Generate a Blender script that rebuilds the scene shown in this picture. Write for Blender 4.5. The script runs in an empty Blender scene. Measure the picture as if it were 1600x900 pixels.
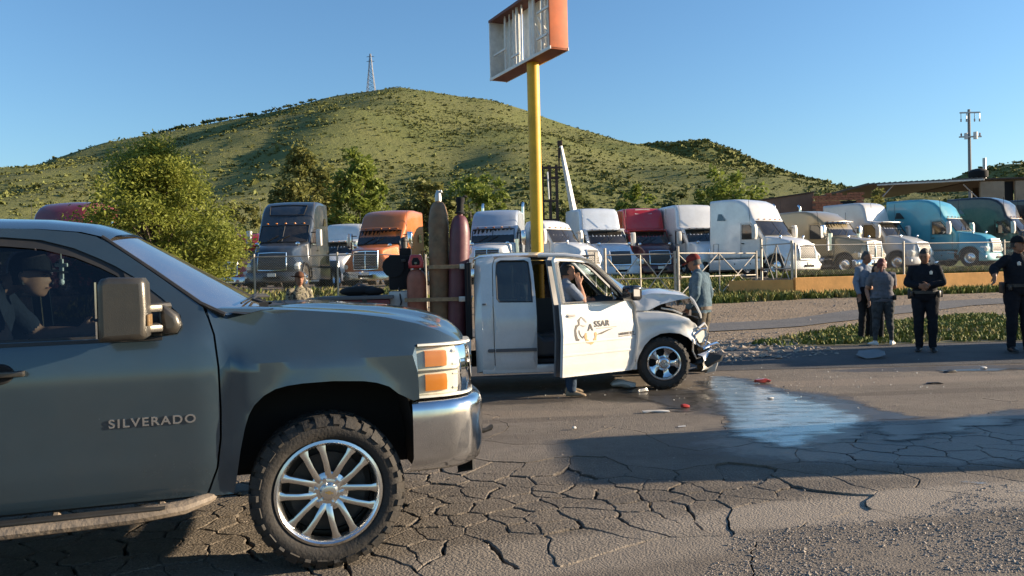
import bpy, bmesh, math, random
import numpy as np
from mathutils import Vector, Matrix, Euler
from mathutils import noise as mnoise
from mathutils.geometry import delaunay_2d_cdt
R = math.radians
rng = random.Random(7)
scene = bpy.context.scene
C = scene.collection

# ---------------------------------------------------------------- camera
CAM_H, CAM_PITCH, CAM_ROLL = 1.55, R(-0.82), R(1.4)
cd = bpy.data.cameras.new('camera')
cd.sensor_width = 36.0
cd.lens = 36.0 * 1250.0 / 1600.0
cd.clip_start = 0.05
cd.clip_end = 6000
cam = bpy.data.objects.new('camera', cd)
C.objects.link(cam)
cam.matrix_world = (Matrix.Translation((0, 0, CAM_H)) @ Matrix.Rotation(R(90) + CAM_PITCH, 4, 'X')
                    @ Matrix.Rotation(-CAM_ROLL, 4, 'Z'))
scene.camera = cam
# ---------------------------------------------------------------- sky, sun, exposure
SUN_EL, SUN_AZ = R(13.5), R(5.0)       # azimuth from +X, positive = away from the viewer
world = bpy.data.worlds.new('World')
scene.world = world
world.use_nodes = True
wn = world.node_tree
wn.nodes.clear()
wo = wn.nodes.new('ShaderNodeOutputWorld')
wb = wn.nodes.new('ShaderNodeBackground')
sk = wn.nodes.new('ShaderNodeTexSky')
sk.sky_type = 'NISHITA'
sk.sun_disc = False
sk.sun_elevation = SUN_EL
sk.sun_rotation = R(90) - SUN_AZ
sk.altitude = 400
sk.air_density = 1.3
sk.dust_density = 0.4
sk.ozone_density = 5.2
wb.inputs['Strength'].default_value = 0.088
wn.links.new(sk.outputs[0], wb.inputs[0])
wn.links.new(wb.outputs[0], wo.inputs[0])
sd = bpy.data.lights.new('sun', 'SUN')
sd.energy = 5.0
sd.angle = R(0.5)
sd.color = (1.0, 0.82, 0.60)
sun = bpy.data.objects.new('sun', sd)
C.objects.link(sun)
sdir = Vector((math.cos(SUN_EL) * math.cos(SUN_AZ), math.cos(SUN_EL) * math.sin(SUN_AZ), math.sin(SUN_EL)))
sun.rotation_euler = sdir.to_track_quat('Z', 'Y').to_euler()
sun.location = sdir * 60
scene.view_settings.view_transform = 'Standard'
scene.view_settings.look = 'None'
scene.view_settings.gamma = 1
scene.view_settings.use_curve_mapping = False
scene.view_settings.exposure = 1.3
try:
    scene.cycles.use_denoising = True
    scene.cycles.max_bounces = 8
    scene.cycles.transparent_max_bounces = 12
    scene.cycles.sample_clamp_indirect = 6.0
    scene.cycles.caustics_reflective = False
    scene.cycles.caustics_refractive = False
except Exception:
    pass

# ---------------------------------------------------------------- pixel <-> place (used to work out sizes)
_f = Vector((0, math.cos(CAM_PITCH), math.sin(CAM_PITCH)))
_u = Vector((1, 0, 0)).cross(_f)
_Rr = Vector((1, 0, 0)) * math.cos(CAM_ROLL) - _u * math.sin(CAM_ROLL)
_Ur = Vector((1, 0, 0)) * math.sin(CAM_ROLL) + _u * math.cos(CAM_ROLL)
def ray(px, py):
    d = _f * 1250.0 + _Rr * (px - 800) + _Ur * (450 - py)
    return d / d.y
def at(px, py, Y):
    return Vector((0, 0, CAM_H)) + ray(px, py) * Y
def smooth(a, b, x):
    t = min(1.0, max(0.0, (x - a) / (b - a)))
    return t * t * (3 - 2 * t)
def lerp(a, b, t): return a + (b - a) * t
def interp(pts, x):
    if x <= pts[0][0]: return pts[0][1]
    for (a, fa), (b, fb) in zip(pts, pts[1:]):
        if x <= b: return fa + (fb - fa) * (x - a) / (b - a)
    return pts[-1][1]
WALL_Y, WALL_X = 30.0, 10.6
def wall_y(X): return WALL_Y + .25 * min(24.0, max(0.0, X - WALL_X))
def ground_z(X, Y):
    """height of the land: level road, shoulder, then the raised truck yard"""
    z = 0.10 * smooth(11.5, 13.8, Y) + 0.10 * smooth(15, 22, Y) + 0.30 * smooth(20, 30.2, Y)
    if X > WALL_X:
        s = 1.0 if Y > wall_y(X) + 0.12 else 0.0
        ramp = smooth(29, 39, Y)
        k = smooth(WALL_X, WALL_X + 0.05, X)
        s = lerp(ramp, s, k)
    else:
        k = smooth(0, -5, X) if X < 0 else 0.0
        s = smooth(lerp(29, 25.5, k), lerp(39, 32.5, k), Y)
    z += s * 0.72
    z += 0.30 * smooth(14, 30, X) * smooth(32, 46, Y) * (1 - smooth(60, 90, Y))
    z += 0.03 * smooth(13, 16, Y) * mnoise.noise((X * .35, Y * .35, 3.1))
    return z

# ---------------------------------------------------------------- materials
M = {}
def mat(name, col, rough=0.6, metal=0.0, var=0.0, vscale=6.0, bump=0.0, bscale=40.0, coat=0.0, spec=None,
        dirt=0.0, dirtcol=(0.20, 0.15, 0.10), emis=None, trans=0.0, alpha=None, ior=None, detail=5, rvar=0.0):
    m = bpy.data.materials.new(name)
    m.use_nodes = True
    nt = m.node_tree
    b = nt.nodes['Principled BSDF']
    b.inputs['Base Color'].default_value = (*col, 1)
    b.inputs['Roughness'].default_value = rough
    b.inputs['Metallic'].default_value = metal
    if coat: b.inputs['Coat Weight'].default_value = coat; b.inputs['Coat Roughness'].default_value = 0.06
    if spec is not None: b.inputs['Specular IOR Level'].default_value = spec
    if trans: b.inputs['Transmission Weight'].default_value = trans
    if ior: b.inputs['IOR'].default_value = ior
    if alpha is not None: b.inputs['Alpha'].default_value = alpha
    L = nt.links.new
    tc = nt.nodes.new('ShaderNodeTexCoord')
    if var or dirt or rvar:
        nz = nt.nodes.new('ShaderNodeTexNoise')
        nz.inputs['Scale'].default_value = vscale
        nz.inputs['Detail'].default_value = detail
        nz.inputs['Roughness'].default_value = 0.65
        L(tc.outputs['Object'], nz.inputs['Vector'])
        cr = nt.nodes.new('ShaderNodeValToRGB')
        cr.color_ramp.elements[0].position = 0.3
        cr.color_ramp.elements[1].position = 0.7
        cr.color_ramp.elements[0].color = (*[c * (1 - var) for c in col], 1)
        cr.color_ramp.elements[1].color = (*[min(1, c * (1 + var)) for c in col], 1)
        L(nz.outputs['Fac'], cr.inputs['Fac'])
        out = cr.outputs['Color']
        if dirt:
            n2 = nt.nodes.new('ShaderNodeTexNoise')
            n2.inputs['Scale'].default_value = vscale * 0.7
            n2.inputs['Detail'].default_value = 8
            n2.inputs['Roughness'].default_value = 0.75
            L(tc.outputs['Object'], n2.inputs['Vector'])
            mr = nt.nodes.new('ShaderNodeMapRange')
            mr.inputs['From Min'].default_value = 0.42
            mr.inputs['From Max'].default_value = 0.72
            mr.inputs['To Max'].default_value = dirt
            L(n2.outputs['Fac'], mr.inputs['Value'])
            mx = nt.nodes.new('ShaderNodeMix'); mx.data_type = 'RGBA'
            L(mr.outputs['Result'], mx.inputs['Factor'])
            L(out, mx.inputs['A'])
            mx.inputs['B'].default_value = (*dirtcol, 1)
            out = mx.outputs['Result']
            ra = nt.nodes.new('ShaderNodeMath'); ra.operation = 'MULTIPLY_ADD'
            ra.inputs[1].default_value = 0.5; ra.inputs[2].default_value = rough
            L(mr.outputs['Result'], ra.inputs[0]); L(ra.outputs[0], b.inputs['Roughness'])
        L(out, b.inputs['Base Color'])
        if rvar and not dirt:
            ra = nt.nodes.new('ShaderNodeMath'); ra.operation = 'MULTIPLY_ADD'
            ra.inputs[1].default_value = rvar; ra.inputs[2].default_value = rough - rvar * 0.5
            L(nz.outputs['Fac'], ra.inputs[0]); L(ra.outputs[0], b.inputs['Roughness'])
    if bump:
        n3 = nt.nodes.new('ShaderNodeTexNoise')
        n3.inputs['Scale'].default_value = bscale
        n3.inputs['Detail'].default_value = 6
        L(tc.outputs['Object'], n3.inputs['Vector'])
        bp = nt.nodes.new('ShaderNodeBump')
        bp.inputs['Strength'].default_value = bump
        bp.inputs['Distance'].default_value = 0.02
        L(n3.outputs['Fac'], bp.inputs['Height'])
        L(bp.outputs['Normal'], b.inputs['Normal'])
    if emis: b.inputs['Emission Color'].default_value = (*emis, 1); b.inputs['Emission Strength'].default_value = 1
    M[name] = m
    return m
def glass_mat(name, tint, mixf, rough=0.03, dust=0.0):
    """window glass: clear tinted pane with mirror-like sheen (and a film of dust)"""
    m = bpy.data.materials.new(name); m.use_nodes = True
    nt = m.node_tree; nt.nodes.clear(); L = nt.links.new
    o = nt.nodes.new('ShaderNodeOutputMaterial')
    t = nt.nodes.new('ShaderNodeBsdfTransparent'); t.inputs[0].default_value = (*tint, 1)
    g = nt.nodes.new('ShaderNodeBsdfGlossy'); g.inputs['Roughness'].default_value = rough
    fr = nt.nodes.new('ShaderNodeFresnel'); fr.inputs[0].default_value = 1.5
    ma = nt.nodes.new('ShaderNodeMath'); ma.operation = 'ADD'; ma.use_clamp = True; ma.inputs[1].default_value = mixf
    L(fr.outputs[0], ma.inputs[0])
    mx = nt.nodes.new('ShaderNodeMixShader')
    L(ma.outputs[0], mx.inputs[0]); L(t.outputs[0], mx.inputs[1]); L(g.outputs[0], mx.inputs[2])
    out = mx.outputs[0]
    if dust:
        d = nt.nodes.new('ShaderNodeBsdfDiffuse'); d.inputs[0].default_value = (.42, .36, .28, 1)
        tc = nt.nodes.new('ShaderNodeTexCoord'); nz = nt.nodes.new('ShaderNodeTexNoise')
        nz.inputs['Scale'].default_value = 5; nz.inputs['Detail'].default_value = 8
        L(tc.outputs['Object'], nz.inputs['Vector'])
        mm = nt.nodes.new('ShaderNodeMath'); mm.operation = 'MULTIPLY'; mm.inputs[1].default_value = dust * 2
        L(nz.outputs['Fac'], mm.inputs[0])
        m2 = nt.nodes.new('ShaderNodeMixShader')
        L(mm.outputs[0], m2.inputs[0]); L(out, m2.inputs[1]); L(d.outputs[0], m2.inputs[2]); out = m2.outputs[0]
    L(out, o.inputs[0])
    M[name] = m
    return m

# ---------------------------------------------------------------- mesh building
class MB:
    """collects shapes; build() links them as ONE mesh object"""
    def __init__(s): s.v = []; s.f = []; s.m = []; s.mi = 0
    def add(s, vs, fs):
        o = len(s.v)
        s.v.extend([tuple(p) for p in vs])
        for f in fs: s.f.append(tuple(i + o for i in f)); s.m.append(s.mi)
        return s
    def box(s, c, d, rot=None, bev=0.0):
        x, y, z = d[0] / 2, d[1] / 2, d[2] / 2
        if bev <= 0:
            vs = [Vector((a * x, b * y, e * z)) for a in (-1, 1) for b in (-1, 1) for e in (-1, 1)]
            fs = [(0, 1, 3, 2), (4, 6, 7, 5), (0, 4, 5, 1), (2, 3, 7, 6), (0, 2, 6, 4), (1, 5, 7, 3)]
        else:
            bm = bmesh.new(); bmesh.ops.create_cube(bm, size=1)
            for v in bm.verts: v.co = Vector((v.co.x * d[0], v.co.y * d[1], v.co.z * d[2]))
            bmesh.ops.bevel(bm, geom=list(bm.edges), offset=min(bev, min(d) * .45), segments=2, affect='EDGES', profile=0.6)
            bm.verts.index_update()
            vs = [v.co.copy() for v in bm.verts]; fs = [[v.index for v in f.verts] for f in bm.faces]; bm.free()
        if rot is not None:
            q = rot if isinstance(rot, Matrix) else Euler(rot).to_matrix()
            vs = [q @ p for p in vs]
        c = Vector(c)
        return s.add([p + c for p in vs], fs)
    def loft(s, rings, closed=True, caps=True):
        n = len(rings[0]); vs = [p for r in rings for p in r]; fs = []
        for i in range(len(rings) - 1):
            for j in range(n if closed else n - 1):
                k = (j + 1) % n
                fs.append((i * n + j, i * n + k, (i + 1) * n + k, (i + 1) * n + j))
        if caps and closed:
            fs.append(tuple(reversed(range(n)))); fs.append(tuple(range((len(rings) - 1) * n, len(rings) * n)))
        return s.add(vs, fs)
    def tube(s, path, r, n=8, caps=True, ell=None):
        path = [Vector(p) for p in path]; rings = []; up = None
        rr = r if isinstance(r, (list, tuple)) else [r] * len(path)
        for i, p in enumerate(path):
            t = (path[min(i + 1, len(path) - 1)] - path[max(i - 1, 0)])
            t = t.normalized() if t.length > 1e-9 else Vector((0, 0, 1))
            if up is None: up = Vector((0, 0, 1)) if abs(t.z) < .9 else Vector((1, 0, 0))
            a = t.cross(up)
            if a.length < 1e-6: a = t.cross(Vector((0, 1, 0)))
            a.normalize(); b = a.cross(t).normalized(); up = b
            e = ell or (1, 1)
            rings.append([p + (a * math.cos(2 * math.pi * k / n) * e[0] + b * math.sin(2 * math.pi * k / n) * e[1]) * rr[i] for k in range(n)])
        return s.loft(rings, True, caps)
    def cyl(s, p0, p1, r0, r1=None, n=16, caps=True):
        return s.tube([p0, p1], [r0, r0 if r1 is None else r1], n, caps)
    def lathe(s, prof, n=24, axis='Z', o=(0, 0, 0), closed=False):
        """prof = (radius, height) pairs about an axis"""
        o = Vector(o); rings = []
        for r, h in prof:
            ring = []
            for k in range(n):
                a = 2 * math.pi * k / n; c, q = r * math.cos(a), r * math.sin(a)
                ring.append(o + (Vector((c, q, h)) if axis == 'Z' else Vector((c, h, q)) if axis == 'Y' else Vector((h, c, q))))
            rings.append(ring)
        if closed: rings.append(rings[0])
        return s.loft(rings, True, False)
    def ball(s, c, r, n=10, m=7):
        c = Vector(c); rr = r if isinstance(r, (tuple, list)) else (r, r, r); rings = []
        for i in range(m + 1):
            t = math.pi * i / m; q = max(math.sin(t), 1e-3)
            rings.append([c + Vector((rr[0] * q * math.cos(2 * math.pi * k / n), rr[1] * q * math.sin(2 * math.pi * k / n), -rr[2] * math.cos(t))) for k in range(n)])
        return s.loft(rings, True, True)
    def slab(s, prof, y0, y1, r=0.03, seg=3, deform=None, sub=0, axis='y', rows=0):
        """closed (x,z) outline carried from y0 to y1 with rounded rims"""
        P = [Vector((p[0], p[1])) for p in prof]
        if sub:
            Q = []
            for i, p in enumerate(P):
                q = P[(i + 1) % len(P)]; k = max(1, int((q - p).length / sub))
                Q += [p.lerp(q, j / k) for j in range(k)]
            P = Q
        n = len(P)
        area = sum(P[i].x * P[(i + 1) % n].y - P[(i + 1) % n].x * P[i].y for i in range(n))
        sg = 1 if area > 0 else -1
        N = []
        for i in range(n):
            a = (P[i] - P[i - 1]); b = (P[(i + 1) % n] - P[i])
            a = a.normalized() if a.length > 1e-9 else Vector((1, 0)); b = b.normalized() if b.length > 1e-9 else a
            na = Vector((-a.y, a.x)) * sg; nb = Vector((-b.y, b.x)) * sg
            m = na + nb; m = m.normalized() if m.length > 1e-6 else na
            N.append(m / max(0.5, m.dot(na)))
        rows_ = []
        for i in range(seg + 1):
            a = math.pi / 2 * i / seg; rows_.append((y0 + r * (1 - math.cos(a)), r * (1 - math.sin(a))))
        mid = []
        for j in range(1, rows + 1): mid.append((lerp(y0 + r, y1 - r, j / (rows + 1)), 0))
        top = [(y0 + y1 - y, o) for (y, o) in reversed(rows_)]
        allr = rows_ + mid + top
        rings = []
        for (y, o) in allr:
            rings.append([Vector((P[i].x + N[i].x * o, y, P[i].y + N[i].y * o)) for i in range(n)])
        st = len(s.v)
        s.loft(rings, True, False)
        # caps by constrained triangulation
        for ring, flip in ((rings[0], False), (rings[-1], True)):
            vs2 = [Vector((p.x, p.z)) for p in ring]
            y = ring[0].y
            vs, es, fs, *_ = delaunay_2d_cdt(vs2, [(i, (i + 1) % n) for i in range(n)], [list(range(n))] if sg > 0 else [list(reversed(range(n)))], 1, 1e-6)
            s.add([Vector((p.x, y, p.y)) for p in vs], [tuple(f) if not flip else tuple(reversed(f)) for f in fs])
        if deform:
            for i in range(st, len(s.v)): s.v[i] = tuple(deform(Vector(s.v[i])))
        return s
    def panel(s, outline, yfn, step=0.06, flange=0.03, holes=()):
        """skin over an (x,z) outline; yfn gives the surface; rim is turned inwards"""
        n = len(outline); vs2 = [Vector(p) for p in outline]; ed = [(i, (i + 1) % n) for i in range(n)]
        faces_in = [list(range(n))]
        area = sum(vs2[i].x * vs2[(i + 1) % n].y - vs2[(i + 1) % n].x * vs2[i].y for i in range(n))
        if area < 0: vs2.reverse()
        for h in holes:
            o = len(vs2); vs2 += [Vector(p) for p in h]; ed += [(o + i, o + (i + 1) % len(h)) for i in range(len(h))]
        def inside(p, poly):
            c = False; j = len(poly) - 1
            for i in range(len(poly)):
                a, b = poly[i], poly[j]
                if (a[1] > p[1]) != (b[1] > p[1]) and p[0] < (b[0] - a[0]) * (p[1] - a[1]) / (b[1] - a[1]) + a[0]: c = not c
                j = i
            return c
        def near(p, poly, d):
            for i in range(len(poly)):
                a = Vector(poly[i]); b = Vector(poly[(i + 1) % len(poly)]); ab = b - a
                t = max(0, min(1, (Vector(p) - a).dot(ab) / max(ab.length_squared, 1e-12)))
                if (Vector(p) - a - ab * t).length < d: return True
            return False
        out = [tuple(p) for p in vs2[:n]]
        xs = [p[0] for p in out]; zs = [p[1] for p in out]
        x = min(xs) + step / 2
        while x < max(xs):
            z = min(zs) + step / 2
            while z < max(zs):
                p = (x, z)
                if inside(p, out) and not any(inside(p, h) for h in holes) and not near(p, out, step * .4) and not any(near(p, h, step * .4) for h in holes):
                    vs2.append(Vector(p))
                z += step
            x += step
        vs, es, fs, *_ = delaunay_2d_cdt(vs2, ed, faces_in, 1, 1e-6)
        keep = []
        for f in fs:
            c = sum((vs[i] for i in f), Vector((0, 0))) / len(f)
            if inside(c, out) and not any(inside(c, h) for h in holes): keep.append(tuple(f))
        P3 = [Vector((p.x, yfn(p.x, p.y), p.y)) for p in vs]
        s.add(P3, keep)
        if flange:
            for loop in [out] + [list(h) for h in holes]:
                m = len(loop)
                a = [Vector((p[0], yfn(*p), p[1])) for p in loop]
                sg = -1 if a[0].y > 0 else 1
                b = [p + Vector((0, sg * flange, 0)) for p in a]
                s.add(a + b, [(i, (i + 1) % m, m + (i + 1) % m, m + i) for i in range(m)])
        return s
    def mirror_y(s):
        o = len(s.v); nf = len(s.f)
        s.v += [(x, -y, z) for x, y, z in s.v]
        for i in range(nf): s.f.append(tuple(reversed([k + o for k in s.f[i]]))); s.m.append(s.m[i])
        return s
    def xf(s, mtx):
        s.v = [tuple(mtx @ Vector(p)) for p in s.v]; return s
    def build(s, name, mats, parent=None, sharp=35, recalc=True, merge=0.0):
        me = bpy.data.meshes.new(name)
        me.from_pydata(s.v, [], s.f)
        mats = mats if isinstance(mats, (list, tuple)) else [mats]
        for m in mats: me.materials.append(M[m] if isinstance(m, str) else m)
        if len(mats) > 1: me.polygons.foreach_set('material_index', s.m)
        if recalc or merge:
            bm = bmesh.new(); bm.from_mesh(me)
            if merge: bmesh.ops.remove_doubles(bm, verts=bm.verts, dist=merge)
            bmesh.ops.recalc_face_normals(bm, faces=bm.faces); bm.to_mesh(me); bm.free()
        if sharp:
            me.polygons.foreach_set('use_smooth', [True] * len(me.polygons))
            me.set_sharp_from_angle(angle=R(sharp))
        me.update()
        return link(name, me, parent)
def link(name, data, parent=None):
    o = bpy.data.objects.new(name, data); C.objects.link(o)
    if parent is not None: o.parent = parent
    return o
def thing(name, label, cat, loc=(0, 0, 0), rz=0.0, group=None):
    o = bpy.data.objects.new(name, None); o.empty_display_size = 0.2
    C.objects.link(o); o.location = loc; o.rotation_euler = (0, 0, rz)
    return tag(o, label, cat, group)
def tag(o, label, cat, group=None):
    o['label'] = label; o['category'] = cat
    if group: o['group'] = group
    return o
def structure(o): o['kind'] = 'structure'; return o
def stuff(o, label=None, cat=None):
    o['kind'] = 'stuff'
    if label: o['label'] = label
    if cat: o['category'] = cat
    return o
def copy_tree(o, parent=None):
    c = o.copy(); C.objects.link(c); c.parent = parent
    for ch in o.children: copy_tree(ch, c)
    return c
def text_part(name, txt, size, depth, m, parent, mtx, shear=0.0, sx=1.0, align='LEFT', sp=1.0):
    cu = bpy.data.curves.new(name, 'FONT'); cu.body = txt; cu.size = size; cu.extrude = depth; cu.shear = shear; cu.offset = size * .018
    cu.align_x = align; cu.space_character = sp
    t = bpy.data.objects.new(name, cu); C.objects.link(t)
    bpy.context.view_layer.update()
    me = bpy.data.meshes.new_from_object(t.evaluated_get(bpy.context.evaluated_depsgraph_get()))
    bpy.data.objects.remove(t); bpy.data.curves.remove(cu)
    me.transform(Matrix.Diagonal((sx, 1, 1, 1))); me.transform(mtx)
    me.materials.clear(); me.materials.append(M[m]); me.name = name
    return link(name, me, parent)
def arc(cx, cz, r, a0, a1, n, rz=None):
    rz = rz or r
    return [(cx + r * math.cos(R(lerp(a0, a1, i / n))), cz + rz * math.sin(R(lerp(a0, a1, i / n)))) for i in range(n + 1)]

# shared materials
mat('rubber', (.022, .020, .018), .75, var=.35, vscale=9, bump=.25, bscale=60, dirt=.35, dirtcol=(.10, .078, .055))
mat('black_plastic', (.018, .018, .018), .5, bump=.05, bscale=300, dirt=.25, vscale=6, dirtcol=(.07, .055, .04))
mat('matte_black', (.008, .008, .009), .9)
mat('interior', (.02, .021, .023), .8)
mat('chrome', (.78, .78, .78), .10, 1.0, var=.06, vscale=3, dirt=.18, dirtcol=(.30, .25, .19))
mat('alloy', (.80, .79, .76), .20, 1.0, dirt=.10, vscale=5, dirtcol=(.2, .16, .11))
mat('dark_steel', (.05, .048, .045), .55, .6, var=.3, bump=.1)
mat('galvanised', (.46, .45, .42), .5, .7, var=.2, vscale=12)
mat('amber', (.75, .25, .03), .2, coat=.6)
mat('red_lens', (.45, .02, .015), .2, coat=.6)
mat('lens_white', (.82, .80, .70), .25, coat=.5, var=.1, vscale=20)
glass_mat('cab_glass', (.50, .57, .62), .02)
glass_mat('tint_glass', (.03, .035, .045), .02)
glass_mat('windshield_glass', (.30, .40, .42), .06, .05, .06)
glass_mat('truck_glass', (.10, .13, .14), .06, .05, .06)
glass_mat('clear_lens', (.92, .92, .88), .03)
# ================================================================ SETTING
def N(nt, t, **k):
    n = nt.nodes.new(t)
    for a, b in k.items():
        if a in n.inputs: n.inputs[a].default_value = b
        else: setattr(n, a, b)
    return n
def mixc(nt, f, a, b):
    m = nt.nodes.new('ShaderNodeMix'); m.data_type = 'RGBA'
    for s, v in (('Factor', f), ('A', a), ('B', b)):
        if isinstance(v, (int, float)): m.inputs[s].default_value = v
        elif isinstance(v, tuple): m.inputs[s].default_value = (*v, 1)
        else: nt.links.new(v, m.inputs[s])
    return m.outputs['Result']
def rng_node(nt, src, a, b, c=0.0, d=1.0):
    m = nt.nodes.new('ShaderNodeMapRange')
    for i, v in zip(('From Min', 'From Max', 'To Min', 'To Max'), (a, b, c, d)): m.inputs[i].default_value = v
    nt.links.new(src, m.inputs['Value']); return m.outputs['Result']
def asphalt(name, c1, c2, speck, damp=(), pale=(), rough=.88, bumpd=.012, fine=70.0, stains=()):
    m = bpy.data.materials.new(name); m.use_nodes = True; nt = m.node_tree; L = nt.links.new
    b = nt.nodes['Principled BSDF']; b.inputs['Specular IOR Level'].default_value = .25
    tc = nt.nodes.new('ShaderNodeTexCoord'); P = tc.outputs['Object']
    big = N(nt, 'ShaderNodeTexNoise', Scale=.55, Detail=7.0, Roughness=.62); L(P, big.inputs['Vector'])
    fin = N(nt, 'ShaderNodeTexNoise', Scale=fine, Detail=4.0, Roughness=.7); L(P, fin.inputs['Vector'])
    vor = N(nt, 'ShaderNodeTexVoronoi', Scale=fine * 1.1); L(P, vor.inputs['Vector'])
    mid = N(nt, 'ShaderNodeTexNoise', Scale=6.0, Detail=8.0, Roughness=.7); L(P, mid.inputs['Vector'])
    col = mixc(nt, rng_node(nt, big.outputs['Fac'], .35, .65), c1, c2)
    col = mixc(nt, rng_node(nt, mid.outputs['Fac'], .45, .75, 0, .45), col, tuple(c * .55 for c in c1))
    sp = rng_node(nt, fin.outputs['Fac'], .56, .72, 0, .75)
    col = mixc(nt, sp, col, speck)
    dk = rng_node(nt, fin.outputs['Fac'], .44, .30, 0, .6)
    col = mixc(nt, dk, col, tuple(c * .35 for c in c1))
    # wheel-worn streaks along the road
    mp = N(nt, 'ShaderNodeMapping'); mp.inputs['Scale'].default_value = (.12, 1.6, 1); L(P, mp.inputs['Vector'])
    st = N(nt, 'ShaderNodeTexNoise', Scale=1.0, Detail=5.0, Roughness=.6); L(mp.outputs[0], st.inputs['Vector'])
    col = mixc(nt, rng_node(nt, st.outputs['Fac'], .5, .7, 0, .4), col, tuple(c * .6 for c in c1))
    rg = None
    for (x, y, sx, sy, k) in damp:
        mp = N(nt, 'ShaderNodeMapping'); mp.vector_type = 'TEXTURE'
        mp.inputs['Location'].default_value = (x, y, 0); mp.inputs['Scale'].default_value = (sx, sy, 10)
        L(P, mp.inputs['Vector'])
        gr = N(nt, 'ShaderNodeTexGradient', gradient_type='SPHERICAL'); L(mp.outputs[0], gr.inputs[0])
        a = N(nt, 'ShaderNodeMath', operation='MULTIPLY_ADD'); L(mid.outputs['Fac'], a.inputs[0]); a.inputs[1].default_value = .9
        ad = N(nt, 'ShaderNodeMath', operation='MULTIPLY_ADD'); L(gr.outputs['Fac'], ad.inputs[0]); ad.inputs[1].default_value = 2.2
        ad.inputs[2].default_value = -.95
        L(ad.outputs[0], a.inputs[2])
        v = rng_node(nt, a.outputs[0], .1, .5, 0, k)
        if rg is None: rg = v
        else:
            mxn = N(nt, 'ShaderNodeMath', operation='MAXIMUM'); L(rg, mxn.inputs[0]); L(v, mxn.inputs[1]); rg = mxn.outputs[0]
    for (x, y, sx, sy, ang, k, pc) in pale:          # worn smooth patches of another colour
        mp = N(nt, 'ShaderNodeMapping'); mp.vector_type = 'TEXTURE'
        mp.inputs['Location'].default_value = (x, y, 0); mp.inputs['Rotation'].default_value = (0, 0, R(ang)); mp.inputs['Scale'].default_value = (sx, sy, 10)
        L(P, mp.inputs['Vector'])
        gr = N(nt, 'ShaderNodeTexGradient', gradient_type='SPHERICAL'); L(mp.outputs[0], gr.inputs[0])
        a = N(nt, 'ShaderNodeMath', operation='MULTIPLY_ADD'); L(mid.outputs['Fac'], a.inputs[0]); a.inputs[1].default_value = .8
        ad = N(nt, 'ShaderNodeMath', operation='MULTIPLY_ADD'); L(gr.outputs['Fac'], ad.inputs[0]); ad.inputs[1].default_value = 1.6; ad.inputs[2].default_value = -.62
        L(ad.outputs[0], a.inputs[2])
        v = rng_node(nt, a.outputs[0], .1, .45, 0, k)
        col = mixc(nt, v, col, pc)
    hs = N(nt, 'ShaderNodeMath', operation='MULTIPLY_ADD'); L(vor.outputs['Distance'], hs.inputs[0]); hs.inputs[1].default_value = -.6
    L(fin.outputs['Fac'], hs.inputs[2])
    h2 = N(nt, 'ShaderNodeMath', operation='MULTIPLY_ADD'); L(mid.outputs['Fac'], h2.inputs[0]); h2.inputs[1].default_value = 1.6
    L(hs.outputs[0], h2.inputs[2])
    bp = N(nt, 'ShaderNodeBump'); bp.inputs['Distance'].default_value = bumpd; bp.inputs['Strength'].default_value = .9
    L(h2.outputs[0], bp.inputs['Height']); L(bp.outputs[0], b.inputs['Normal'])
    if rg is not None:
        col = mixc(nt, rg, col, tuple(c * .22 for c in c1))
        r = N(nt, 'ShaderNodeMath', operation='MULTIPLY_ADD'); L(rg, r.inputs[0]); r.inputs[1].default_value = -(rough - .28); r.inputs[2].default_value = rough
        L(r.outputs[0], b.inputs['Roughness'])
        s2 = N(nt, 'ShaderNodeMath', operation='MULTIPLY_ADD'); L(rg, s2.inputs[0]); s2.inputs[1].default_value = .3; s2.inputs[2].default_value = .25
        L(s2.outputs[0], b.inputs['Specular IOR Level'])
        s3 = N(nt, 'ShaderNodeMath', operation='MULTIPLY_ADD'); L(rg, s3.inputs[0]); s3.inputs[1].default_value = -.6; s3.inputs[2].default_value = .9
        L(s3.outputs[0], bp.inputs['Strength'])
    else: b.inputs['Roughness'].default_value = rough
    L(col, b.inputs['Base Color'])
    M[name] = m
    return m
DAMP = [(3.6, 7.2, 3.2, 1.6, .9), (1.6, 10.2, 1.3, 1.0, .95), (2.9, 9.4, 1.7, 1.6, .95), (6.5, 7.4, 3.0, 1.3, .8), (-0.1, 10.0, 1.5, .5, .6), (6.4, 12.0, 2.6, .35, .6)]
PALE = [(2.5, 5.22, 2.6, .42, 12, .8, (.30, .255, .205)), (.3, 4.45, 1.6, .42, 10, .6, (.27, .23, .185)), (1.6, 5.62, 2.2, .22, 8, .6, (.10, .085, .07)), (-.2, 9.0, 1.8, .35, -4, .5, (.24, .19, .14)), (5.0, 10.9, 3.0, .5, 3, .5, (.25, .20, .155)), (5.5, 9.9, 3.0, .25, 5, .5, (.09, .075, .06)), (.2, 8.6, 1.2, .2, 6, .5, (.10, .08, .065))]
asphalt('road_asphalt', (.150, .125, .100), (.215, .182, .146), (.36, .31, .25), DAMP, PALE)
asphalt('road_piece', (.135, .112, .088), (.200, .168, .134), (.38, .33, .26), DAMP, PALE[:3], bumpd=.016, fine=55)
asphalt('shoulder_asphalt', (.075, .072, .070), (.105, .10, .095), (.16, .15, .14), fine=120, bumpd=.006)
asphalt('service_asphalt', (.13, .125, .12), (.16, .15, .14), (.22, .21, .19), fine=60, bumpd=.006)
asphalt('dirt', (.30, .225, .155), (.225, .17, .115), (.42, .34, .25), rough=.95, fine=14, bumpd=.04)
asphalt('crack_soil', (.075, .060, .045), (.10, .08, .06), (.12, .10, .075), rough=.95, fine=30)

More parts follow.
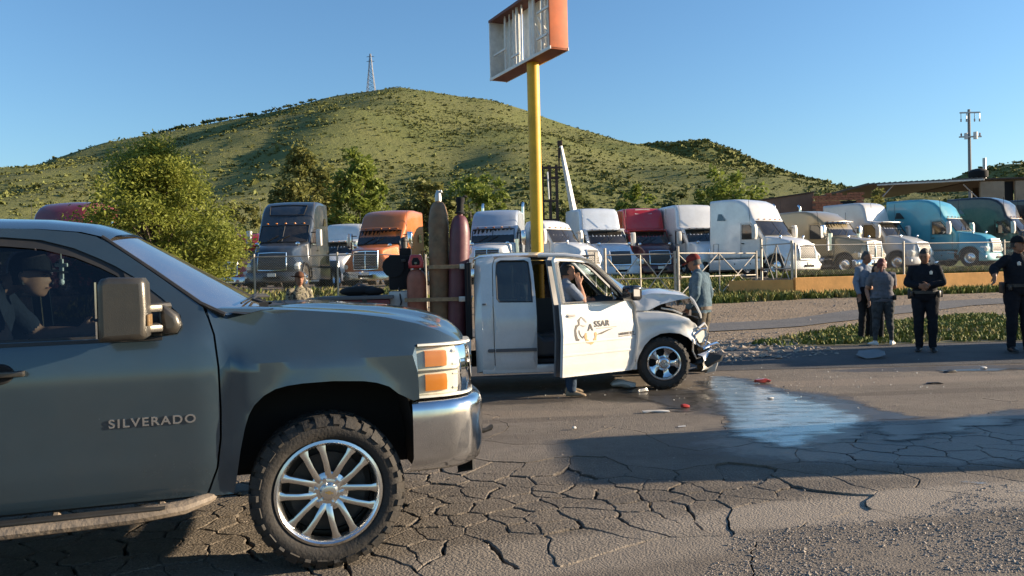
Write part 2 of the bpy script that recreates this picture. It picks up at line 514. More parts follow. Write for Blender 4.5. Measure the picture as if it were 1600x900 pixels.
def sheet(name, mname, xs, ys, zf, parent=None, keep=None):
    b = MB(); nx, ny = len(xs), len(ys)
    vs = [(x, y, zf(x, y)) for y in ys for x in xs]
    fs = []
    for j in range(ny - 1):
        for i in range(nx - 1):
            if keep and not keep((xs[i] + xs[i + 1]) / 2, (ys[j] + ys[j + 1]) / 2): continue
            fs.append((j * nx + i, j * nx + i + 1, (j + 1) * nx + i + 1, (j + 1) * nx + i))
    b.add(vs, fs)
    return b.build(name, mname, parent, sharp=60, recalc=False)
def frange(a, b, s):
    n = max(1, int(round((b - a) / s))); return [a + (b - a) * i / n for i in range(n + 1)]
ROAD_END = 15.0
def gz_sheet(x, y):
    z = ground_z(x, y)
    return z - .10 * (1 - smooth(ROAD_END - .6, ROAD_END + .1, y))
xs = [-900, -500, -260, -140, -80, -50] + frange(-40, 60, 1.0)[0:] + [80, 120, 200, 400, 900]
xs = sorted(set(xs + [WALL_X, WALL_X + .06]))
ys = [-60, -30, -12, 0, 6, 11] + frange(12, 26, .5) + frange(26.5, 29.9, .4) + [WALL_Y, WALL_Y + .11, WALL_Y + .14] + frange(30.5, 46, .8) + [50, 58, 70, 90, 130, 200, 350, 700, 1500, 3000]
gb = MB(); gv = []; gf = []
for y in ys:
    for x in xs:
        yy = y + (wall_y(x) - WALL_Y) * smooth(20, 29, y) * (1 - smooth(34, 70, y)); gv.append((x, yy, gz_sheet(x, yy)))
for j_ in range(len(ys) - 1):
    for i_ in range(len(xs) - 1): o = j_ * len(xs) + i_; gf.append((o, o + 1, o + len(xs) + 1, o + len(xs)))
gb.add(gv, gf); structure(gb.build('ground', 'dirt', None, sharp=60, recalc=False))

# ---- the road: one diagram of cells; broken ones are loose pieces, the rest is whole surface
VX0, VX1, VY0, VY1 = -5.5, 9.5, 3.0, 9.3
def in_poly(x, y, poly):
    c = False; j = len(poly) - 1
    for i in range(len(poly)):
        a, b = poly[i], poly[j]
        if (a[1] > y) != (b[1] > y) and x < (b[0] - a[0]) * (y - a[1]) / (b[1] - a[1]) + a[0]: c = not c
        j = i
    return c
ZA = [(-4.2, 4.25), (-1.2, 4.25), (-.55, 4.55), (.35, 4.75), (1.05, 5.2), (2.1, 5.55), (2.25, 5.85), (.6, 6.3), (-.7, 6.6), (-4.2, 6.6)]
ZB = [(2.3, 5.95), (5.6, 5.8), (6.3, 6.6), (6.2, 7.3), (3.9, 7.5), (2.6, 7.0)]
def cracked(x, y): return 1 if in_poly(x, y, ZA) else 2 if in_poly(x, y, ZB) else 0
r1 = random.Random(11)
pts = []
def spacing(x, y):
    k = cracked(x, y)
    return .175 if k == 1 else .28 if k == 2 else .62
cellg = {}
tries = 0
while tries < 26000:
    tries += 1
    x = r1.uniform(VX0 - .3, VX1 + .3); y = r1.uniform(VY0 - .3, VY1 + .3); s = spacing(x, y)
    s *= r1.choice((.75, 1, 1, 1.2)) if s < .5 else 1
    gx, gy = int(x * 2), int(y * 2); ok = True
    for a in (-2, -1, 0, 1, 2):
        for b in (-2, -1, 0, 1, 2):
            for q in cellg.get((gx + a, gy + b), ()):
                dx, dy = (q[0] - x) * .72, q[1] - y
                if dx * dx + dy * dy < s * s: ok = False; break
            if not ok: break
        if not ok: break
    if ok: pts.append((x, y)); cellg.setdefault((gx, gy), []).append((x, y))
seeds = [(r1.uniform(VX0, VX1), r1.uniform(VY0, VY1)) for _ in range(13)]
def group_of(p): return min(range(len(seeds)), key=lambda i: ((seeds[i][0] - p[0]) * .55) ** 2 + (seeds[i][1] - p[1]) ** 2)
PA = np.array(pts)
kindp = [cracked(*p) for p in pts]; grp = [group_of(p) for p in pts]
def cell(i):
    x, y = pts[i]
    poly = [(VX0, VY0), (VX1, VY0), (VX1, VY1), (VX0, VY1)]
    tagp = [None] * 4
    d = np.hypot(PA[:, 0] - x, PA[:, 1] - y); order = np.argsort(d)[1:40]
    for j in order:
        qx, qy = pts[j]; nx, ny = qx - x, qy - y; l = math.hypot(nx, ny); nx /= l; ny /= l
        g = 0.0
        if kindp[i] or kindp[j]: hh = (min(i, j) * 7919 + max(i, j) * 104729) % 97 / 97.0; g = (.0012 + .0105 * hh * hh) if (kindp[i] == 1 and kindp[j] == 1) else .001 + .005 * hh * hh
        elif grp[i] != grp[j]: g = .0045
        h = l / 2 - g
        out = []
        n = len(poly)
        for a in range(n):
            p, q = poly[a], poly[(a + 1) % n]
            dp = (p[0] - x) * nx + (p[1] - y) * ny - h; dq = (q[0] - x) * nx + (q[1] - y) * ny - h
            if dp <= 0: out.append(p)
            if (dp < 0 < dq) or (dq < 0 < dp):
                t = dp / (dp - dq); out.append((p[0] + (q[0] - p[0]) * t, p[1] + (q[1] - p[1]) * t))
        poly = out
        if len(poly) < 3: return None
    return poly
def warp(x, y):
    return (x + .075 * mnoise.noise((x * 2.6, y * 2.6, 3.3)) + .028 * mnoise.noise((x * 9, y * 9, 5.1)) + .010 * mnoise.noise((x * 27, y * 27, 1.1)),
            y + .075 * mnoise.noise((x * 2.6, y * 2.6, 13.3)) + .028 * mnoise.noise((x * 9, y * 9, 15.1)) + .010 * mnoise.noise((x * 27, y * 27, 11.1)))
whole = MB(); pieces = []
for i in range(len(pts)):
    pl = cell(i)
    if not pl: continue
    k = kindp[i]
    if k:
        # ragged outline, worn rim, barely rocked
        out = []
        n = len(pl)
        for a in range(n):
            p, q = Vector(pl[a]), Vector(pl[(a + 1) % n]); L_ = (q - p).length; m = max(1, int(L_ / .03))
            for t in range(m): out.append(Vector(warp(*p.lerp(q, t / m))))
        c = Vector(warp(*pts[i])); zt = r1.uniform(-.004, .002) if k == 1 else r1.uniform(-.002, .001)
        if k == 1 and r1.random() < .07: zt -= .014
        tx, ty = r1.uniform(-.006, .006), r1.uniform(-.008, .008)
        def zz(p): return zt + (p.x - c.x) * tx + (p.y - c.y) * ty
        n = len(out)
        inner = [c + (p - c) * (1 - min(.4, r1.uniform(.005, .014) / max((p - c).length, .03))) for p in out]
        vs = [(p.x, p.y, -.05) for p in out] + [(p.x, p.y, zz(p) - r1.uniform(.003, .010)) for p in out] + [(p.x, p.y, zz(p)) for p in inner] + [(c.x, c.y, zz(c))]
        fs = []
        for a in range(n):
            e = (a + 1) % n
            fs += [(a, e, n + e, n + a), (n + a, n + e, 2 * n + e, 2 * n + a), (2 * n + a, 2 * n + e, 3 * n)]
        # visible size decides which stay loose pieces of their own
        px = 1250 * 1.55 * math.sqrt(abs(sum(out[a].x * out[(a + 1) % n].y - out[(a + 1) % n].x * out[a].y for a in range(n)))) / c.y ** 1.5
        X_ = c.x / c.y * 1250 + 800
        if X_ < -60 or X_ > 1660: px *= .1
        pieces.append((px, vs, fs))
    else:
        o2 = []
        for a in range(len(pl)):
            p, q = Vector(pl[a]), Vector(pl[(a + 1) % len(pl)]); m = max(1, int((q - p).length / .06))
            for t in range(m):
                w = p.lerp(q, t / m); edge = w.x <= VX0 + 1e-6 or w.x >= VX1 - 1e-6 or w.y <= VY0 + 1e-6 or w.y >= VY1 - 1e-6
                o2.append((w.x, w.y) if edge else warp(w.x, w.y))
        pl = o2
        n = len(pl)
        whole.add([(p[0], p[1], 0) for p in pl] + [(p[0], p[1], -.05) for p in pl], [tuple(range(n))] + [(n + (a + 1) % n, (a + 1) % n, a, n + a) for a in range(n)])
# rest of the carriageway
for (x0, x1, y0, y1) in ((-60, 80, -25, VY0), (-60, VX0, VY0, VY1), (VX1, 80, VY0, VY1)):
    whole.add([(x0, y0, 0), (x1, y0, 0), (x1, y1, 0), (x0, y1, 0)], [(0, 1, 2, 3)])
ysr = [VY1, 10.2, 11.2] + frange(11.5, 12.25, .25)
for a, b in zip(ysr, ysr[1:]):
    whole.add([(-60, a, ground_z(-60, a)), (80, a, ground_z(0, a)), (80, b, ground_z(0, b)), (-60, b, ground_z(0, b))], [(0, 1, 2, 3)])
road = structure(whole.build('road', 'road_asphalt', None, sharp=20, recalc=False))
bed = MB(); bed.add([(VX0, VY0, -.042), (VX1, VY0, -.042), (VX1, VY1, -.042), (VX0, VY1, -.042)], [(0, 1, 2, 3)])
bed.build('crack_bed', 'crack_soil', road, recalc=False)
pieces.sort(key=lambda p: -p[0])
restb = MB()
for k, (px, vs, fs) in enumerate(pieces):
    if k < 290:
        b = MB(); b.add(vs, fs); b.build('asphalt_piece', 'road_piece', road, sharp=12, recalc=False)
    else: restb.add(vs, fs)
if restb.v: stuff(restb.build('asphalt_piece_rubble', 'road_piece', road, sharp=12, recalc=False))
def drape(dz): return lambda x, y: ground_z(x, y) + dz
ys2 = frange(12.25, ROAD_END, .25)
structure(sheet('shoulder_lane', 'shoulder_asphalt', [-60, -20] + frange(-10, 30, 1.0) + [80], ys2, drape(.004)))
# service road beyond the verge: a band sweeping off to the right
b = MB(); rowv = []
path = [(-14, 20.3, 2.2), (0, 19.6, 2.2), (4, 19.2, 2.0), (7, 20.3, 2.0), (10, 22.6, 1.9), (14, 25.2, 1.7), (20, 26.8, 1.6), (40, 27.5, 1.6)]
fs = []
pp = []
for (a, bq) in zip(path, path[1:]):
    for t in range(8): pp.append(tuple(lerp(a[k], bq[k], t / 8) for k in range(3)))
for k, (x, y, w) in enumerate(pp):
    for j in range(7):
        yy = y - w / 2 + w * j / 6; rowv.append((x, yy, ground_z(x, yy) + .02))
    if k:
        for j in range(6): fs.append(((k - 1) * 7 + j, k * 7 + j, k * 7 + j + 1, (k - 1) * 7 + j + 1))
b.add(rowv, fs); structure(b.build('service_road', 'service_asphalt', None, recalc=False))

# ---- standing water
def water_mat(name, col, rough, rv, spec, cover, bscale):
    m = mat(name, col, rough, spec=spec, bump=.12, bscale=bscale, var=.4, vscale=3.5, rvar=rv); nt = m.node_tree; L = nt.links.new; b = nt.nodes['Principled BSDF']
    at_ = nt.nodes.new('ShaderNodeAttribute'); at_.attribute_name = 'inner'
    tc = nt.nodes.new('ShaderNodeTexCoord'); mp = N(nt, 'ShaderNodeMapping'); mp.inputs['Scale'].default_value = (.75, 2.6, 1); L(tc.outputs['Object'], mp.inputs['Vector'])
    nz = N(nt, 'ShaderNodeTexNoise', Scale=2.6, Detail=9.0, Roughness=.68); L(mp.outputs[0], nz.inputs['Vector'])
    a = N(nt, 'ShaderNodeMath', operation='MULTIPLY_ADD'); L(at_.outputs['Fac'], a.inputs[0]); a.inputs[1].default_value = .46; L(nz.outputs['Fac'], a.inputs[2])
    L(rng_node(nt, a.outputs[0], cover, cover + .20), b.inputs['Alpha'])
water_mat('puddle_water', (.19, .21, .22), .12, .22, .9, .76, 5)
water_mat('wet_film', (.062, .054, .045), .36, .3, .5, .70, 20)
def gpt(px, py, z=0.0):
    d = ray(px, py); t = (z - CAM_H) / d.z; return Vector((d.x * t, d.y * t))
def puddle(name, pix, mname, label, z=.005, wob=.085):
    P = [gpt(*p) for p in pix]; out = []
    for a in range(len(P)):
        p, q = P[a], P[(a + 1) % len(P)]; m = max(2, int((q - p).length / .07))
        for t in range(m):
            w = p.lerp(q, t / m)
            out.append((w.x + wob * mnoise.noise((w.x * 3, w.y * 3, 1.7)) + wob * 1.1 * mnoise.noise((w.x * 8, w.y * 8, 4)), w.y + wob * 1.8 * mnoise.noise((w.x * 3, w.y * 3, 8.2)) + wob * 1.5 * mnoise.noise((w.x * 7, w.y * 7, 2.2))))
    n = len(out); V2 = [Vector(p) for p in out]; A_ = np.array(out); X0_, X1_ = A_[:, 0].min(), A_[:, 0].max(); Y0_, Y1_ = A_[:, 1].min(), A_[:, 1].max()
    wid = min(.28, .5 * (Y1_ - Y0_)); st = max(.03, wid / 4)
    x = X0_ + st / 2
    while x < X1_:
        y = Y0_ + st / 2
        while y < Y1_:
            if in_poly(x, y, out) and np.hypot(A_[:, 0] - x, A_[:, 1] - y).min() > st * .5: V2.append(Vector((x, y)))
            y += st
        x += st
    vs, es, fs, *_ = delaunay_2d_cdt(V2, [(i, (i + 1) % n) for i in range(n)], [list(range(n))], 1, 1e-5)
    b = MB(); b.add([(p.x, p.y, z) for p in vs], [tuple(f) for f in fs])
    fade = [min(1.0, float(np.hypot(A_[:, 0] - p.x, A_[:, 1] - p.y).min()) / wid) for p in vs]
    o = b.build(name, mname, None, recalc=False); structure(o); o['label'] = label
    at_ = o.data.attributes.new('inner', 'FLOAT', 'POINT'); at_.data.foreach_set('value', fade); return o
puddle('puddle', [(1082, 586), (1125, 582), (1170, 592), (1215, 606), (1282, 622), (1320, 634), (1378, 648), (1400, 664), (1330, 680), (1300, 700), (1240, 708), (1185, 700), (1130, 688), (1110, 670), (1106, 640), (1092, 615), (1080, 602)], 'puddle_water', 'large pool of spilled water reflecting the sky in front of the wrecked pickup')
puddle('puddle', [(1070, 596), (1150, 584), (1200, 596), (1300, 622), (1420, 640), (1470, 652), (1400, 668), (1380, 690), (1300, 712), (1200, 706), (1120, 690), (1095, 650), (1075, 620)], 'wet_film', 'dark damp fringe around the large pool', .0030, .12)
puddle('puddle', [(1330, 664), (1440, 652), (1530, 642), (1600, 632), (1700, 622), (1700, 655), (1600, 668), (1520, 682), (1440, 696), (1360, 694)], 'wet_film', 'thin streak of water along the road at right', .0065)
puddle('puddle', [(1195, 772), (1240, 763), (1300, 756), (1296, 767), (1240, 775), (1200, 780)], 'puddle_water', 'short sliver of water in a road crack', .008, .035)
puddle('puddle', [(1440, 577), (1500, 574), (1590, 573), (1650, 572), (1650, 579), (1560, 582), (1480, 584), (1445, 582)], 'wet_film', 'shallow pale wet strip near the far road edge', .008, .02)
puddle('puddle', [(1478, 728), (1510, 720), (1541, 722), (1535, 734), (1500, 738), (1480, 736)], 'puddle_water', 'small glinting water patch among dark cracks', .008, .015)
puddle('puddle', [(1455, 738), (1490, 739), (1530, 746), (1575, 757), (1640, 770), (1640, 788), (1575, 774), (1525, 763), (1475, 753)], 'puddle_water', 'narrow water trickle at the right road edge', .008, .05)
puddle('puddle', [(1385, 714), (1412, 709), (1426, 714), (1400, 722)], 'puddle_water', 'tiny water glint among dark cracks', .008, .01)
puddle('puddle', [(985, 603), (1030, 607), (1085, 602), (1108, 612), (1112, 640), (1080, 652), (1040, 645), (1000, 630), (960, 622), (955, 610)], 'wet_film', 'dark wet patch around the wrecked pickup wheel', .0035)

# ---- hills
def hill(name, mname, sil, Yr, Y0, Y1, nx, ny, rough, seed, base=1.5, p=1.25):
    S = sorted([((px - 800) / 1250 * Yr, at(px, py, Yr).z) for px, py in sil])
    X0, X1 = S[0][0], S[-1][0]
    def h(x, y):
        zr = interp(S, x); t = (y - Y0) / (Yr - Y0)
        if t <= 1: g = max(0, t) ** p
        else: g = max(0.0, 1 - ((y - Yr) / (Y1 - Yr)) ** 1.6)
        nz = 0
        f = 1 / 90.0; amp = rough
        for o in range(5):
            nz += amp * mnoise.noise((x * f, y * f, seed + o)); f *= 2.1; amp *= .52
        env = smooth(0, .25, t) * (1 - .75 * smooth(.8, 1.0, t)) if t <= 1 else .3
        gul = rough * .9 * env * mnoise.noise((x / 45.0, y / 260.0, seed + 9))
        return base + (zr - base) * g + nz * env + gul
    xs = frange(X0, X1, (X1 - X0) / nx); ys = frange(Y0, Y1, (Y1 - Y0) / ny)
    o = structure(sheet(name, mname, xs, ys, h)); return o, h
m = bpy.data.materials.new('hill_scrub'); m.use_nodes = True; nt = m.node_tree; L = nt.links.new
b = nt.nodes['Principled BSDF']; b.inputs['Roughness'].default_value = .95; b.inputs['Specular IOR Level'].default_value = .1
tc = nt.nodes.new('ShaderNodeTexCoord')
n1 = N(nt, 'ShaderNodeTexNoise', Scale=.018, Detail=9.0, Roughness=.65); L(tc.outputs['Object'], n1.inputs['Vector'])
n2 = N(nt, 'ShaderNodeTexNoise', Scale=.35, Detail=6.0, Roughness=.75); L(tc.outputs['Object'], n2.inputs['Vector'])
n4 = N(nt, 'ShaderNodeTexNoise', Scale=.05, Detail=8.0, Roughness=.7); L(tc.outputs['Object'], n4.inputs['Vector'])
col = mixc(nt, rng_node(nt, n1.outputs['Fac'], .38, .62), (.142, .156, .054), (.182, .178, .070))
col = mixc(nt, rng_node(nt, n2.outputs['Fac'], .45, .7, 0, .5), col, (.135, .142, .045))
col = mixc(nt, rng_node(nt, n4.outputs['Fac'], .64, .78, 0, .35), col, (.16, .125, .075))
L(col, b.inputs['Base Color'])
bp = N(nt, 'ShaderNodeBump'); bp.inputs['Distance'].default_value = 1.2; bp.inputs['Strength'].default_value = .8
L(n2.outputs['Fac'], bp.inputs['Height']); L(bp.outputs[0], b.inputs['Normal'])
M['hill_scrub'] = m
SIL1 = [(-700, 400), (-300, 350), (-120, 318), (0, 293), (60, 277), (120, 257), (200, 234), (260, 213), (330, 195), (400, 180), (480, 162), (560, 148), (600, 140), (630, 135), (680, 144), (740, 153), (780, 156), (820, 167), (900, 195), (960, 214), (1010, 226), (1060, 241), (1120, 256), (1200, 275), (1260, 287), (1330, 296), (1420, 305), (1600, 330), (1900, 390)]
SIL2 = [(860, 330), (960, 250), (1000, 228), (1025, 223), (1060, 218), (1110, 219), (1150, 234), (1200, 257), (1260, 277), (1320, 291), (1400, 300), (1500, 312), (1700, 380)]
SIL3 = [(1380, 330), (1450, 300), (1500, 276), (1540, 262), (1580, 254), (1620, 251), (1700, 255), (1800, 275), (1900, 330)]
h1, hf1 = hill('hill', 'hill_scrub', SIL1, 430, 85, 620, 150, 110, 5.5, 2.0)
h1['label'] = 'broad green scrub covered hill behind the truck yard'
h2, hf2 = hill('hill', 'hill_scrub', SIL2, 760, 520, 980, 70, 50, 7, 5.0)
h2['label'] = 'darker round hill behind the right slope'
h3, hf3 = hill('hill', 'hill_scrub', SIL3, 1000, 760, 1200, 50, 30, 7, 8.0)
h3['label'] = 'low far hill behind the sheds at right'
# scrub growing on the hills: far too many to count
mat('shrub_leaf', (.125, .136, .045), .85, var=.45, vscale=.15, spec=.15)
mat('shrub_dark', (.128, .135, .042), .85, var=.4, vscale=.1, spec=.15)
def shrubs(name, mname, hf, n, xr, yr, sz, seed, dens=None, twigs=0, label=''):
    r = random.Random(seed); vs = []; fs = []
    k = 0; guard = 0
    while k < n and guard < n * 8:
        guard += 1
        y = math.sqrt(r.uniform(yr[0] ** 2, yr[1] ** 2)); u = r.uniform(*xr); x = u * y
        if dens and r.random() > dens(x, y): continue
        z = hf(x, y); s = r.uniform(*sz) * (1 if r.random() < .8 else 1.7)
        k += 1
        for q in range(7):
            a = r.uniform(0, 6.283); e = r.uniform(.1, 1); rr = s * r.uniform(.2, .75)
            c = Vector((x + rr * math.cos(a), y + rr * math.sin(a), z + s * e * .5))
            d1 = Vector((r.uniform(-1, 1), r.uniform(-1, 1), r.uniform(-.6, 1))).normalized() * s * .5
            d2 = Vector((r.uniform(-1, 1), r.uniform(-1, 1), r.uniform(-.6, 1))).normalized() * s * .5
            o = len(vs); vs += [c - d1, c + d2, c + d1, c - d2]; fs.append((o, o + 1, o + 2, o + 3))
    me = bpy.data.meshes.new(name); me.from_pydata([tuple(v) for v in vs], [], fs); me.materials.append(M[mname])
    o = link(name, me); stuff(o, label, 'scrub'); return o
pd = lambda x, y: .25 + .9 * smooth(-.15, .35, mnoise.noise((x / 40., y / 60., 5)) + .5 * mnoise.noise((x / 13., y / 20., 9)))
shrubs('scrub', 'shrub_leaf', hf1, 21000, (-.80, .62), (110, 440), (.25, .62), 3, pd, label='low green scrub dotted over the near hill')
shrubs('scrub', 'shrub_dark', hf1, 4200, (-.80, .62), (110, 412), (.35, .9), 4, pd, label='darker bushes dotted over the near hill')
shrubs('scrub', 'shrub_dark', hf2, 6000, (.08, .50), (560, 770), (1.2, 2.6), 5, label='dense dark scrub on the round hill')
shrubs('scrub', 'shrub_dark', hf3, 2500, (.46, .75), (800, 1005), (1.5, 3), 6, label='scrub on the far low hill')
# taller brush on the skyline
shrubs('ridge_brush', 'shrub_dark', lambda x, y: hf1(x, y) + .8, 260, (-.70, -.24), (418, 431), (.7, 1.6), 8, label='thin brush standing along the hill skyline')
# ---- grass verge and weeds: stuff
mat('grass_blade', (.150, .175, .040), .7, var=.35, vscale=2.0, spec=.2)
mat('grass_dry', (.27, .235, .085), .8, var=.3, vscale=2.0, spec=.15)
def grass(name, regions, n, hgt, mname, seed, label, wide=.012):
    r = random.Random(seed); vs = []; fs = []
    tot = sum(w for _, w in regions)
    for poly, w in regions:
        x0, x1 = min(p[0] for p in poly), max(p[0] for p in poly); y0, y1 = min(p[1] for p in poly), max(p[1] for p in poly)
        cnt = int(n * w / tot); k = 0; g = 0
        while k < cnt and g < cnt * 6:
            g += 1
            x, y = r.uniform(x0, x1), r.uniform(y0, y1)
            if not in_poly(x, y, poly): continue
            if mnoise.noise((x * .8, y * .8, seed)) + .6 * mnoise.noise((x * 2.6, y * 2.6, seed)) < r.uniform(-.5, .15): continue
            k += 1; z = ground_z(x, y) + .01
            for q in range(5):
                a = r.uniform(0, 6.283); l = r.uniform(*hgt); le = r.uniform(.2, 1.1) * l
                bx, by = x + r.uniform(-.05, .05), y + r.uniform(-.05, .05); wv = wide * r.uniform(.7, 1.8)
                dx, dy = -math.sin(a) * wv, math.cos(a) * wv
                tx, ty = bx + math.cos(a) * le * .7, by + math.sin(a) * le * .7
                o = len(vs)
                vs += [(bx - dx, by - dy, z - .02), (bx + dx, by + dy, z - .02), ((bx + tx) / 2 + dx, (by + ty) / 2 + dy, z + l * .65), ((bx + tx) / 2 - dx, (by + ty) / 2 - dy, z + l * .65), (tx, ty, z + l)]
                fs += [(o, o + 1, o + 2, o + 3), (o + 3, o + 2, o + 4)]
    me = bpy.data.meshes.new(name); me.from_pydata(vs, [], fs); me.materials.append(M[mname])
    stuff(link(name, me), label, 'grass')
VERGE = [(5.2, 15.1), (30, 15.1), (30, 22.5), (13.2, 21.6), (10.0, 20.4), (7.6, 18.6), (5.9, 17.0), (4.6, 15.6)]
WALLG = [(6.0, 27.2), (11, 28.6), (30, 33.2), (30, 34.5), (10.7, 29.7), (6, 30.2)]
LOTG = [(10.8, 30.3), (32, 35.6), (32, 39), (10.8, 34.0)]
GATEG = [(2.5, 30.0), (10.5, 30.2), (10.5, 38), (2, 40)]
LEFTG = [(-16, 24), (-4, 24), (-3, 30), (-16, 32)]
grass('grass', [(VERGE, 1)], 9000, (.03, .11), 'grass_blade', 21, 'green weeds and grass on the verge behind the standing people')
grass('grass', [(VERGE, 1)], 2600, (.03, .12), 'grass_dry', 22, 'dry straw grass mixed into the verge')
grass('grass', [(WALLG, 1.4), (LOTG, 2), (GATEG, 1.6), (LEFTG, 1.5)], 7500, (.08, .30), 'grass_blade', 23, 'weeds along the low wall and under the parked trucks', .02)
grass('grass', [(WALLG, 1), (LOTG, 1), (GATEG, 1), (LEFTG, 1)], 2500, (.08, .35), 'grass_dry', 24, 'dry weeds along the fence line', .02)
# soil under the verge
mat('verge_soil', (.115, .105, .048), .95, var=.35, vscale=2.5, bump=.6, bscale=12)
structure(sheet('verge', 'verge_soil', frange(4, 30, .5), frange(15.0, 22.5, .25), drape(.012), None, lambda x, y: in_poly(x, y, VERGE)))
# ---- loose stones: stuff
mat('gravel_stone', (.30, .25, .20), .9, var=.5, vscale=30)
def stones(name, regs, seed, label, big=1.0):
    r = random.Random(seed); vs = []; fs = []
    for poly, n, (s0, s1), zf in regs:
        x0, x1 = min(p[0] for p in poly), max(p[0] for p in poly); y0, y1 = min(p[1] for p in poly), max(p[1] for p in poly)
        k = 0; g = 0
        while k < n and g < n * 10:
            g += 1; x, y = r.uniform(x0, x1), r.uniform(y0, y1)
            if not in_poly(x, y, poly): continue
            if mnoise.noise((x * 1.3, y * 1.9, seed)) + .5 * mnoise.noise((x * 4, y * 5, seed)) < r.uniform(-.55, .25): continue
            k += 1; s = r.uniform(s0, s1) * (1 if r.random() < .93 else 2); z = zf(x, y)
            o = len(vs); a0 = r.uniform(0, 6.28)
            for q in range(4):
                a = a0 + q * 1.571 + r.uniform(-.4, .4); vs.append((x + s * math.cos(a) * r.uniform(.7, 1.3), y + s * math.sin(a) * r.uniform(.7, 1.3), z + s * r.uniform(0, .3)))
            vs.append((x + r.uniform(-.4, .4) * s, y + r.uniform(-.4, .4) * s, z + s * r.uniform(.5, 1.0)))
            fs += [(o + q, o + (q + 1) % 4, o + 4) for q in range(4)]
    me = bpy.data.meshes.new(name); me.from_pydata(vs, [], fs); me.materials.append(M['gravel_stone'])
    stuff(link(name, me), label, 'gravel')
flat = lambda x, y: 0.0
stones('gravel', [([(.9, 4.0), (3.6, 4.0), (4.2, 5.2), (2.3, 5.0), (1.3, 4.7)], 9000, (.003, .0075), flat),
                  ([(2.4, 4.9), (4.2, 5.1), (4.6, 5.7), (3.2, 5.6)], 1500, (.003, .007), flat)], 31, 'loose pale gravel scattered over the near road edge at right')
stones('gravel', [(ZA, 2600, (.003, .009), lambda x, y: -.008)], 32, 'small grit lying along the cracked asphalt')
stones('gravel', [([(3.0, 12.6), (5.6, 13.6), (6.0, 16), (3.4, 16.8), (2.6, 14)], 700, (.012, .05), drape(.0)), ([(3, 15.2), (5, 15.5), (6, 18), (3, 18.4)], 500, (.01, .03), drape(.0))], 33, 'broken rubble strewn behind the pickup on the dirt shoulder')
stones('gravel', [([(1, 20), (10, 21), (16, 25), (30, 27), (30, 29), (6, 29), (1, 27)], 2500, (.01, .03), drape(.0)), ([(-.6, 6.6), (8, 6.2), (9, 12), (-.6, 11)], 900, (.003, .009), flat)], 34, 'scattered small stones on dirt and road')
# ================================================================ NEAR PICKUP
mat('teal_paint', (.040, .068, .090), .20, .45, var=.08, vscale=2.5, coat=1.0, dirt=.18, dirtcol=(.085, .075, .060))
mat('mirror_shell', (.092, .085, .074), .34, .65, bump=.08, bscale=220, dirt=.3, vscale=7, dirtcol=(.16, .13, .09))
mat('running_board', (.16, .13, .10), .7, var=.35, vscale=5, bump=.4, bscale=30, dirt=.5, dirtcol=(.26, .20, .14))
mat('undercoat', (.012, .011, .010), .9)
mat('seat_cloth', (.035, .034, .033), .85, bump=.1)
mat('badge_metal', (.80, .80, .80), .18, 1.0)

def make_tyre(parent, Rt, Rr, w, lugs, name='tyre', sidelugs=True):
    """ring with tread blocks, axis = local y"""
    b = MB(); hw = w / 2; d = .016 if Rt > .3 else .012
    if Rt > .45: d = .014
    Rb = Rt - d
    prof = [(Rr, -hw * .72), (Rr + .012, -hw * .86), (lerp(Rr, Rb, .35), -hw * .99), (lerp(Rr, Rb, .62), -hw * 1.0), (lerp(Rr, Rb, .85), -hw * .93), (Rb, -hw * .78), (Rb + .004, 0)]
    prof = prof + [(r, -h) for r, h in reversed(prof[:-1])]
    b.lathe(prof, 56, 'Y')
    for row, (y0, y1, off, n) in enumerate(((-.80, -.42, 0, lugs), (-.38, -.03, .5, lugs), (.03, .38, .15, lugs), (.42, .80, .6, lugs))):
        for k in range(n):
            a0 = 2 * math.pi * (k + off) / n; da = 2 * math.pi / n * (.36 if k % 2 else .31)
            outer = row in (0, 3)
            vs = []
            for a in (a0 - da, a0 + da):
                for y in (y0 * hw, y1 * hw):
                    for r in (Rb - .004, Rt - (0.004 if abs(y) > .7 * hw else 0)):
                        sk_ = .05 * (y / hw) / (n / 24)
                        vs.append((r * math.cos(a + sk_), y, r * math.sin(a + sk_)))
            b.add(vs, [(0, 1, 3, 2), (4, 6, 7, 5), (0, 4, 5, 1), (2, 3, 7, 6), (1, 5, 7, 3)])
            if outer and sidelugs:
                s = -1 if row == 0 else 1; vs = []
                dd = da * (1.0 if k % 2 else .65)
                for a in (a0 - dd, a0 + dd):
                    for (r, y) in ((Rt - .003, .79), (lerp(Rr, Rb, .70 if k % 2 else .8), 1.035), (lerp(Rr, Rb, .62), .95), (Rb - .01, .7)):
                        vs.append((r * math.cos(a + .05 * s / (n / 24)), s * y * hw, r * math.sin(a + .05 * s / (n / 24))))
                b.add(vs, [(0, 1, 5, 4), (0, 3, 2, 1), (4, 5, 6, 7), (1, 2, 6, 5), (0, 4, 7, 3)])
    return b.build(name, 'rubber', parent, sharp=40)
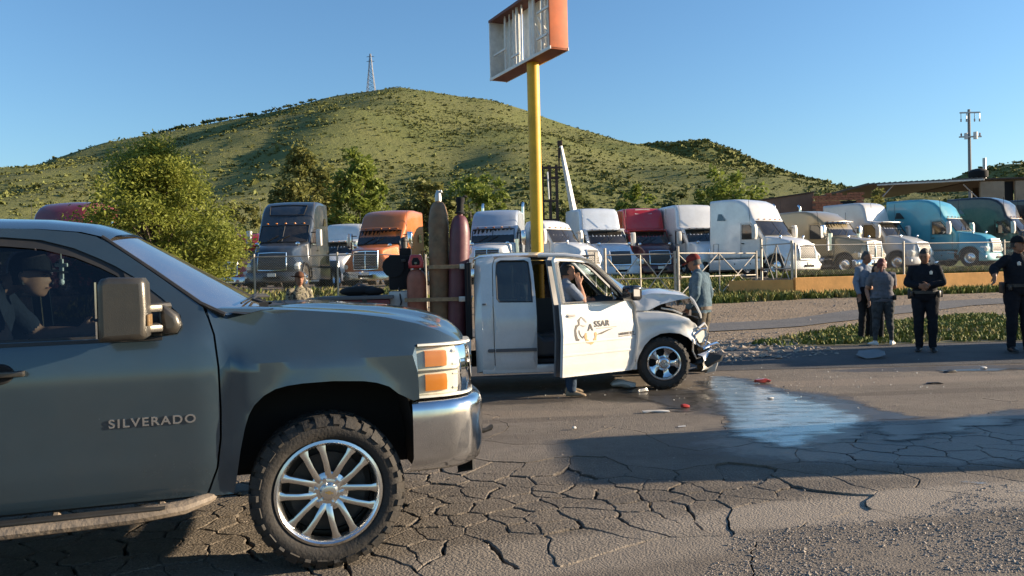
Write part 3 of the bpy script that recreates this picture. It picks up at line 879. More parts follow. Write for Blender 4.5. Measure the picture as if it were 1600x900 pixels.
def truck_wheel(parent, loc, side, rz=0.0):
    """22 inch six twin-spoke rim; side -1 = the right-hand wheels"""
    w = link('wheel', None, parent); w.location = loc; w.rotation_euler = (0, R(11), rz)
    Rt, Rr, wd = .415, .276, .29
    make_tyre(w, Rt, Rr, wd, 30)
    b = MB(); s = side
    f = s * .118
    b.lathe([(Rr + .004, s * .125), (Rr + .010, s * .134), (Rr - .004, s * .138), (Rr - .016, s * .126), (Rr - .028, s * .10), (Rr - .034, s * .02), (Rr - .03, -s * .12)], 56, 'Y')
    b.mi = 0
    def P(r, a, y): return Vector((r * math.cos(a), y, r * math.sin(a)))
    for k in range(6):
        a = 2 * math.pi * k / 6 + R(30)
        for q in (-1, 1):
            # twin spokes: start together near the hub, open outward to the rim
            st = [(.050, q * .10, .022, .092), (.095, q * .19, .0185, .112), (.160, q * .265, .0165, .118), (.225, q * .315, .018, .120), (.262, q * .34, .030, .116)]
            rings = []
            for (r, da, hwid, y) in st:
                c = a + da; t = hwid / r
                rings.append([P(r, c - t, s * (y - .035)), P(r, c - t * .9, s * (y - .004)), P(r, c - t * .35, s * y), P(r, c + t * .35, s * y), P(r, c + t * .9, s * (y - .004)), P(r, c + t, s * (y - .035))])
            b.loft(rings, True, True)
        # web that closes the rim end between neighbouring pairs
    b.lathe([(.105, s * .02), (.105, s * .088), (.085, s * .098), (.050, s * .100), (.046, s * .112), (.040, s * .120), (.001, s * .124)], 36, 'Y')
    b.build('rim', 'alloy', w, sharp=38)
    b = MB(); b.lathe([(.205, s * .03), (.205, s * .045), (.001, s * .045)], 32, 'Y'); b.lathe([(.25, -s * .09), (.24, -s * .02), (.001, -s * .02)], 32, 'Y')
    b.build('brake_disc', 'dark_steel', w)
    for k in range(6):
        a = 2 * math.pi * k / 6 + R(0)
        n = MB(); n.cyl(P(.068, a, s * .085), P(.068, a, s * .118), .0135, .011, 8)
        n.build('lug_nut', 'chrome', w)
    n = MB(); n.lathe([(.040, s * .118), (.039, s * .1265), (.034, s * .128), (.001, s * .128)], 28, 'Y'); n.build('hub_cap', 'alloy', w)
    e = MB()   # bow-tie emblem of the hub cap
    y = s * .1295
    e.add([(-.022, y, -.004), (-.008, y, -.004), (-.008, y, -.009), (.008, y, -.009), (.010, y, -.004), (.022, y, -.004), (.022, y, .004), (.008, y, .004), (.008, y, .009), (-.008, y, .009), (-.010, y, .004), (-.022, y, .004)], [tuple(range(12))])
    e.build('emblem', 'gold_badge', w)
    return w
mat('gold_badge', (.50, .36, .16), .35, .8)

def near_pickup():
    T = thing('pickup_truck', 'dark teal grey pickup truck with chrome bumper, cropped by the frame edge', 'pickup truck')
    th = R(18); P0 = gpt(517, 890)
    nrm = Vector((-math.sin(th), math.cos(th)))
    T.location = (P0.x + nrm.x, P0.y + nrm.y, 0); T.rotation_euler = (0, 0, th)
    def hw(x, z):
        w = interp([(.40, .95), (.50, .985), (.62, 1.0), (.95, 1.0), (1.09, .998), (1.115, 1.003), (1.14, .992), (1.26, .975), (1.34, .955), (1.40, .925), (1.45, .90), (1.60, .835), (1.75, .765), (1.84, .715), (1.90, .66)], z)
        if x > -.62:                      # front wing: shoulder rolls over to the bonnet, flare round the wheel
            if z > 1.17: w -= .10 * smooth(1.17, 1.42, z) * smooth(-.6, -.2, x)
            fl = smooth(-.50, -.40, x) * (1 - smooth(1.165, 1.195, z))
            w += .020 * fl - .020 * (1 - fl) * smooth(-.62, -.5, x) * smooth(.4, .5, z)
            w -= .18 * smooth(.50, 1.0, x) ** 1.3
            # lip of the arch
            dx = (x - .03) / .49; dz = (z - .42) / .60; dd = math.sqrt(dx * dx + max(dz, 0) ** 2)
            w += .012 * math.exp(-((dd - 1.03) / .09) ** 2)
        return w
    near = lambda x, z: -hw(x, z)
    g = .004
    arch = [(.487, .50), (.470, .68), (.458, .757), (.443, .83), (.425, .872), (.385, .925), (.336, .967), (.27, .992), (.198, 1.006), (.04, 1.016), (-.119, 1.014), (-.20, 1.006), (-.26, .992), (-.32, .96), (-.368, .913), (-.395, .865), (-.415, .803), (-.44, .69), (-.458, .573), (-.47, .50)]
    gapF = [(-.604, .455), (-.551, .60), (-.531, .75), (-.527, .90), (-.532, 1.12), (-.55, 1.287), (-.575, 1.37), (-.59, 1.425)]
    hoodE = [(-.59, 1.425), (-.40, 1.412), (-.10, 1.392), (.15, 1.368), (.35, 1.338), (.52, 1.298), (.64, 1.255), (.72, 1.215), (.765, 1.188)]
    fender = [(-.48, .455)] + gapF + hoodE[1:] + [(.62, 1.186), (.497, 1.183), (.498, 1.03), (.502, .886), (.47, .879)] + arch[5:]
    b = MB(); b.panel(fender, near, .05, .045); b.build('fender', 'teal_paint', T, sharp=28)
    b = MB(); b.panel(fender, lambda x, z: hw(x, z), .08, .045); b.build('fender', 'teal_paint', T, sharp=28)
    # front door
    ws = [(-.66, 1.470), (-.80, 1.578), (-.95, 1.692), (-1.07, 1.780), (-1.13, 1.812)]
    doorO = [(-.614, .462), (-.561, .60), (-.541, .75), (-.537, .90), (-.542, 1.12), (-.56, 1.287), (-.585, 1.37), (-.61, 1.43)] + ws + [(-1.22, 1.835), (-1.40, 1.852), (-1.58, 1.858), (-1.72, 1.858), (-1.735, 1.60), (-1.745, 1.30), (-1.75, .9), (-1.74, .462)]
    frame = [(-.93, 1.290), (-.78, 1.290), (-.728, 1.300), (-.708, 1.335), (-.715, 1.392), (-.80, 1.478), (-.931, 1.590), (-1.03, 1.655), (-1.112, 1.698), (-1.228, 1.752), (-1.379, 1.796), (-1.55, 1.812), (-1.67, 1.812), (-1.685, 1.55), (-1.69, 1.290)]
    b = MB(); b.panel(doorO, near, .05, .04, [frame])
    door = b.build('door', 'teal_paint', T, sharp=28)
    glassH = [(-.965, 1.302), (-.96, 1.44), (-.985, 1.575), (-1.025, 1.605), (-1.11, 1.652), (-1.225, 1.705), (-1.376, 1.748), (-1.55, 1.766), (-1.645, 1.768), (-1.66, 1.55), (-1.665, 1.302)]
    ins = lambda x, z: -(hw(x, z) - .012)
    sail = [(-.94, 1.292), (-.78, 1.292), (-.732, 1.302), (-.712, 1.336), (-.718, 1.388), (-.802, 1.474), (-.933, 1.585), (-.99, 1.618), (-.975, 1.57), (-.945, 1.44)]
    b = MB(); b.panel([(p[0] + (.0), p[1]) for p in frame], ins, .05, .02, [glassH, ]); b.build('window_frame', 'black_plastic', door)
    b = MB(); b.panel(sail, lambda x, z: -(hw(x, z) - .004), .05, .01); b.build('mirror_sail', 'mirror_shell', door)
    b = MB(); b.panel(glassH, lambda x, z: -(hw(x, z) - .022), .07, 0); b.build('door_glass', 'cab_glass', door, recalc=False)
    b = MB(); b.panel([(-1.68, 1.268), (-.80, 1.272), (-.80, 1.288), (-1.68, 1.286)], lambda x, z: -(hw(x, z) + .004), .1, .01); b.build('belt_seal', 'black_plastic', door)
    # handle: oval bowl, bar
    b = MB(); b.slab([(-1.52 + .062 * math.cos(a), 1.142 + .050 * math.sin(a)) for a in [k * math.pi / 10 for k in range(20)]], -1.012, -.975, .008, 2); h = b.build('handle_bowl', 'matte_black', door)
    b = MB(); b.slab([(-1.60, 1.128), (-1.41, 1.130), (-1.402, 1.142), (-1.41, 1.156), (-1.60, 1.158)], -1.045, -1.018, .008, 2); b.box((-1.425, -1.012, 1.143), (.03, .03, .024)); b.box((-1.585, -1.012, 1.143), (.03, .03, .024)); b.build('door_handle', 'mirror_shell', door)
    # raised name badge
    mt = Matrix.Translation((-1.055, -1.004, .848)) @ Matrix.Rotation(R(90), 4, 'X')
    text_part('badge_lettering', 'SILVERADO', .060, .004, 'badge_metal', door, mt, 0, 1.12, sp=1.22)
    # far door, rear doors, cab corners
    b = MB(); b.panel(doorO, lambda x, z: hw(x, z), .09, .04, [frame]); fd = b.build('door', 'teal_paint', T, sharp=28)
    b = MB(); b.panel(frame, lambda x, z: hw(x, z) - .02, .09, 0); b.build('door_glass', 'tint_glass', fd, recalc=False)
    rear = [(-1.765, .462), (-1.758, .9), (-1.752, 1.30), (-1.742, 1.60), (-1.73, 1.858), (-2.30, 1.852), (-2.62, 1.82), (-2.70, 1.30), (-2.70, .80), (-2.62, .462)]
    rwin = [(-1.80, 1.30), (-1.79, 1.80), (-2.30, 1.79), (-2.52, 1.74), (-2.58, 1.30)]
    for s in (-1, 1):
        b = MB(); b.panel(rear, lambda x, z: s * hw(x, z), .09, .04, [rwin]); rd = b.build('door', 'teal_paint', T, sharp=28)
        b = MB(); b.panel(rwin, lambda x, z: s * (hw(x, z) - .018), .12, 0); b.build('door_glass', 'tint_glass', rd, recalc=False)
    bedo = [(-2.715, .462), (-2.71, 1.28), (-4.72, 1.27), (-4.76, .60), (-4.15, .55), (-4.12, .75), (-4.0, .94), (-3.8, 1.01), (-3.5, 1.01), (-3.28, .94), (-3.16, .75), (-3.12, .48)]
    b = MB(); b.panel(bedo, near, .1, .05); b.mirror_y()
    b.box((-2.72, 0, .9), (.03, 1.9, .78)); b.box((-4.73, 0, .9), (.04, 1.9, .72)); b.box((-3.72, 0, .62), (2.0, 1.6, .05))
    b.build('cargo_bed', 'teal_paint', T, sharp=28)
    # roof, pillars to the screen, rear window wall
    b = MB(); rings = []
    for (x, ze, zc, we) in ((-1.062, 1.808, 1.846, .735), (-1.11, 1.826, 1.872, .722), (-1.20, 1.850, 1.905, .705), (-1.40, 1.868, 1.935, .695), (-1.8, 1.876, 1.945, .69), (-2.3, 1.868, 1.94, .69), (-2.6, 1.835, 1.90, .70), (-2.68, 1.80, 1.86, .71)):
        ring = []
        for k in range(17):
            t = -1 + 2 * k / 16; a = abs(t)
            y = we * t; z = lerp(zc, ze, a ** 3.2) - .012 * (1 if a > .99 else 0)
            ring.append((x + .07 * (1 - a ** 2.2) * smooth(-1.5, -1.05, x), y, z))
        rings.append(ring)
    b.loft(rings, False); b.build('roof', 'teal_paint', T, sharp=40)
    b = MB(); rings = [[(-2.69, s * .71, 1.80), (-2.71, s * .93, 1.28), (-2.71, s * .93, .6)] for s in (-1, 1)]; b.loft(rings, False); b.build('cab_rear_wall', 'teal_paint', T)
    b = MB(); rings = []
    for i in range(11):
        t = i / 10; ring = []; ze = lerp(1.806, 1.385, t)
        xe = interp([(1.385, -.49), (1.445, -.615), (1.806, -1.085)], ze); we = hw(-1.2, ze) - .008 if t < .9 else .93
        for k in range(17):
            u = -1 + 2 * k / 16; xc = lerp(-1.0, -.25, t)
            ring.append((lerp(xc, xe, abs(u) ** 2.2), we * u, ze + .034 * (1 - u * u) * (1 - t) + .02 * (1 - u * u) * t))
        rings.append(ring)
    b.loft(rings, False); b.build('windshield', 'windshield_glass', T, sharp=60, recalc=False)
    for s in (-1, 1):
        b = MB(); b.tube([(-1.10, s * .728, 1.812), (-.85, s * .812, 1.626), (-.62, s * .894, 1.450), (-.50, s * .925, 1.388)], [.010, .013, .013, .012], 6)
        b.build('pillar_seal', 'black_plastic', T)
    # cowl with wipers
    b = MB(); rings = []
    for (dx, dz) in ((-.02, .0), (.06, -.012), (.13, .004)):
        rings.append([(lerp(-.22, -.46, abs(u) ** 2.2) + dx, .93 * u, 1.398 + .022 * (1 - u * u) + dz) for u in [-1 + k / 8 for k in range(17)]])
    b.loft(rings, False); b.build('cowl', 'black_plastic', T)
    for y0 in (-.62, .15):
        b = MB(); b.tube([(-.30, y0, 1.435), (-.36, y0 + .05, 1.455), (-.34, y0 + .30, 1.470), (-.26, y0 + .62, 1.462)], .008, 6); b.tube([(-.42, y0 - .12, 1.44), (-.36, y0 + .28, 1.468), (-.33, y0 + .50, 1.462)], .006, 5)
        b.box((-.30, y0, 1.425), (.05, .05, .03)); b.build('wiper', 'black_plastic', T)
    # bonnet
    b = MB(); rings = []
    cent = [(-.20, 1.405), (0.0, 1.408), (.186, 1.392), (.35, 1.373), (.463, 1.366), (.58, 1.350), (.676, 1.331), (.77, 1.303), (.836, 1.270), (.89, 1.222), (.923, 1.188), (.945, 1.150)]
    for i in range(23):
        t = i / 22
        kx = t * (len(cent) - 1); i0 = min(int(kx), len(cent) - 2); fr = kx - i0
        cx = lerp(cent[i0][0], cent[i0 + 1][0], fr); cz = lerp(cent[i0][1], cent[i0 + 1][1], fr)
        ke = t * (len(hoodE) - 1); i1 = min(int(ke), len(hoodE) - 2); fe = ke - i1
        ex = lerp(hoodE[i1][0], hoodE[i1 + 1][0], fe); ez = lerp(hoodE[i1][1], hoodE[i1 + 1][1], fe)
        ex += .22 * (1 - smooth(0, .15, t)) * 0
        ew = hw(ex, ez) - .006
        ring = []
        for k in range(33):
            u = -1 + 2 * k / 32; a = abs(u)
            bul = .020 * smooth(.80, .62, a) * smooth(0, .2, t) * (1 - smooth(.8, 1, t))
            side = a ** 2.4
            xx = lerp(cx, ex, a ** 2.6); zz = lerp(cz, ez, side) + bul + .004 - .006 * (a > .99)
            ring.append((xx, ew * u, zz))
        rings.append(ring)
    b.loft(rings, False); b.build('hood', 'teal_paint', T, sharp=40)
    # front: grille, lamps, bumper
    def plan(t):     # path round the nose: from the right wheel arch round to the left one
        pts = [(.44, -1.0), (.56, -.998), (.67, -.985), (.76, -.945), (.82, -.885), (.865, -.80), (.90, -.66), (.93, -.45), (.945, -.2), (.95, 0)]
        pts = pts + [(x, -y) for x, y in reversed(pts[:-1])]
        k = t * (len(pts) - 1); i = min(int(k), len(pts) - 2); f = k - i
        return Vector((lerp(pts[i][0], pts[i + 1][0], f), lerp(pts[i][1], pts[i + 1][1], f)))
    def sweep(t0, t1, n, prof, grow=0.0):
        rings = []
        for i in range(n + 1):
            t = lerp(t0, t1, i / n); p = plan(t); q = plan(min(1, t + .01)) - plan(max(0, t - .01)); nn = Vector((q.y, -q.x)).normalized()
            rings.append([(p.x + nn.x * o, p.y + nn.y * o, z) for (o, z) in prof])
        return rings
    bp = [(-.03, .480), (.005, .484), (.018, .50), (.028, .56), (.034, .65), (.036, .74), (.034, .82), (.026, .852), (.008, .868), (-.05, .876)]
    rings = sweep(0.0, 1.0, 60, bp)
    for i, rg_ in enumerate(rings):              # tuck the ends, lift the lower rim towards the wheels
        t = i / 60; e = min(t, 1 - t)
        for j, p in enumerate(rg_):
            z = p[2]
            if z < .6: z += .0 + .03 * smooth(.12, .5, e)
            rg_[j] = (p[0] + .020 * (1 if z > .5 else 0), p[1], z)
    b = MB(); b.loft(rings, False); b.build('front_bumper', 'chrome', T, sharp=60)
    b = MB(); b.loft(sweep(.25, .75, 20, [(.0, .50), (.0, .42), (-.1, .40)]), False); b.build('air_dam', 'black_plastic', T)
    b = MB(); b.tube([(.90, -.60, .60), (1.0, -.60, .60), (1.035, -.60, .62), (1.04, -.56, .60), (1.0, -.53, .58), (.92, -.53, .58)], .014, 6); b.build('tow_hook', 'dark_steel', T)
    for s in (0, 1):
        rr = (.030, .36) if s == 0 else (.970, .64)
        la, lb = rr
        hl = MB(); hl.loft(sweep(la, lb, 18, [(-.055, .895), (-.04, .90), (-.035, 1.03), (-.045, 1.165), (-.06, 1.175)]), False)
        H_ = hl.build('headlight', 'lens_white', T)
        cov = MB(); cov.loft(sweep(la, lb, 24, [(-.045, .888), (-.012, .895), (-.004, .95), (-.010, 1.06), (-.022, 1.150), (-.04, 1.182)]), False); cov.build('lens_cover', 'clear_lens', H_, recalc=False)
        def seg(a, b_): return lerp(la, lb, a), lerp(la, lb, b_)
        for (z0, z1) in ((.915, 1.015), (1.05, 1.145)):
            t0, t1 = seg(.06, .27); am = MB(); am.loft(sweep(t0, t1, 6, [(-.045, z0), (-.022, z0 + .006), (-.018, (z0 + z1) / 2), (-.024, z1 - .006), (-.045, z1)]), False)
            for e in (0, 6):
                pass
            am.build('side_marker', 'amber', H_)
            t0, t1 = seg(.36, .88); rf = MB(); rf.loft(sweep(t0, t1, 12, [(-.040, z0), (-.030, z0 + .01), (-.065, (z0 + z1) / 2), (-.030, z1 - .01), (-.040, z1)]), False); rf.build('reflector', 'lens_silver', H_)
        t0, t1 = seg(0, 1); bar = MB(); bar.loft(sweep(t0, t1, 14, [(-.05, 1.027), (-.022, 1.029), (-.022, 1.037), (-.05, 1.039)]), False); bar.build('chrome_divider', 'chrome', H_)
        rim_ = MB(); rim_.loft(sweep(la, lb, 18, [(-.05, 1.172), (-.010, 1.174), (-.012, 1.186), (-.05, 1.188)]), False); rim_.build('lamp_rim', 'lens_white', H_); rim_ = MB(); rim_.loft(sweep(la, lb, 18, [(-.05, .884), (-.002, .886), (-.002, .897), (-.05, .899)]), False); rim_.build('lamp_rim', 'lens_white', H_)
    b = MB(); b.loft(sweep(.36, .64, 16, [(-.03, .90), (-.02, 1.16)]), False); G = b.build('grille', 'matte_black', T)
    b = MB(); b.loft(sweep(.355, .645, 16, [(-.01, 1.00), (.012, 1.01), (.012, 1.07), (-.01, 1.08)]), False); b.build('grille_bar', 'chrome', G)
    b = MB(); b.box((.975, 0, 1.04), (.02, .26, .07), bev=.02); b.build('emblem', 'gold_badge', G)
    # wheel housings, frame, underside
    for s in (-1, 1):
        b = MB()
        pr = [(-.50, .48), (-.49, .68), (-.44, .88), (-.32, .99), (-.14, 1.04), (.18, 1.035), (.34, .99), (.45, .88), (.49, .70), (.505, .46)]
        b.loft([[(x, s * y, z) for (x, z) in pr] for y in (.955, .55)], False)
        b.add([(x, s * .56, z) for (x, z) in pr], [tuple(range(len(pr)))]); b.build('wheel_housing', 'undercoat', T)
        b = MB(); b.loft([[(x - 3.64, s * y, z) for (x, z) in pr] for y in (.955, .5)], False); b.add([(x - 3.64, s * .51, z) for (x, z) in pr], [tuple(range(len(pr)))]); b.build('wheel_housing', 'undercoat', T)
    b = MB(); b.box((-1.95, .45, .52), (5.4, .10, .16)); b.box((-1.95, -.45, .52), (5.4, .10, .16)); b.box((0, 0, .42), (.12, 1.5, .10)); b.box((-3.64, 0, .42), (.14, 1.5, .12)); b.box((-1.6, 0, .56), (2.2, 1.7, .06)); b.box((.2, 0, .72), (.9, .9, .36)); b.ball((-3.64, 0, .42), .17)
    b.box((-1.65, .93, .50), (2.2, .06, .10)); b.box((-1.65, -.93, .50), (2.2, .06, .10))
    b.build('chassis', 'undercoat', T)
    truck_wheel(T, (0.005, -.868, .413), -1, R(-1)); truck_wheel(T, (0.0, .868, .413), 1, R(-1)); truck_wheel(T, (-3.64, -.868, .413), -1); truck_wheel(T, (-3.64, .868, .413), 1)
    # side step: bent tube with a tread
    for s in (-1, 1):
        b = MB(); b.tube([(-2.65, s * .95, .44), (-2.55, s * 1.02, .415), (-2.2, s * 1.05, .405), (-1.5, s * 1.05, .405), (-.95, s * 1.05, .412), (-.72, s * 1.03, .425), (-.62, s * .97, .440), (-.56, s * .90, .455)], [.03, .042, .045, .045, .044, .040, .034, .028], 10, True, (1.25, .85))
        st = b.build('side_step', 'running_board', T)
        b = MB(); b.box((-1.45, s * 1.055, .444), (1.3, .07, .012), bev=.004); b.build('step_tread', 'black_plastic', st)
        for x in (-2.2, -1.30, -.82):
            b = MB(); b.tube([(x, s * 1.04, .40), (x - .01, s * .9, .45), (x, s * .6, .50)], .02, 6); b.build('step_bracket', 'running_board', st)
    # towing mirror on two arms
    mr = link('side_mirror', None, T)
    def mshape(p):
        return Vector((p.x - .03 * ((p.y + 1.13) / .1), p.y, p.z))
    b = MB(); b.slab([(-1.055, 1.30), (-1.045, 1.285), (-.86, 1.292), (-.842, 1.305), (-.838, 1.42), (-.842, 1.562), (-.858, 1.588), (-1.0, 1.592), (-1.035, 1.585), (-1.055, 1.56)], -1.235, -1.035, .030, 4, None, .05)
    b.build('mirror_shell', 'mirror_shell', mr, sharp=50)
    b = MB(); b.box((-1.058, -1.135, 1.485), (.008, .17, .17)); b.box((-1.058, -1.135, 1.345), (.008, .17, .08)); b.build('mirror_glass', 'chrome', mr)
    b = MB(); b.box((-.838, -1.15, 1.383), (.012, .15, .055), bev=.004); b.box((-.836, -1.13, 1.383), (.014, .05, .045), bev=.004); b.build('marker_recess', 'amber_dull', mr)
    for z in (1.435, 1.335):
        b = MB(); b.tube([(-.90, -1.10, z), (-.84, -1.03, z + .005), (-.77, -.95, z + .008)], .024, 8, True, (1.0, .9)); b.box((-.86, -1.06, z), (.14, .06, .036), (0, 0, R(38)), bev=.01); b.build('mirror_arm', 'mirror_shell', mr)
    b = MB(); b.slab([(-.80, 1.30), (-.73, 1.305), (-.705, 1.345), (-.72, 1.40), (-.79, 1.455), (-.815, 1.40)], -1.02, -.92, .03, 3); b.build('mirror_base', 'mirror_shell', mr, sharp=50)
    b = MB(); b.slab([(-.845, 1.30), (-.838, 1.42), (-.842, 1.56), (-.98, 1.58), (-1.04, 1.56), (-1.04, 1.30)], 1.04, 1.22, .03, 3); b.box((-.86, 1.0, 1.38), (.10, .16, .10)); b.build('mirror_shell', 'mirror_shell', mr)
    # cabin
    inn = link('cabin', None, T)
    b = MB(); b.box((-1.55, 0, .72), (1.9, 1.7, .1)); b.slab([(-.45, .8), (-.42, 1.34), (-.60, 1.38), (-.80, 1.30), (-.86, 1.10), (-.78, .8)], -.88, .88, .05, 3); b.build('dashboard', 'interior', inn)
    b = MB(); b.box((-1.75, 0, 1.845), (1.0, 1.20, .02)); b.box((-2.60, 0, 1.25), (.04, 1.6, .9)); b.build('headliner', 'interior', inn)
    for y in (-.47, .47):
        b = MB(); b.slab([(-1.35, .80), (-1.30, 1.0), (-1.45, 1.06), (-1.80, 1.02), (-1.92, 1.10), (-2.02, 1.55), (-2.10, 1.58), (-2.16, 1.50), (-2.06, .9), (-1.98, .8)], y - .25, y + .25, .05, 3); b.slab([(-2.03, 1.58), (-2.06, 1.78), (-2.14, 1.80), (-2.18, 1.76), (-2.15, 1.58)], y - .13, y + .13, .04, 3); b.build('seat', 'seat_cloth', inn)
    b = MB(); b.lathe([(.185, -.013), (.198, 0), (.185, .013), (.172, 0)], 28, 'X', (0, 0, 0), True); b.tube([(0, -.18, 0), (.02, 0, -.02), (0, .18, 0)], .016, 6); b.tube([(.02, 0, -.02), (0, 0, -.18)], .016, 6); b.xf(Matrix.Translation((-1.02, .45, 1.26)) @ Matrix.Rotation(R(25), 4, 'Y')); b.build('steering_wheel', 'matte_black', inn)
    b = MB(); b.box((-1.02, 0, 1.76), (.03, .26, .07), bev=.012); b.cyl((-1.0, 0, 1.77), (-.96, 0, 1.80), .012); b.build('rear_view_mirror', 'black_plastic', inn)
    return T
mat('lens_silver', (.80, .79, .74), .3)
mat('amber_dull', (.20, .12, .05), .4)
PICKUP = near_pickup()
# cross hanging from the inner mirror
mat('bead_white', (.80, .80, .74), .3)
def hang_cross():
    b = MB(); b.cyl((0, 0, .075), (0, 0, .155), .002, n=4); b.box((0, 0, .03), (.012, .022, .11), bev=.004); b.box((0, 0, .052), (.012, .07, .02), bev=.004); b.ball((0, 0, -.04), (.014, .014, .018)); b.cyl((0, 0, -.04), (0, 0, .0), .003, n=4)
    o = b.build('hanging_cross', 'bead_white'); tag(o, 'small white cross ornament hanging inside the dark teal pickup cab', 'ornament')
    o.matrix_world = PICKUP.matrix_basis @ Matrix.Translation((-1.34, -.50, 1.62)) @ Matrix.Rotation(R(70), 4, 'Z')
hang_cross()
# ================================================================ WRECKED WHITE PICKUP
mat('white_paint', (.66, .65, .62), .22, var=.05, vscale=3, coat=1.0, dirt=.30, dirtcol=(.40, .34, .26))
mat('white_trim', (.60, .58, .54), .5, dirt=.4, vscale=6, dirtcol=(.25, .2, .15))
mat('grey_trim', (.10, .10, .105), .5)
mat('decal_dark', (.055, .045, .04), .5)
mat('decal_orange', (.55, .28, .10), .5)
mat('decal_grey', (.30, .28, .26), .5)
def chrome_steel_wheel(parent, loc, side, rz):
    w = link('wheel', None, parent); w.location = loc; w.rotation_euler = (0, R(20), rz)
    Rt, Rr = .352, .215; s = side
    make_tyre(w, Rt, Rr, .26, 26)
    b = MB()
    b.lathe([(Rr + .003, s * .115), (Rr + .010, s * .122), (Rr - .004, s * .126), (Rr - .014, s * .116), (Rr - .022, s * .085), (Rr - .03, s * .05), (Rr - .03, -s * .1)], 48, 'Y')
    def P(r, a, y): return Vector((r * math.cos(a), y, r * math.sin(a)))
    for k in range(5):
        a = 2 * math.pi * k / 5 + .3; rings = []
        for (r, t, y) in ((.075, .50, .062), (.105, .40, .058), (.15, .30, .062), (.192, .40, .080)):
            rings.append([P(r, a - t, s * (y - .03)), P(r, a - t * .85, s * y), P(r, a, s * (y + .012)), P(r, a + t * .85, s * y), P(r, a + t, s * (y - .03))])
        b.loft(rings, True, True)
    b.lathe([(.100, s * .02), (.098, s * .058), (.080, s * .070)], 36, 'Y')
    b.build('rim', 'chrome', w, sharp=40)
    b = MB(); b.lathe([(.19, s * .01), (.17, s * .022), (.001, s * .022)], 28, 'Y'); b.build('rim_backing', 'matte_black', w)
    h = MB(); h.lathe([(.080, s * .06), (.078, s * .098), (.066, s * .112), (.052, s * .116), (.05, s * .122), (.001, s * .124)], 32, 'Y'); h = h.build('hub_cap', 'chrome', w)
    e = MB(); e.lathe([(.042, s * .124), (.042, s * .128), (.034, s * .128), (.034, s * .124)], 24, 'Y')
    for a in (45, 135): 
        c, q = math.cos(R(a)) * .034, math.sin(R(a)) * .034
        e.tube([(-c, s * .127, -q), (c, s * .127, q)], .005, 5)
    e.build('emblem', 'decal_grey', h)
    return w
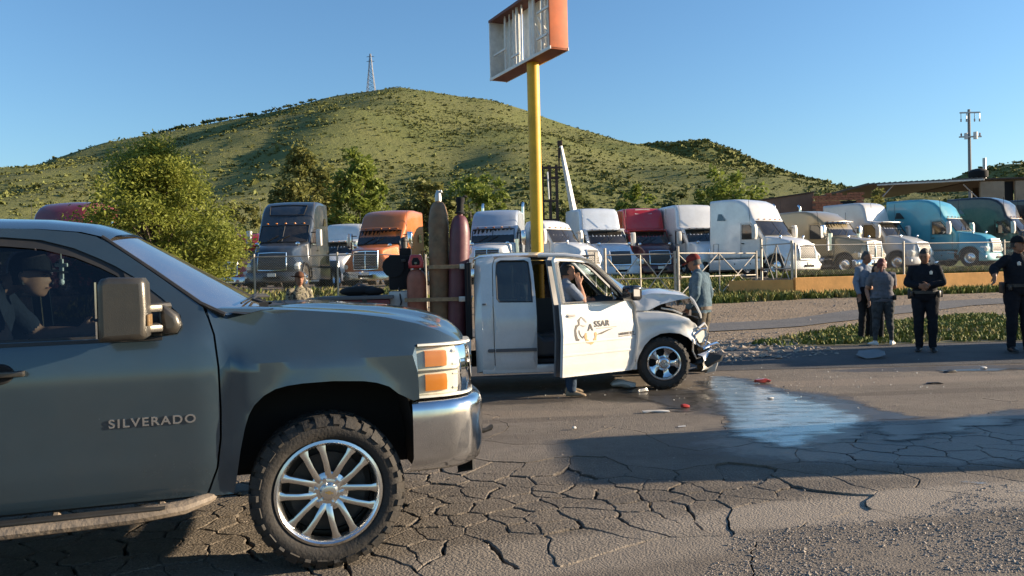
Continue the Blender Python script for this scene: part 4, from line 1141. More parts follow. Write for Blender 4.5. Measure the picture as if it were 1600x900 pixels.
def wreck_pickup():
    th = R(3); g0 = gpt(1035, 609)
    T = thing('pickup_truck', 'wrecked white extended-cab pickup with crushed front end and open front door', 'pickup truck')
    nl = Vector((-math.sin(th), math.cos(th))); T.location = (g0.x + nl.x * .93, g0.y + nl.y * .93, 0); T.rotation_euler = (0, 0, th)
    def hw(x, z):
        w = interp([(.25, .885), (.33, .925), (.45, .945), (.60, .952), (.80, .950), (.98, .945), (1.04, .940), (1.10, .925), (1.21, .915), (1.40, .865), (1.60, .81), (1.76, .765), (1.82, .735), (1.90, .66)], z)
        w -= .008 * math.exp(-((z - .52) / .02) ** 2)
        if x < -2.36: w -= 1.2 * (-2.36 - x) ** 1.2 * (1 if z > .2 else 0)
        if x > -.36:
            w -= .10 * smooth(.25, .65, x) ** 1.5
            if z > .90: w -= .05 * smooth(.93, 1.04, z)
            dx = (x - .07) / .46; dz = (z - .33) / .44; dd = math.sqrt(dx * dx + max(dz, 0) ** 2)
            w += .018 * math.exp(-((dd - 1.04) / .10) ** 2)
            if x > .15:
                w += smooth(.15, .5, x) * (.05 * mnoise.noise((x * 6, z * 6, 2)) + .03 * mnoise.noise((x * 14, z * 14, 5)) - .02)
        return w
    near = lambda x, z: -hw(x, z); far = lambda x, z: hw(x, z)
    corner = [(-2.212, .30), (-2.218, .60), (-2.222, 1.20), (-2.215, 1.70), (-2.185, 1.795), (-2.20, 1.835), (-2.43, 1.81), (-2.455, 1.5), (-2.46, .9), (-2.45, .285)]
    rdoor = [(-2.203, .318), (-1.652, .310), (-1.648, 1.0), (-1.655, 1.30), (-1.672, 1.60), (-1.700, 1.795), (-1.80, 1.808), (-2.12, 1.806), (-2.178, 1.782), (-2.205, 1.70), (-2.212, 1.20), (-2.208, .6)]
    rwin = [(-2.135, 1.222), (-1.70, 1.212), (-1.708, 1.45), (-1.735, 1.735), (-1.78, 1.757), (-2.10, 1.762), (-2.155, 1.735), (-2.165, 1.60), (-2.162, 1.26)]
    for s, yf in ((-1, near), (1, far)):
        b = MB(); b.panel(corner, yf, .06, .05); b.build('cab_corner', 'white_paint', T, sharp=30)
        b = MB(); b.panel(rdoor, yf, .06, .04, [rwin]); d = b.build('rear_door', 'white_paint', T, sharp=30)
        b = MB(); b.panel(rwin, lambda x, z: yf(x, z) - s * .018, .09, 0); b.build('door_glass', 'truck_glass', d, recalc=False)
        b = MB()
        for h in (rwin,):
            b.tube([(x, yf(x, z) + s * .000, z) for x, z in h + h[:1]], .009, 5, False)
        b.build('window_seal', 'black_plastic', d)
        b = MB(); b.panel([(-2.195, .565), (-1.66, .565), (-1.66, .607), (-2.195, .607)], lambda x, z: yf(x, z) + s * .014, .15, .015); b.build('rub_strip', 'grey_trim', d)
        b = MB(); b.panel([(-2.30, .572), (-2.285, .562), (-2.216, .565), (-2.216, .607), (-2.285, .608), (-2.30, .60)], lambda x, z: yf(x, z) + s * .014, .15, .015); b.build('rub_strip', 'grey_trim', T)
        b = MB(); b.slab([(-2.36, 1.185), (-2.31, 1.185), (-2.31, 1.205), (-2.36, 1.205)], s * .925 - .01, s * .925 + .01, .003, 1); b.build('cab_badge', 'grey_trim', T)
    # roof
    b = MB(); rings = []
    for (x, ze, zc, we) in ((-.93, 1.745, 1.79, .735), (-1.03, 1.788, 1.838, .73), (-1.2, 1.815, 1.868, .725), (-1.6, 1.830, 1.888, .72), (-2.1, 1.830, 1.888, .72), (-2.38, 1.818, 1.87, .72), (-2.45, 1.79, 1.83, .71), (-2.47, 1.72, 1.77, .73)):
        rings.append([(x + .05 * (1 - t * t) * smooth(-1.5, -.95, x), we * t, lerp(zc, ze, abs(t) ** 3)) for t in [-1 + k / 8 for k in range(17)]])
    b.loft(rings, False); b.build('roof', 'white_paint', T, sharp=45)
    b = MB(); b.loft([[(-2.47, s * .72, 1.74), (-2.49, s * .80, 1.40)] for s in (-1, 1)], False); b.build('rear_window', 'truck_glass', T)
    b = MB(); b.loft([[(-2.485, s * .80, 1.40), (-2.49, s * .85, 1.2), (-2.48, s * .86, .3)] for s in (-1, 1)], False); b.build('cab_rear_wall', 'white_paint', T)
    for s in (-1, 1):
        b = MB(); b.tube([(-1.60, s * .77, 1.822), (-1.25, s * .765, 1.815), (-1.03, s * .755, 1.785), (-.92, s * .775, 1.70), (-.65, s * .86, 1.40), (-.50, s * .90, 1.24), (-.42, s * .91, 1.16)], [.028, .030, .034, .036, .034, .036, .04], 8); b.build('windshield_pillar', 'white_paint', T)
    b = MB(); rings = []
    for i in range(7):
        t = i / 6; rings.append([(lerp(lerp(-.88, -.18, t), lerp(-.94, -.44, t), abs(u) ** 2.2), lerp(.735, .87, t) * u, lerp(1.765, 1.255, t) + .025 * (1 - u * u)) for u in [-1 + k / 6 for k in range(13)]])
    b.loft(rings, False); b.build('windshield', 'windshield_glass', T, sharp=60, recalc=False)
    # sills, floor, dark opening
    for s in (-1, 1):
        b = MB(); b.box((-1.35, s * .87, .33), (2.05, .10, .11), bev=.02); b.build('sill', 'white_paint', T)
    b = MB(); b.box((-1.35, 0, .42), (2.1, 1.7, .04)); b.box((-1.4, 0, 1.80), (1.0, 1.36, .015)); b.slab([(-.42, .45), (-.40, 1.2), (-.55, 1.24), (-.70, 1.18), (-.74, .9), (-.62, .45)], -.84, .84, .04, 3); b.build('cabin', 'interior', T)
    for y in (-.42, .42):
        b = MB(); b.slab([(-1.12, .45), (-1.08, .68), (-1.2, .74), (-1.52, .70), (-1.62, .76), (-1.72, 1.22), (-1.78, 1.25), (-1.84, 1.18), (-1.76, .6), (-1.7, .45)], y - .26, y + .26, .05, 3); b.slab([(-1.73, 1.27), (-1.76, 1.44), (-1.84, 1.46), (-1.86, 1.27)], y - .12, y + .12, .035, 3); b.build('seat', 'grey_trim', T)
    b = MB(); b.lathe([(.17, -.012), (.182, 0), (.17, .012), (.158, 0)], 24, 'X', (0, 0, 0), True); b.tube([(0, -.17, 0), (.03, 0, -.02), (0, .17, 0)], .014, 6); b.xf(Matrix.Translation((-.88, .42, 1.12)) @ Matrix.Rotation(R(28), 4, 'Y')); b.build('steering_wheel', 'matte_black', T)
    # front wings
    arch = [(.514, .396), (.50, .50), (.457, .580), (.36, .685), (.244, .742), (.1, .758), (-.015, .748), (-.14, .69), (-.233, .595), (-.305, .463), (-.345, .33), (-.352, .285)]
    fen = [(-.352, .285), (-.342, .60), (-.332, .90), (-.33, 1.02), (-.30, 1.038), (.077, 1.015), (.25, .968), (.378, .918), (.47, .865), (.54, .79), (.575, .715), (.50, .685), (.455, .64), (.47, .57), (.50, .50)]
    b = MB(); b.panel(fen[:-2] + [(.46, .585)] + arch[3:-1], near, .035, .04); b.build('fender', 'white_paint', T, sharp=32)
    b = MB(); b.panel(fen[:-2] + [(.46, .585)] + arch[3:-1], far, .05, .04); b.build('fender', 'white_paint', T, sharp=32)
    for s in (-1, 1):
        b = MB(); rings = []
        for (x, z) in ((-.33, 1.03), (.0, 1.018), (.25, .966), (.40, .905), (.54, .79)):
            w = hw(x, z) - .01; rings.append([(x, s * w, z), (x - .01, s * (w - .06), z + .03), (x - .02, s * (w - .16), z + .03), (x - .02, s * (w - .24), z - .01)])
        b.loft(rings, False); b.build('fender_top', 'white_paint', T, sharp=60)
        b = MB(); pr = [(-.38, .28), (-.36, .5), (-.26, .66), (-.1, .77), (.12, .80), (.30, .76), (.44, .65), (.50, .5), (.52, .36)]
        b.loft([[(x, s * y, z) for x, z in pr] for y in (.90, .5)], False); b.add([(x, s * .5, z) for x, z in pr], [tuple(range(len(pr)))]); b.build('wheel_housing', 'undercoat', T)
    # sprung bonnet: buckled skin with its near skirt, folded front lip
    prof = [(-.33, 1.262), (-.20, 1.288), (-.09, 1.312), (.08, 1.305), (.22, 1.290), (.34, 1.275), (.43, 1.238)]
    b = MB(); rings = []
    for (x, z) in prof:
        rings.append([(x + .05 * (1 - abs(u)) + .02 * mnoise.noise((x * 5, u * 3, 1)), .80 * u, z + .03 * (1 - u * u) - .035 * abs(u) ** 6 + .022 * mnoise.noise((x * 6, u * 4, 7))) for u in [-1 + k / 10 for k in range(21)]])
    rings.append([(.50 + .05 * (1 - abs(u)), .76 * u, 1.10 + .09 * mnoise.noise((1, u * 5, 2)) - .02 * u) for u in [-1 + k / 10 for k in range(21)]])
    b.loft(rings, False); hood = b.build('hood', 'white_paint', T, sharp=40)
    sk_ = [(-.345, 1.055), (-.345, 1.23), (-.20, 1.258), (-.09, 1.28), (.08, 1.273), (.34, 1.243), (.43, 1.212), (.415, 1.200), (.24, 1.178), (.02, 1.128), (-.08, 1.085), (-.16, 1.052)]
    b = MB(); b.panel(sk_, lambda x, z: -.80 - .06 * smooth(1.24, 1.06, z) + .012 * mnoise.noise((x * 9, z * 9, 3)), .04, .03); b.build('hood_skirt', 'white_paint', hood, sharp=35)
    b = MB(); b.tube([(.43, -.80, 1.222), (.475, -.81, 1.17), (.52, -.82, 1.08), (.565, -.82, .985), (.58, -.80, .93)], [.016, .02, .018, .016, .010], 6); b.build('bent_hood_lip', 'white_paint', hood)
    b = MB(); b.box((.0, 0, .72), (.86, 1.25, .55)); b.box((.12, -.35, 1.02), (.40, .30, .16), (.1, .2, .3), .03); b.cyl((-.1, .1, 1.04), (.3, .05, 1.10), .09, n=10); b.tube([(-.3, -.5, 1.0), (-.1, -.66, 1.06), (.2, -.62, 1.03), (.38, -.70, .95)], .022, 6); b.build('engine_bay', 'matte_black', T)
    b = MB(); b.box((-.1, -.66, 1.08), (.12, .08, .10), (0, .2, .2), .02); b.build('battery_cover', 'decal_grey', T)
    b = MB(); b.tube([(.05, -.74, 1.075), (.20, -.76, 1.05), (.33, -.78, .99)], .012, 5); b.build('hood_prop', 'white_trim', T)
    # crushed nose
    hl = link('headlight', None, T)
    b = MB(); b.tube([(.455, -.90, .715), (.56, -.87, .790), (.63, -.83, .790), (.665, -.81, .70), (.62, -.84, .575), (.55, -.88, .545), (.475, -.90, .60), (.455, -.90, .715)], .014, 6); b.build('lamp_bezel', 'chrome', hl)
    b = MB(); b.add([(.47, -.88, .70), (.57, -.86, .77), (.64, -.82, .76), (.645, -.81, .70), (.60, -.83, .61), (.53, -.86, .60)], [(0, 1, 2, 3, 4, 5)]); b.build('lamp_reflector', 'lens_white', hl)
    for k, (pth, r) in enumerate((([(.43, -.92, .66), (.42, -.92, .50), (.47, -.92, .40), (.58, -.88, .43), (.70, -.80, .50), (.78, -.70, .53)], .014), ([(.58, -.84, .52), (.68, -.80, .56), (.80, -.72, .58), (.86, -.62, .55)], .022), ([(.52, -.86, .80), (.62, -.80, .86), (.68, -.70, .80), (.70, -.60, .66)], .016), ([(.60, -.80, .64), (.70, -.76, .58), (.74, -.72, .50)], .012))):
        b = MB(); b.tube(pth, r, 6); b.build('torn_trim', 'chrome' if k < 2 else 'white_paint', T)
    def crump(p, s, a=.03): return Vector((p.x + a * mnoise.noise((p.x * 8, p.y * 8, s)), p.y + a * mnoise.noise((p.y * 7, p.z * 9, s + 3)), p.z + a * mnoise.noise((p.z * 8, p.x * 8, s + 7))))
    b = MB(); rings = []
    for i in range(25):
        t = i / 24; y = lerp(-.93, .90, t); x = interp([(-.93, .52), (-.85, .66), (-.7, .76), (-.4, .70), (0, .60), (.5, .68), (.9, .55)], y); dz = interp([(-.93, -.05), (-.6, .03), (0, -.03), (.9, 0)], y)
        rings.append([crump(Vector((x + dx, y, z + dz)), 4) for (dx, z) in ((-.05, .27), (.01, .285), (.035, .33), (.03, .39), (.05, .42), (.03, .47), (-.04, .50))])
    b.loft(rings, False); b.build('front_bumper', 'chrome_dirty', T, sharp=35)
    b = MB(); b.slab([(.46, .30), (.60, .26), (.80, .36), (.84, .46), (.70, .48), (.50, .40)], -.90, -.45, .03, 2, lambda p: crump(p, 9, .05), .06); b.build('bumper_guard', 'black_plastic', T)
    b = MB(); b.box((.55, -.1, .72), (.05, 1.3, .40), (0, .15, 0)); b.slab([(.50, .55), (.60, .57), (.62, .93), (.55, .95)], -.55, .75, .02, 2, lambda p: crump(p, 12, .06), .1); b.build('crushed_grille', 'dark_steel', T)
    b = MB(); b.slab([(.68, .16), (.80, .18), (.83, .34), (.72, .36)], -.66, -.52, .02, 2, lambda p: crump(p, 13, .04), .05); b.build('hanging_bracket', 'white_trim', T)
    # mirror
    # cargo flatbed with rack
    b = MB(); b.slab([(-2.52, .30), (-2.52, .745), (-4.72, .745), (-4.72, .34), (-4.05, .34), (-4.02, .52), (-3.9, .66), (-3.7, .72), (-3.5, .66), (-3.38, .52), (-3.34, .32)], -.93, -.89, .012, 2); b.build('bed_side', 'white_paint', T)
    b = MB(); b.slab([(-2.52, .30), (-2.52, .745), (-4.72, .745), (-4.72, .34), (-4.05, .34), (-4.02, .52), (-3.9, .66), (-3.7, .72), (-3.5, .66), (-3.38, .52), (-3.34, .32)], .89, .93, .012, 2); b.build('bed_side', 'white_paint', T)
    b = MB(); b.box((-3.62, 0, .715), (2.2, 1.78, .05)); b.build('bed_deck', 'dark_steel', T)
    b = MB(); b.box((-2.52, 0, 1.24), (.05, 1.72, 1.02), bev=.01); b.box((-2.555, -.80, 1.24), (.05, .12, 1.0), bev=.01); b.build('headboard', 'matte_black', T)
    b = MB(); b.box((-2.0, .42, .40), (5.0, .09, .14)); b.box((-2.0, -.42, .40), (5.0, .09, .14)); b.box((0, 0, .35), (.10, 1.5, .1)); b.box((-3.7, 0, .35), (.12, 1.5, .12)); b.ball((-3.7, 0, .35), .15); b.build('chassis', 'undercoat', T)
    chrome_steel_wheel(T, (.04, -.815, .350), -1, R(-5)); chrome_steel_wheel(T, (.04, .815, .350), 1, R(-5)); chrome_steel_wheel(T, (-3.70, -.80, .350), -1, 0); chrome_steel_wheel(T, (-3.70, .80, .350), 1, 0)
    # open front door on its hinge
    D = link('front_door', None, T); D.location = (-.352, -.925, 0); D.rotation_euler = (0, 0, R(33))
    ox, oy = .352, .925
    dO = [(-.098, .285), (-.062, .42), (-.030, .60), (.0, .80), (.008, 1.02), (-.01, 1.12), (-.05, 1.185), (-.29, 1.42), (-.50, 1.625), (-.60, 1.705), (-.70, 1.755), (-.95, 1.778), (-1.22, 1.785), (-1.262, 1.74), (-1.275, 1.50), (-1.284, 1.2), (-1.285, .80), (-1.278, .292)]
    dW = [(-.13, 1.205), (-.33, 1.40), (-.53, 1.590), (-.62, 1.662), (-.71, 1.70), (-.95, 1.722), (-1.17, 1.728), (-1.198, 1.70), (-1.207, 1.50), (-1.212, 1.205)]
    yo = lambda x, z: -(hw(x - ox, z) - oy)
    b = MB(); b.panel(dO, yo, .05, .05, [dW]); ds = b.build('door_skin', 'white_paint', D, sharp=30)
    b = MB(); b.panel(dO, lambda x, z: yo(x, z) + .09 + .01 * mnoise.noise((x * 4, z * 4, 2)), .08, -.03, [dW]); b.build('door_inner', 'grey_trim', D, sharp=30)
    b = MB(); b.tube([(x, yo(x, z) + .02, z) for x, z in dW + dW[:1]], .012, 5, False); b.build('window_seal', 'black_plastic', D)
    b = MB(); b.add([(x, yo(x, z) + .03, z) for x, z in [(-.13, 1.205), (-.33, 1.40), (-.335, 1.205)]], [(0, 1, 2)]); b.tube([(-.335, yo(-.335, 1.2) + .03, 1.205), (-.335, yo(-.33, 1.4) + .03, 1.40)], .012, 5); b.build('quarter_glass', 'truck_glass', D, recalc=False)
    b = MB(); hc = [(-1.10 + .085 * math.cos(k * math.pi / 8) * (1 if k < 16 else 1), 1.045 + .036 * math.sin(k * math.pi / 8)) for k in range(16)]
    b.slab(hc, yo(-1.1, 1.045) - .006, yo(-1.1, 1.045) + .02, .005, 2); hb = b.build('handle_bowl', 'white_trim', D)
    b = MB(); b.slab([(-1.165, 1.030), (-1.06, 1.036), (-1.05, 1.048), (-1.06, 1.058), (-1.165, 1.056)], yo(-1.1, 1.045) - .022, yo(-1.1, 1.045) - .007, .004, 2); b.build('door_handle', 'decal_grey', D)
    for z, w in ((.70, .016), (.545, .02)):
        b = MB(); b.panel([(-1.272, z), (-.06 + (z - .7) * .3, z), (-.06 + (z - .7) * .3, z + w), (-1.272, z + w)], lambda x, zz: yo(x, zz) - .008, .1, .01); b.build('door_crease', 'white_paint', D)
    # sign-writing on the door
    def onDoor(x, z, rot=0): return Matrix.Translation((x, yo(x, z) - .005, z)) @ Matrix.Rotation(R(90), 4, 'X') @ Matrix.Rotation(R(rot), 4, 'Z')
    text_part('door_lettering', 'SSAR', .105, .001, 'decal_dark', D, onDoor(-.735, .888, 1), 0, 1.05, sp=1.12)
    text_part('door_lettering', 'A', .12, .001, 'decal_dark', D, onDoor(-.845, .845, 0), 0, 1.1)
    text_part('door_lettering', 'SOLDADURA', .026, .001, 'decal_grey', D, onDoor(-.70, .838, 2), 0, 1.35) if False else None
    def flat_curve(name, pts, r, m):
        b = MB()
        P = [Vector((x, yo(x, z) - .004, z)) for x, z in pts]
        rr = r if isinstance(r, list) else [r] * len(P)
        L1, L2 = [], []
        for i, p in enumerate(P):
            t = P[min(i + 1, len(P) - 1)] - P[max(0, i - 1)]; n = Vector((-t.z, 0, t.x)); n = n.normalized() if n.length else n
            L1.append(p + n * rr[i]); L2.append(p - n * rr[i])
        n = len(P); b.add(L1 + L2, [(i, i + 1, n + i + 1, n + i) for i in range(n - 1)]); b.build(name, m, D, recalc=False)
    flat_curve('decal_stroke', [(-.70, .79), (-.62, .80), (-.50, .835), (-.42, .850)], [.002, .012, .008, .002], 'decal_dark')
    flat_curve('decal_line', [(-.70, .865), (-.35, .872)], .005, 'decal_grey')
    # horse head outline beside the name
    flat_curve('decal_stroke', [(-.95, 1.02), (-.99, .98), (-.985, .93), (-1.03, .91), (-1.05, .86), (-1.045, .80), (-1.03, .745), (-.99, .735)], [.004, .016, .012, .018, .014, .018, .020, .010], 'decal_dark')
    flat_curve('decal_stroke', [(-.96, .92), (-.91, .905), (-.88, .91)], [.006, .010, .004], 'decal_grey')
    flat_curve('decal_stroke', [(-.99, .86), (-.985, .82), (-.96, .78), (-.93, .76), (-.91, .79)], [.006, .008, .006, .01, .004], 'decal_dark')
    flat_curve('decal_stroke', [(-.95, 1.03), (-.90, .99), (-.86, .95)], [.004, .012, .004], 'decal_grey')
    flat_curve('decal_gear', [(-.80 + .085 * math.cos(R(a)), .775 + .085 * math.sin(R(a))) for a in range(150, 400, 12)], [.022 if (k // 2) % 2 else .013 for k in range(21)], 'decal_orange')
    b = MB(); b.panel([(-.315, .735), (-.02, .745), (-.02, .752), (-.315, .743)], lambda x, z: yo(x, z) - .006, .2, .004); b.build('badge_strip', 'decal_dark', D)
    text_part('badge_lettering', 'LARAMIE SLT', .046, .002, 'decal_dark', D, onDoor(-.315, .755, 1.5), .1, 1.02)
    b = MB(); b.panel([(x - ox, z) for x, z in dO], far, .1, .04, [[(x - ox, z) for x, z in dW]]); fd = b.build('front_door', 'white_paint', T, sharp=30)
    b = MB(); b.panel([(x - ox, z) for x, z in dO if True], lambda x, z: hw(x, z) - .09, .12, 0, [[(x - ox, z) for x, z in dW]]); b.build('door_inner', 'grey_trim', fd)
    b = MB(); b.panel([(x - ox, z) for x, z in dW], lambda x, z: hw(x, z) - .02, .1, 0); b.build('door_glass', 'tint_glass', fd, recalc=False)
    # door mirror rides on the door
    b = MB(); b.slab([(-.30, 1.21), (-.17, 1.20), (-.135, 1.23), (-.13, 1.36), (-.16, 1.395), (-.29, 1.40), (-.325, 1.37), (-.33, 1.24)], -.30, -.10, .035, 3); b.build('mirror_shell', 'black_gloss', D, sharp=50)
    b = MB(); b.box((-.20, -.05, 1.225), (.10, .16, .05), bev=.015); b.build('mirror_arm', 'black_plastic', D)
    b = MB(); b.slab([(-.30, 1.26), (-.19, 1.255), (-.19, 1.345), (-.30, 1.35)], -.302, -.296, .002, 1); b.build('mirror_marker', 'decal_grey', D)
    return T
mat('chrome_dirty', (.55, .54, .52), .28, 1.0, dirt=.6, vscale=6, dirtcol=(.12, .10, .08))
mat('black_gloss', (.012, .012, .013), .15, coat=.5)
WRECK = wreck_pickup()
WM = WRECK.matrix_basis.copy()
bpy.context.view_layer.update(); WM = WRECK.matrix_world.copy()
# gas bottles strapped on the flatbed
mat('bottle_olive', (.17, .105, .052), .55, var=.35, vscale=9, dirt=.6, dirtcol=(.25, .10, .05), bump=.1)
mat('bottle_purple', (.115, .034, .045), .45, var=.25, vscale=7, dirt=.3, dirtcol=(.20, .09, .07), bump=.06)
mat('bottle_red', (.30, .085, .045), .5, var=.3, vscale=8, dirt=.4, dirtcol=(.30, .14, .08), bump=.08)
mat('strap', (.30, .19, .10), .85, var=.3, vscale=20, bump=.3, bscale=120)
mat('brass', (.45, .33, .16), .35, .9)
mat('red_plastic', (.45, .03, .035), .35, coat=.3)
def gas_bottle(label, x, y, z0, h, r, mname, head, lean=(0, 0)):
    T = thing('gas_cylinder', label, 'gas cylinder', group='gas cylinders strapped on the flatbed')
    T.matrix_world = WM @ Matrix.Translation((x, y, z0)) @ Euler((lean[0], lean[1], 0)).to_matrix().to_4x4()
    b = MB(); pr = [(.001, 0), (r * .8, .0), (r * .96, .02), (r, .05), (r, h * .80)]
    for k in range(1, 9):
        a = math.pi / 2 * k / 8; pr.append((r * (.30 + .70 * math.cos(a)) , h * .80 + (h * .20 - .02) * math.sin(a) * .9))
    pr += [(r * .30, h - .02), (r * .30, h), (.001, h)]
    b.lathe(pr, 24); b.build('bottle', mname, T, sharp=50)
    if head == 'cap':
        b = MB(); b.lathe([(.044, h - .05), (.046, h), (.040, h + .05), (.030, h + .07), (.024, h + .10), (.001, h + .102)], 14); b.cyl((0, 0, h + .07), (.05, -.02, h + .085), .02, n=8); b.build('valve_cap', 'galvanised', T)
    elif head == 'hood':
        b = MB(); b.lathe([(.066, h - .03), (.068, h - .01), (.050, h), (.046, h + .10), (.060, h + .14), (.062, h + .19), (.001, h + .195)], 14); b.build('valve_cap', 'matte_black', T)
        b = MB(); b.tube([(.03, -.02, h + .18), (.06, -.03, h + .21), (.09, -.01, h + .20)], .014, 6); b.build('valve_handle', 'matte_black', T)
    else:
        b = MB(); b.slab([(-.095, -.02), (.095, -.02), (.105, .06), (.07, .16), (-.07, .16), (-.105, .06)], -.08, .08, .025, 3); b.xf(Matrix.Translation((0, 0, h))); g = b.build('valve_guard', 'red_plastic', T)
        b = MB(); b.slab([(-.05, .02), (.05, .02), (.055, .07), (.03, .12), (-.03, .12), (-.055, .07)], -.095, -.07, .01, 2); b.xf(Matrix.Translation((0, 0, h))); b.build('guard_opening', 'matte_black', g)
        b = MB(); b.cyl((0, -.06, h + .03), (0, -.10, h + .05), .02, n=8); b.build('valve', 'brass', T)
    return T
gas_bottle('short rust red gas cylinder with red valve guard beside taller cylinders', -3.235, -.50, .745, .97, .132, 'bottle_red', 'guard')
gas_bottle('tall olive brown gas cylinder, middle one strapped behind the white cab', -2.935, -.48, .745, 1.90, .137, 'bottle_olive', 'cap', (0, R(.6)))
gas_bottle('tall purple gas cylinder leaning against the white cab', -2.695, -.56, .745, 1.70, .137, 'bottle_purple', 'hood', (0, R(2.4)))
def strap(label, z, x0, x1, y):
    T = thing('ratchet_strap', label, 'strap', group='ratchet straps round the gas cylinders')
    b = MB(); P = [(x0, y + .30), (x0 - .01, y + .05), (x0 + .06, y - .02), (x0 + .3, y - .04), (x1 - .15, y - .06), (x1, y - .05), (x1 + .05, y + .1)]
    rings = []
    for (x, yy) in P: rings.append([(x, yy, z - .026), (x, yy - .006, z - .024), (x, yy - .006, z + .024), (x, yy, z + .026)])
    b.loft(rings, True, True); b.build('webbing', 'strap', T)
    b = MB(); b.box((x1 - .10, y - .085, z), (.09, .04, .07), bev=.008); b.box((x1 - .01, y - .075, z + .01), (.09, .03, .075), (0, .2, 0), .008); b.tube([(x1 - .06, y - .1, z + .02), (x1 + .02, y - .11, z + .045)], .01, 6); b.build('ratchet', 'galvanised', T)
    T.matrix_world = WM
strap('upper brown webbing strap with ratchet around the tall cylinders', 1.70, -3.05, -2.50, -.735)
strap('lower brown webbing strap with ratchet across all three cylinders', 1.27, -3.38, -2.52, -.735)
# welding set, boxes and tank behind the near bonnet
mat('box_maroon', (.16, .018, .02), .5, var=.2, dirt=.3)
mat('tank_white', (.55, .54, .50), .5, dirt=.4, dirtcol=(.25, .2, .15))
mat('box_grey', (.17, .165, .14), .7, var=.2, bump=.2)
def on_bed(name, label, cat, x, y, z=.745):
    T = thing(name, label, cat); T.matrix_world = WM @ Matrix.Translation((x, y, z)); return T
T = on_bed('welding_machine', 'black engine welder standing behind the short red cylinder', 'welder', -3.47, -.20)
b = MB(); b.box((0, 0, .32), (.30, .50, .64), bev=.02); b.build('pedestal', 'tank_white', T)
b = MB(); b.box((0, 0, .90), (.30, .44, .48), bev=.04); b.cyl((-.08, -.24, .98), (-.08, .2, .98), .15, n=14); b.box((.08, -.1, 1.18), (.16, .2, .10), bev=.02); b.build('engine', 'matte_black', T)
b = MB(); b.cyl((.06, -.1, 1.2), (.06, -.1, 1.34), .045, n=10); b.ball((.06, -.1, 1.34), .05); b.build('air_filter', 'black_plastic', T)
b = MB(); b.box((.06, -.235, 1.06), (.06, .02, .04), bev=.005); b.tube([(-.02, -.2, .72), (.02, -.28, .5), (-.05, -.26, .2), (.08, -.24, .02)], .012, 6); b.build('cable', 'black_plastic', T)
T = on_bed('tool_chest', 'long maroon tool chest across the flatbed with a strap', 'tool chest', -4.03, -.35)
b = MB(); b.box((0, 0, .27), (.86, .45, .54), bev=.02); b.build('chest_body', 'box_maroon', T)
b = MB(); b.box((-.02, 0, .57), (1.0, .50, .05), bev=.012); b.build('chest_lid', 'grey_trim', T)
b = MB(); b.box((.10, -.235, .28), (.06, .015, .55)); b.box((.10, 0, .601), (.06, .48, .012)); b.build('chest_strap', 'dark_steel', T)
T = on_bed('cloth_bundle', 'black bag slumped on the maroon tool chest', 'bag', -4.02, -.35, .745 + .595)
b = MB(); b.ball((0, 0, .06), (.28, .15, .075), 16, 9); b.ball((.18, -.05, .05), (.16, .12, .06), 12, 7); b.xf(Matrix.Identity(4)); b.v = [tuple(Vector(p) + Vector((0, 0, max(0, .03 * mnoise.noise((p[0] * 12, p[1] * 12, 3)))))) for p in b.v]; b.build('bag_body', 'matte_black', T)
b = MB(); b.tube([(-.1, -.05, .11), (0, -.1, .16), (.12, -.08, .12)], .012, 6); b.build('bag_handle', 'grey_trim', T)
T = on_bed('metal_box', 'plain grey metal box beside the maroon tool chest', 'box', -4.58, -.40)
b = MB(); b.box((0, 0, .29), (.24, .36, .58), bev=.012); b.build('box_body', 'box_grey', T)
b = MB(); b.cyl((.03, -.185, .44), (.03, -.178, .44), .03, n=12); b.build('knockout', 'matte_black', T)
T = on_bed('water_drum', 'pale plastic drum on the flatbed beside the welder', 'drum', -3.47, .45)
b = MB(); b.lathe([(.001, 0), (.2, 0), (.21, .03), (.21, .5), (.17, .58), (.05, .60), (.05, .64), (.001, .64)], 20); b.build('drum_body', 'tank_white', T)
# ================================================================ SEMI TRUCKS IN THE YARD
def paint(name, col, metal=.1):
    return mat(name, col, .3, metal, var=.08, vscale=1.2, coat=.7, dirt=.42, dirtcol=tuple(lerp(c, d, .6) for c, d in zip(col, (.26, .21, .15))))
for n_, c_ in dict(t_white=(.74, .73, .70), t_white_cool=(.66, .70, .74), t_black=(.010, .010, .012), t_navy=(.022, .034, .050), t_orange=(.52, .15, .035), t_red=(.46, .018, .022), t_maroon=(.17, .018, .022), t_gold=(.30, .235, .125), t_silver=(.56, .54, .50), t_teal=(.075, .36, .44), t_bluegrey=(.40, .44, .50), t_darkred=(.06, .01, .012)).items(): paint(n_, c_)
mat('tank_metal', (.55, .54, .52), .25, 1.0, dirt=.3, dirtcol=(.2, .16, .12))
mat('grille_mesh', (.11, .105, .10), .5, .5, bump=.6, bscale=60)
mat('fade_patch', (.55, .42, .38), .6, var=.2)
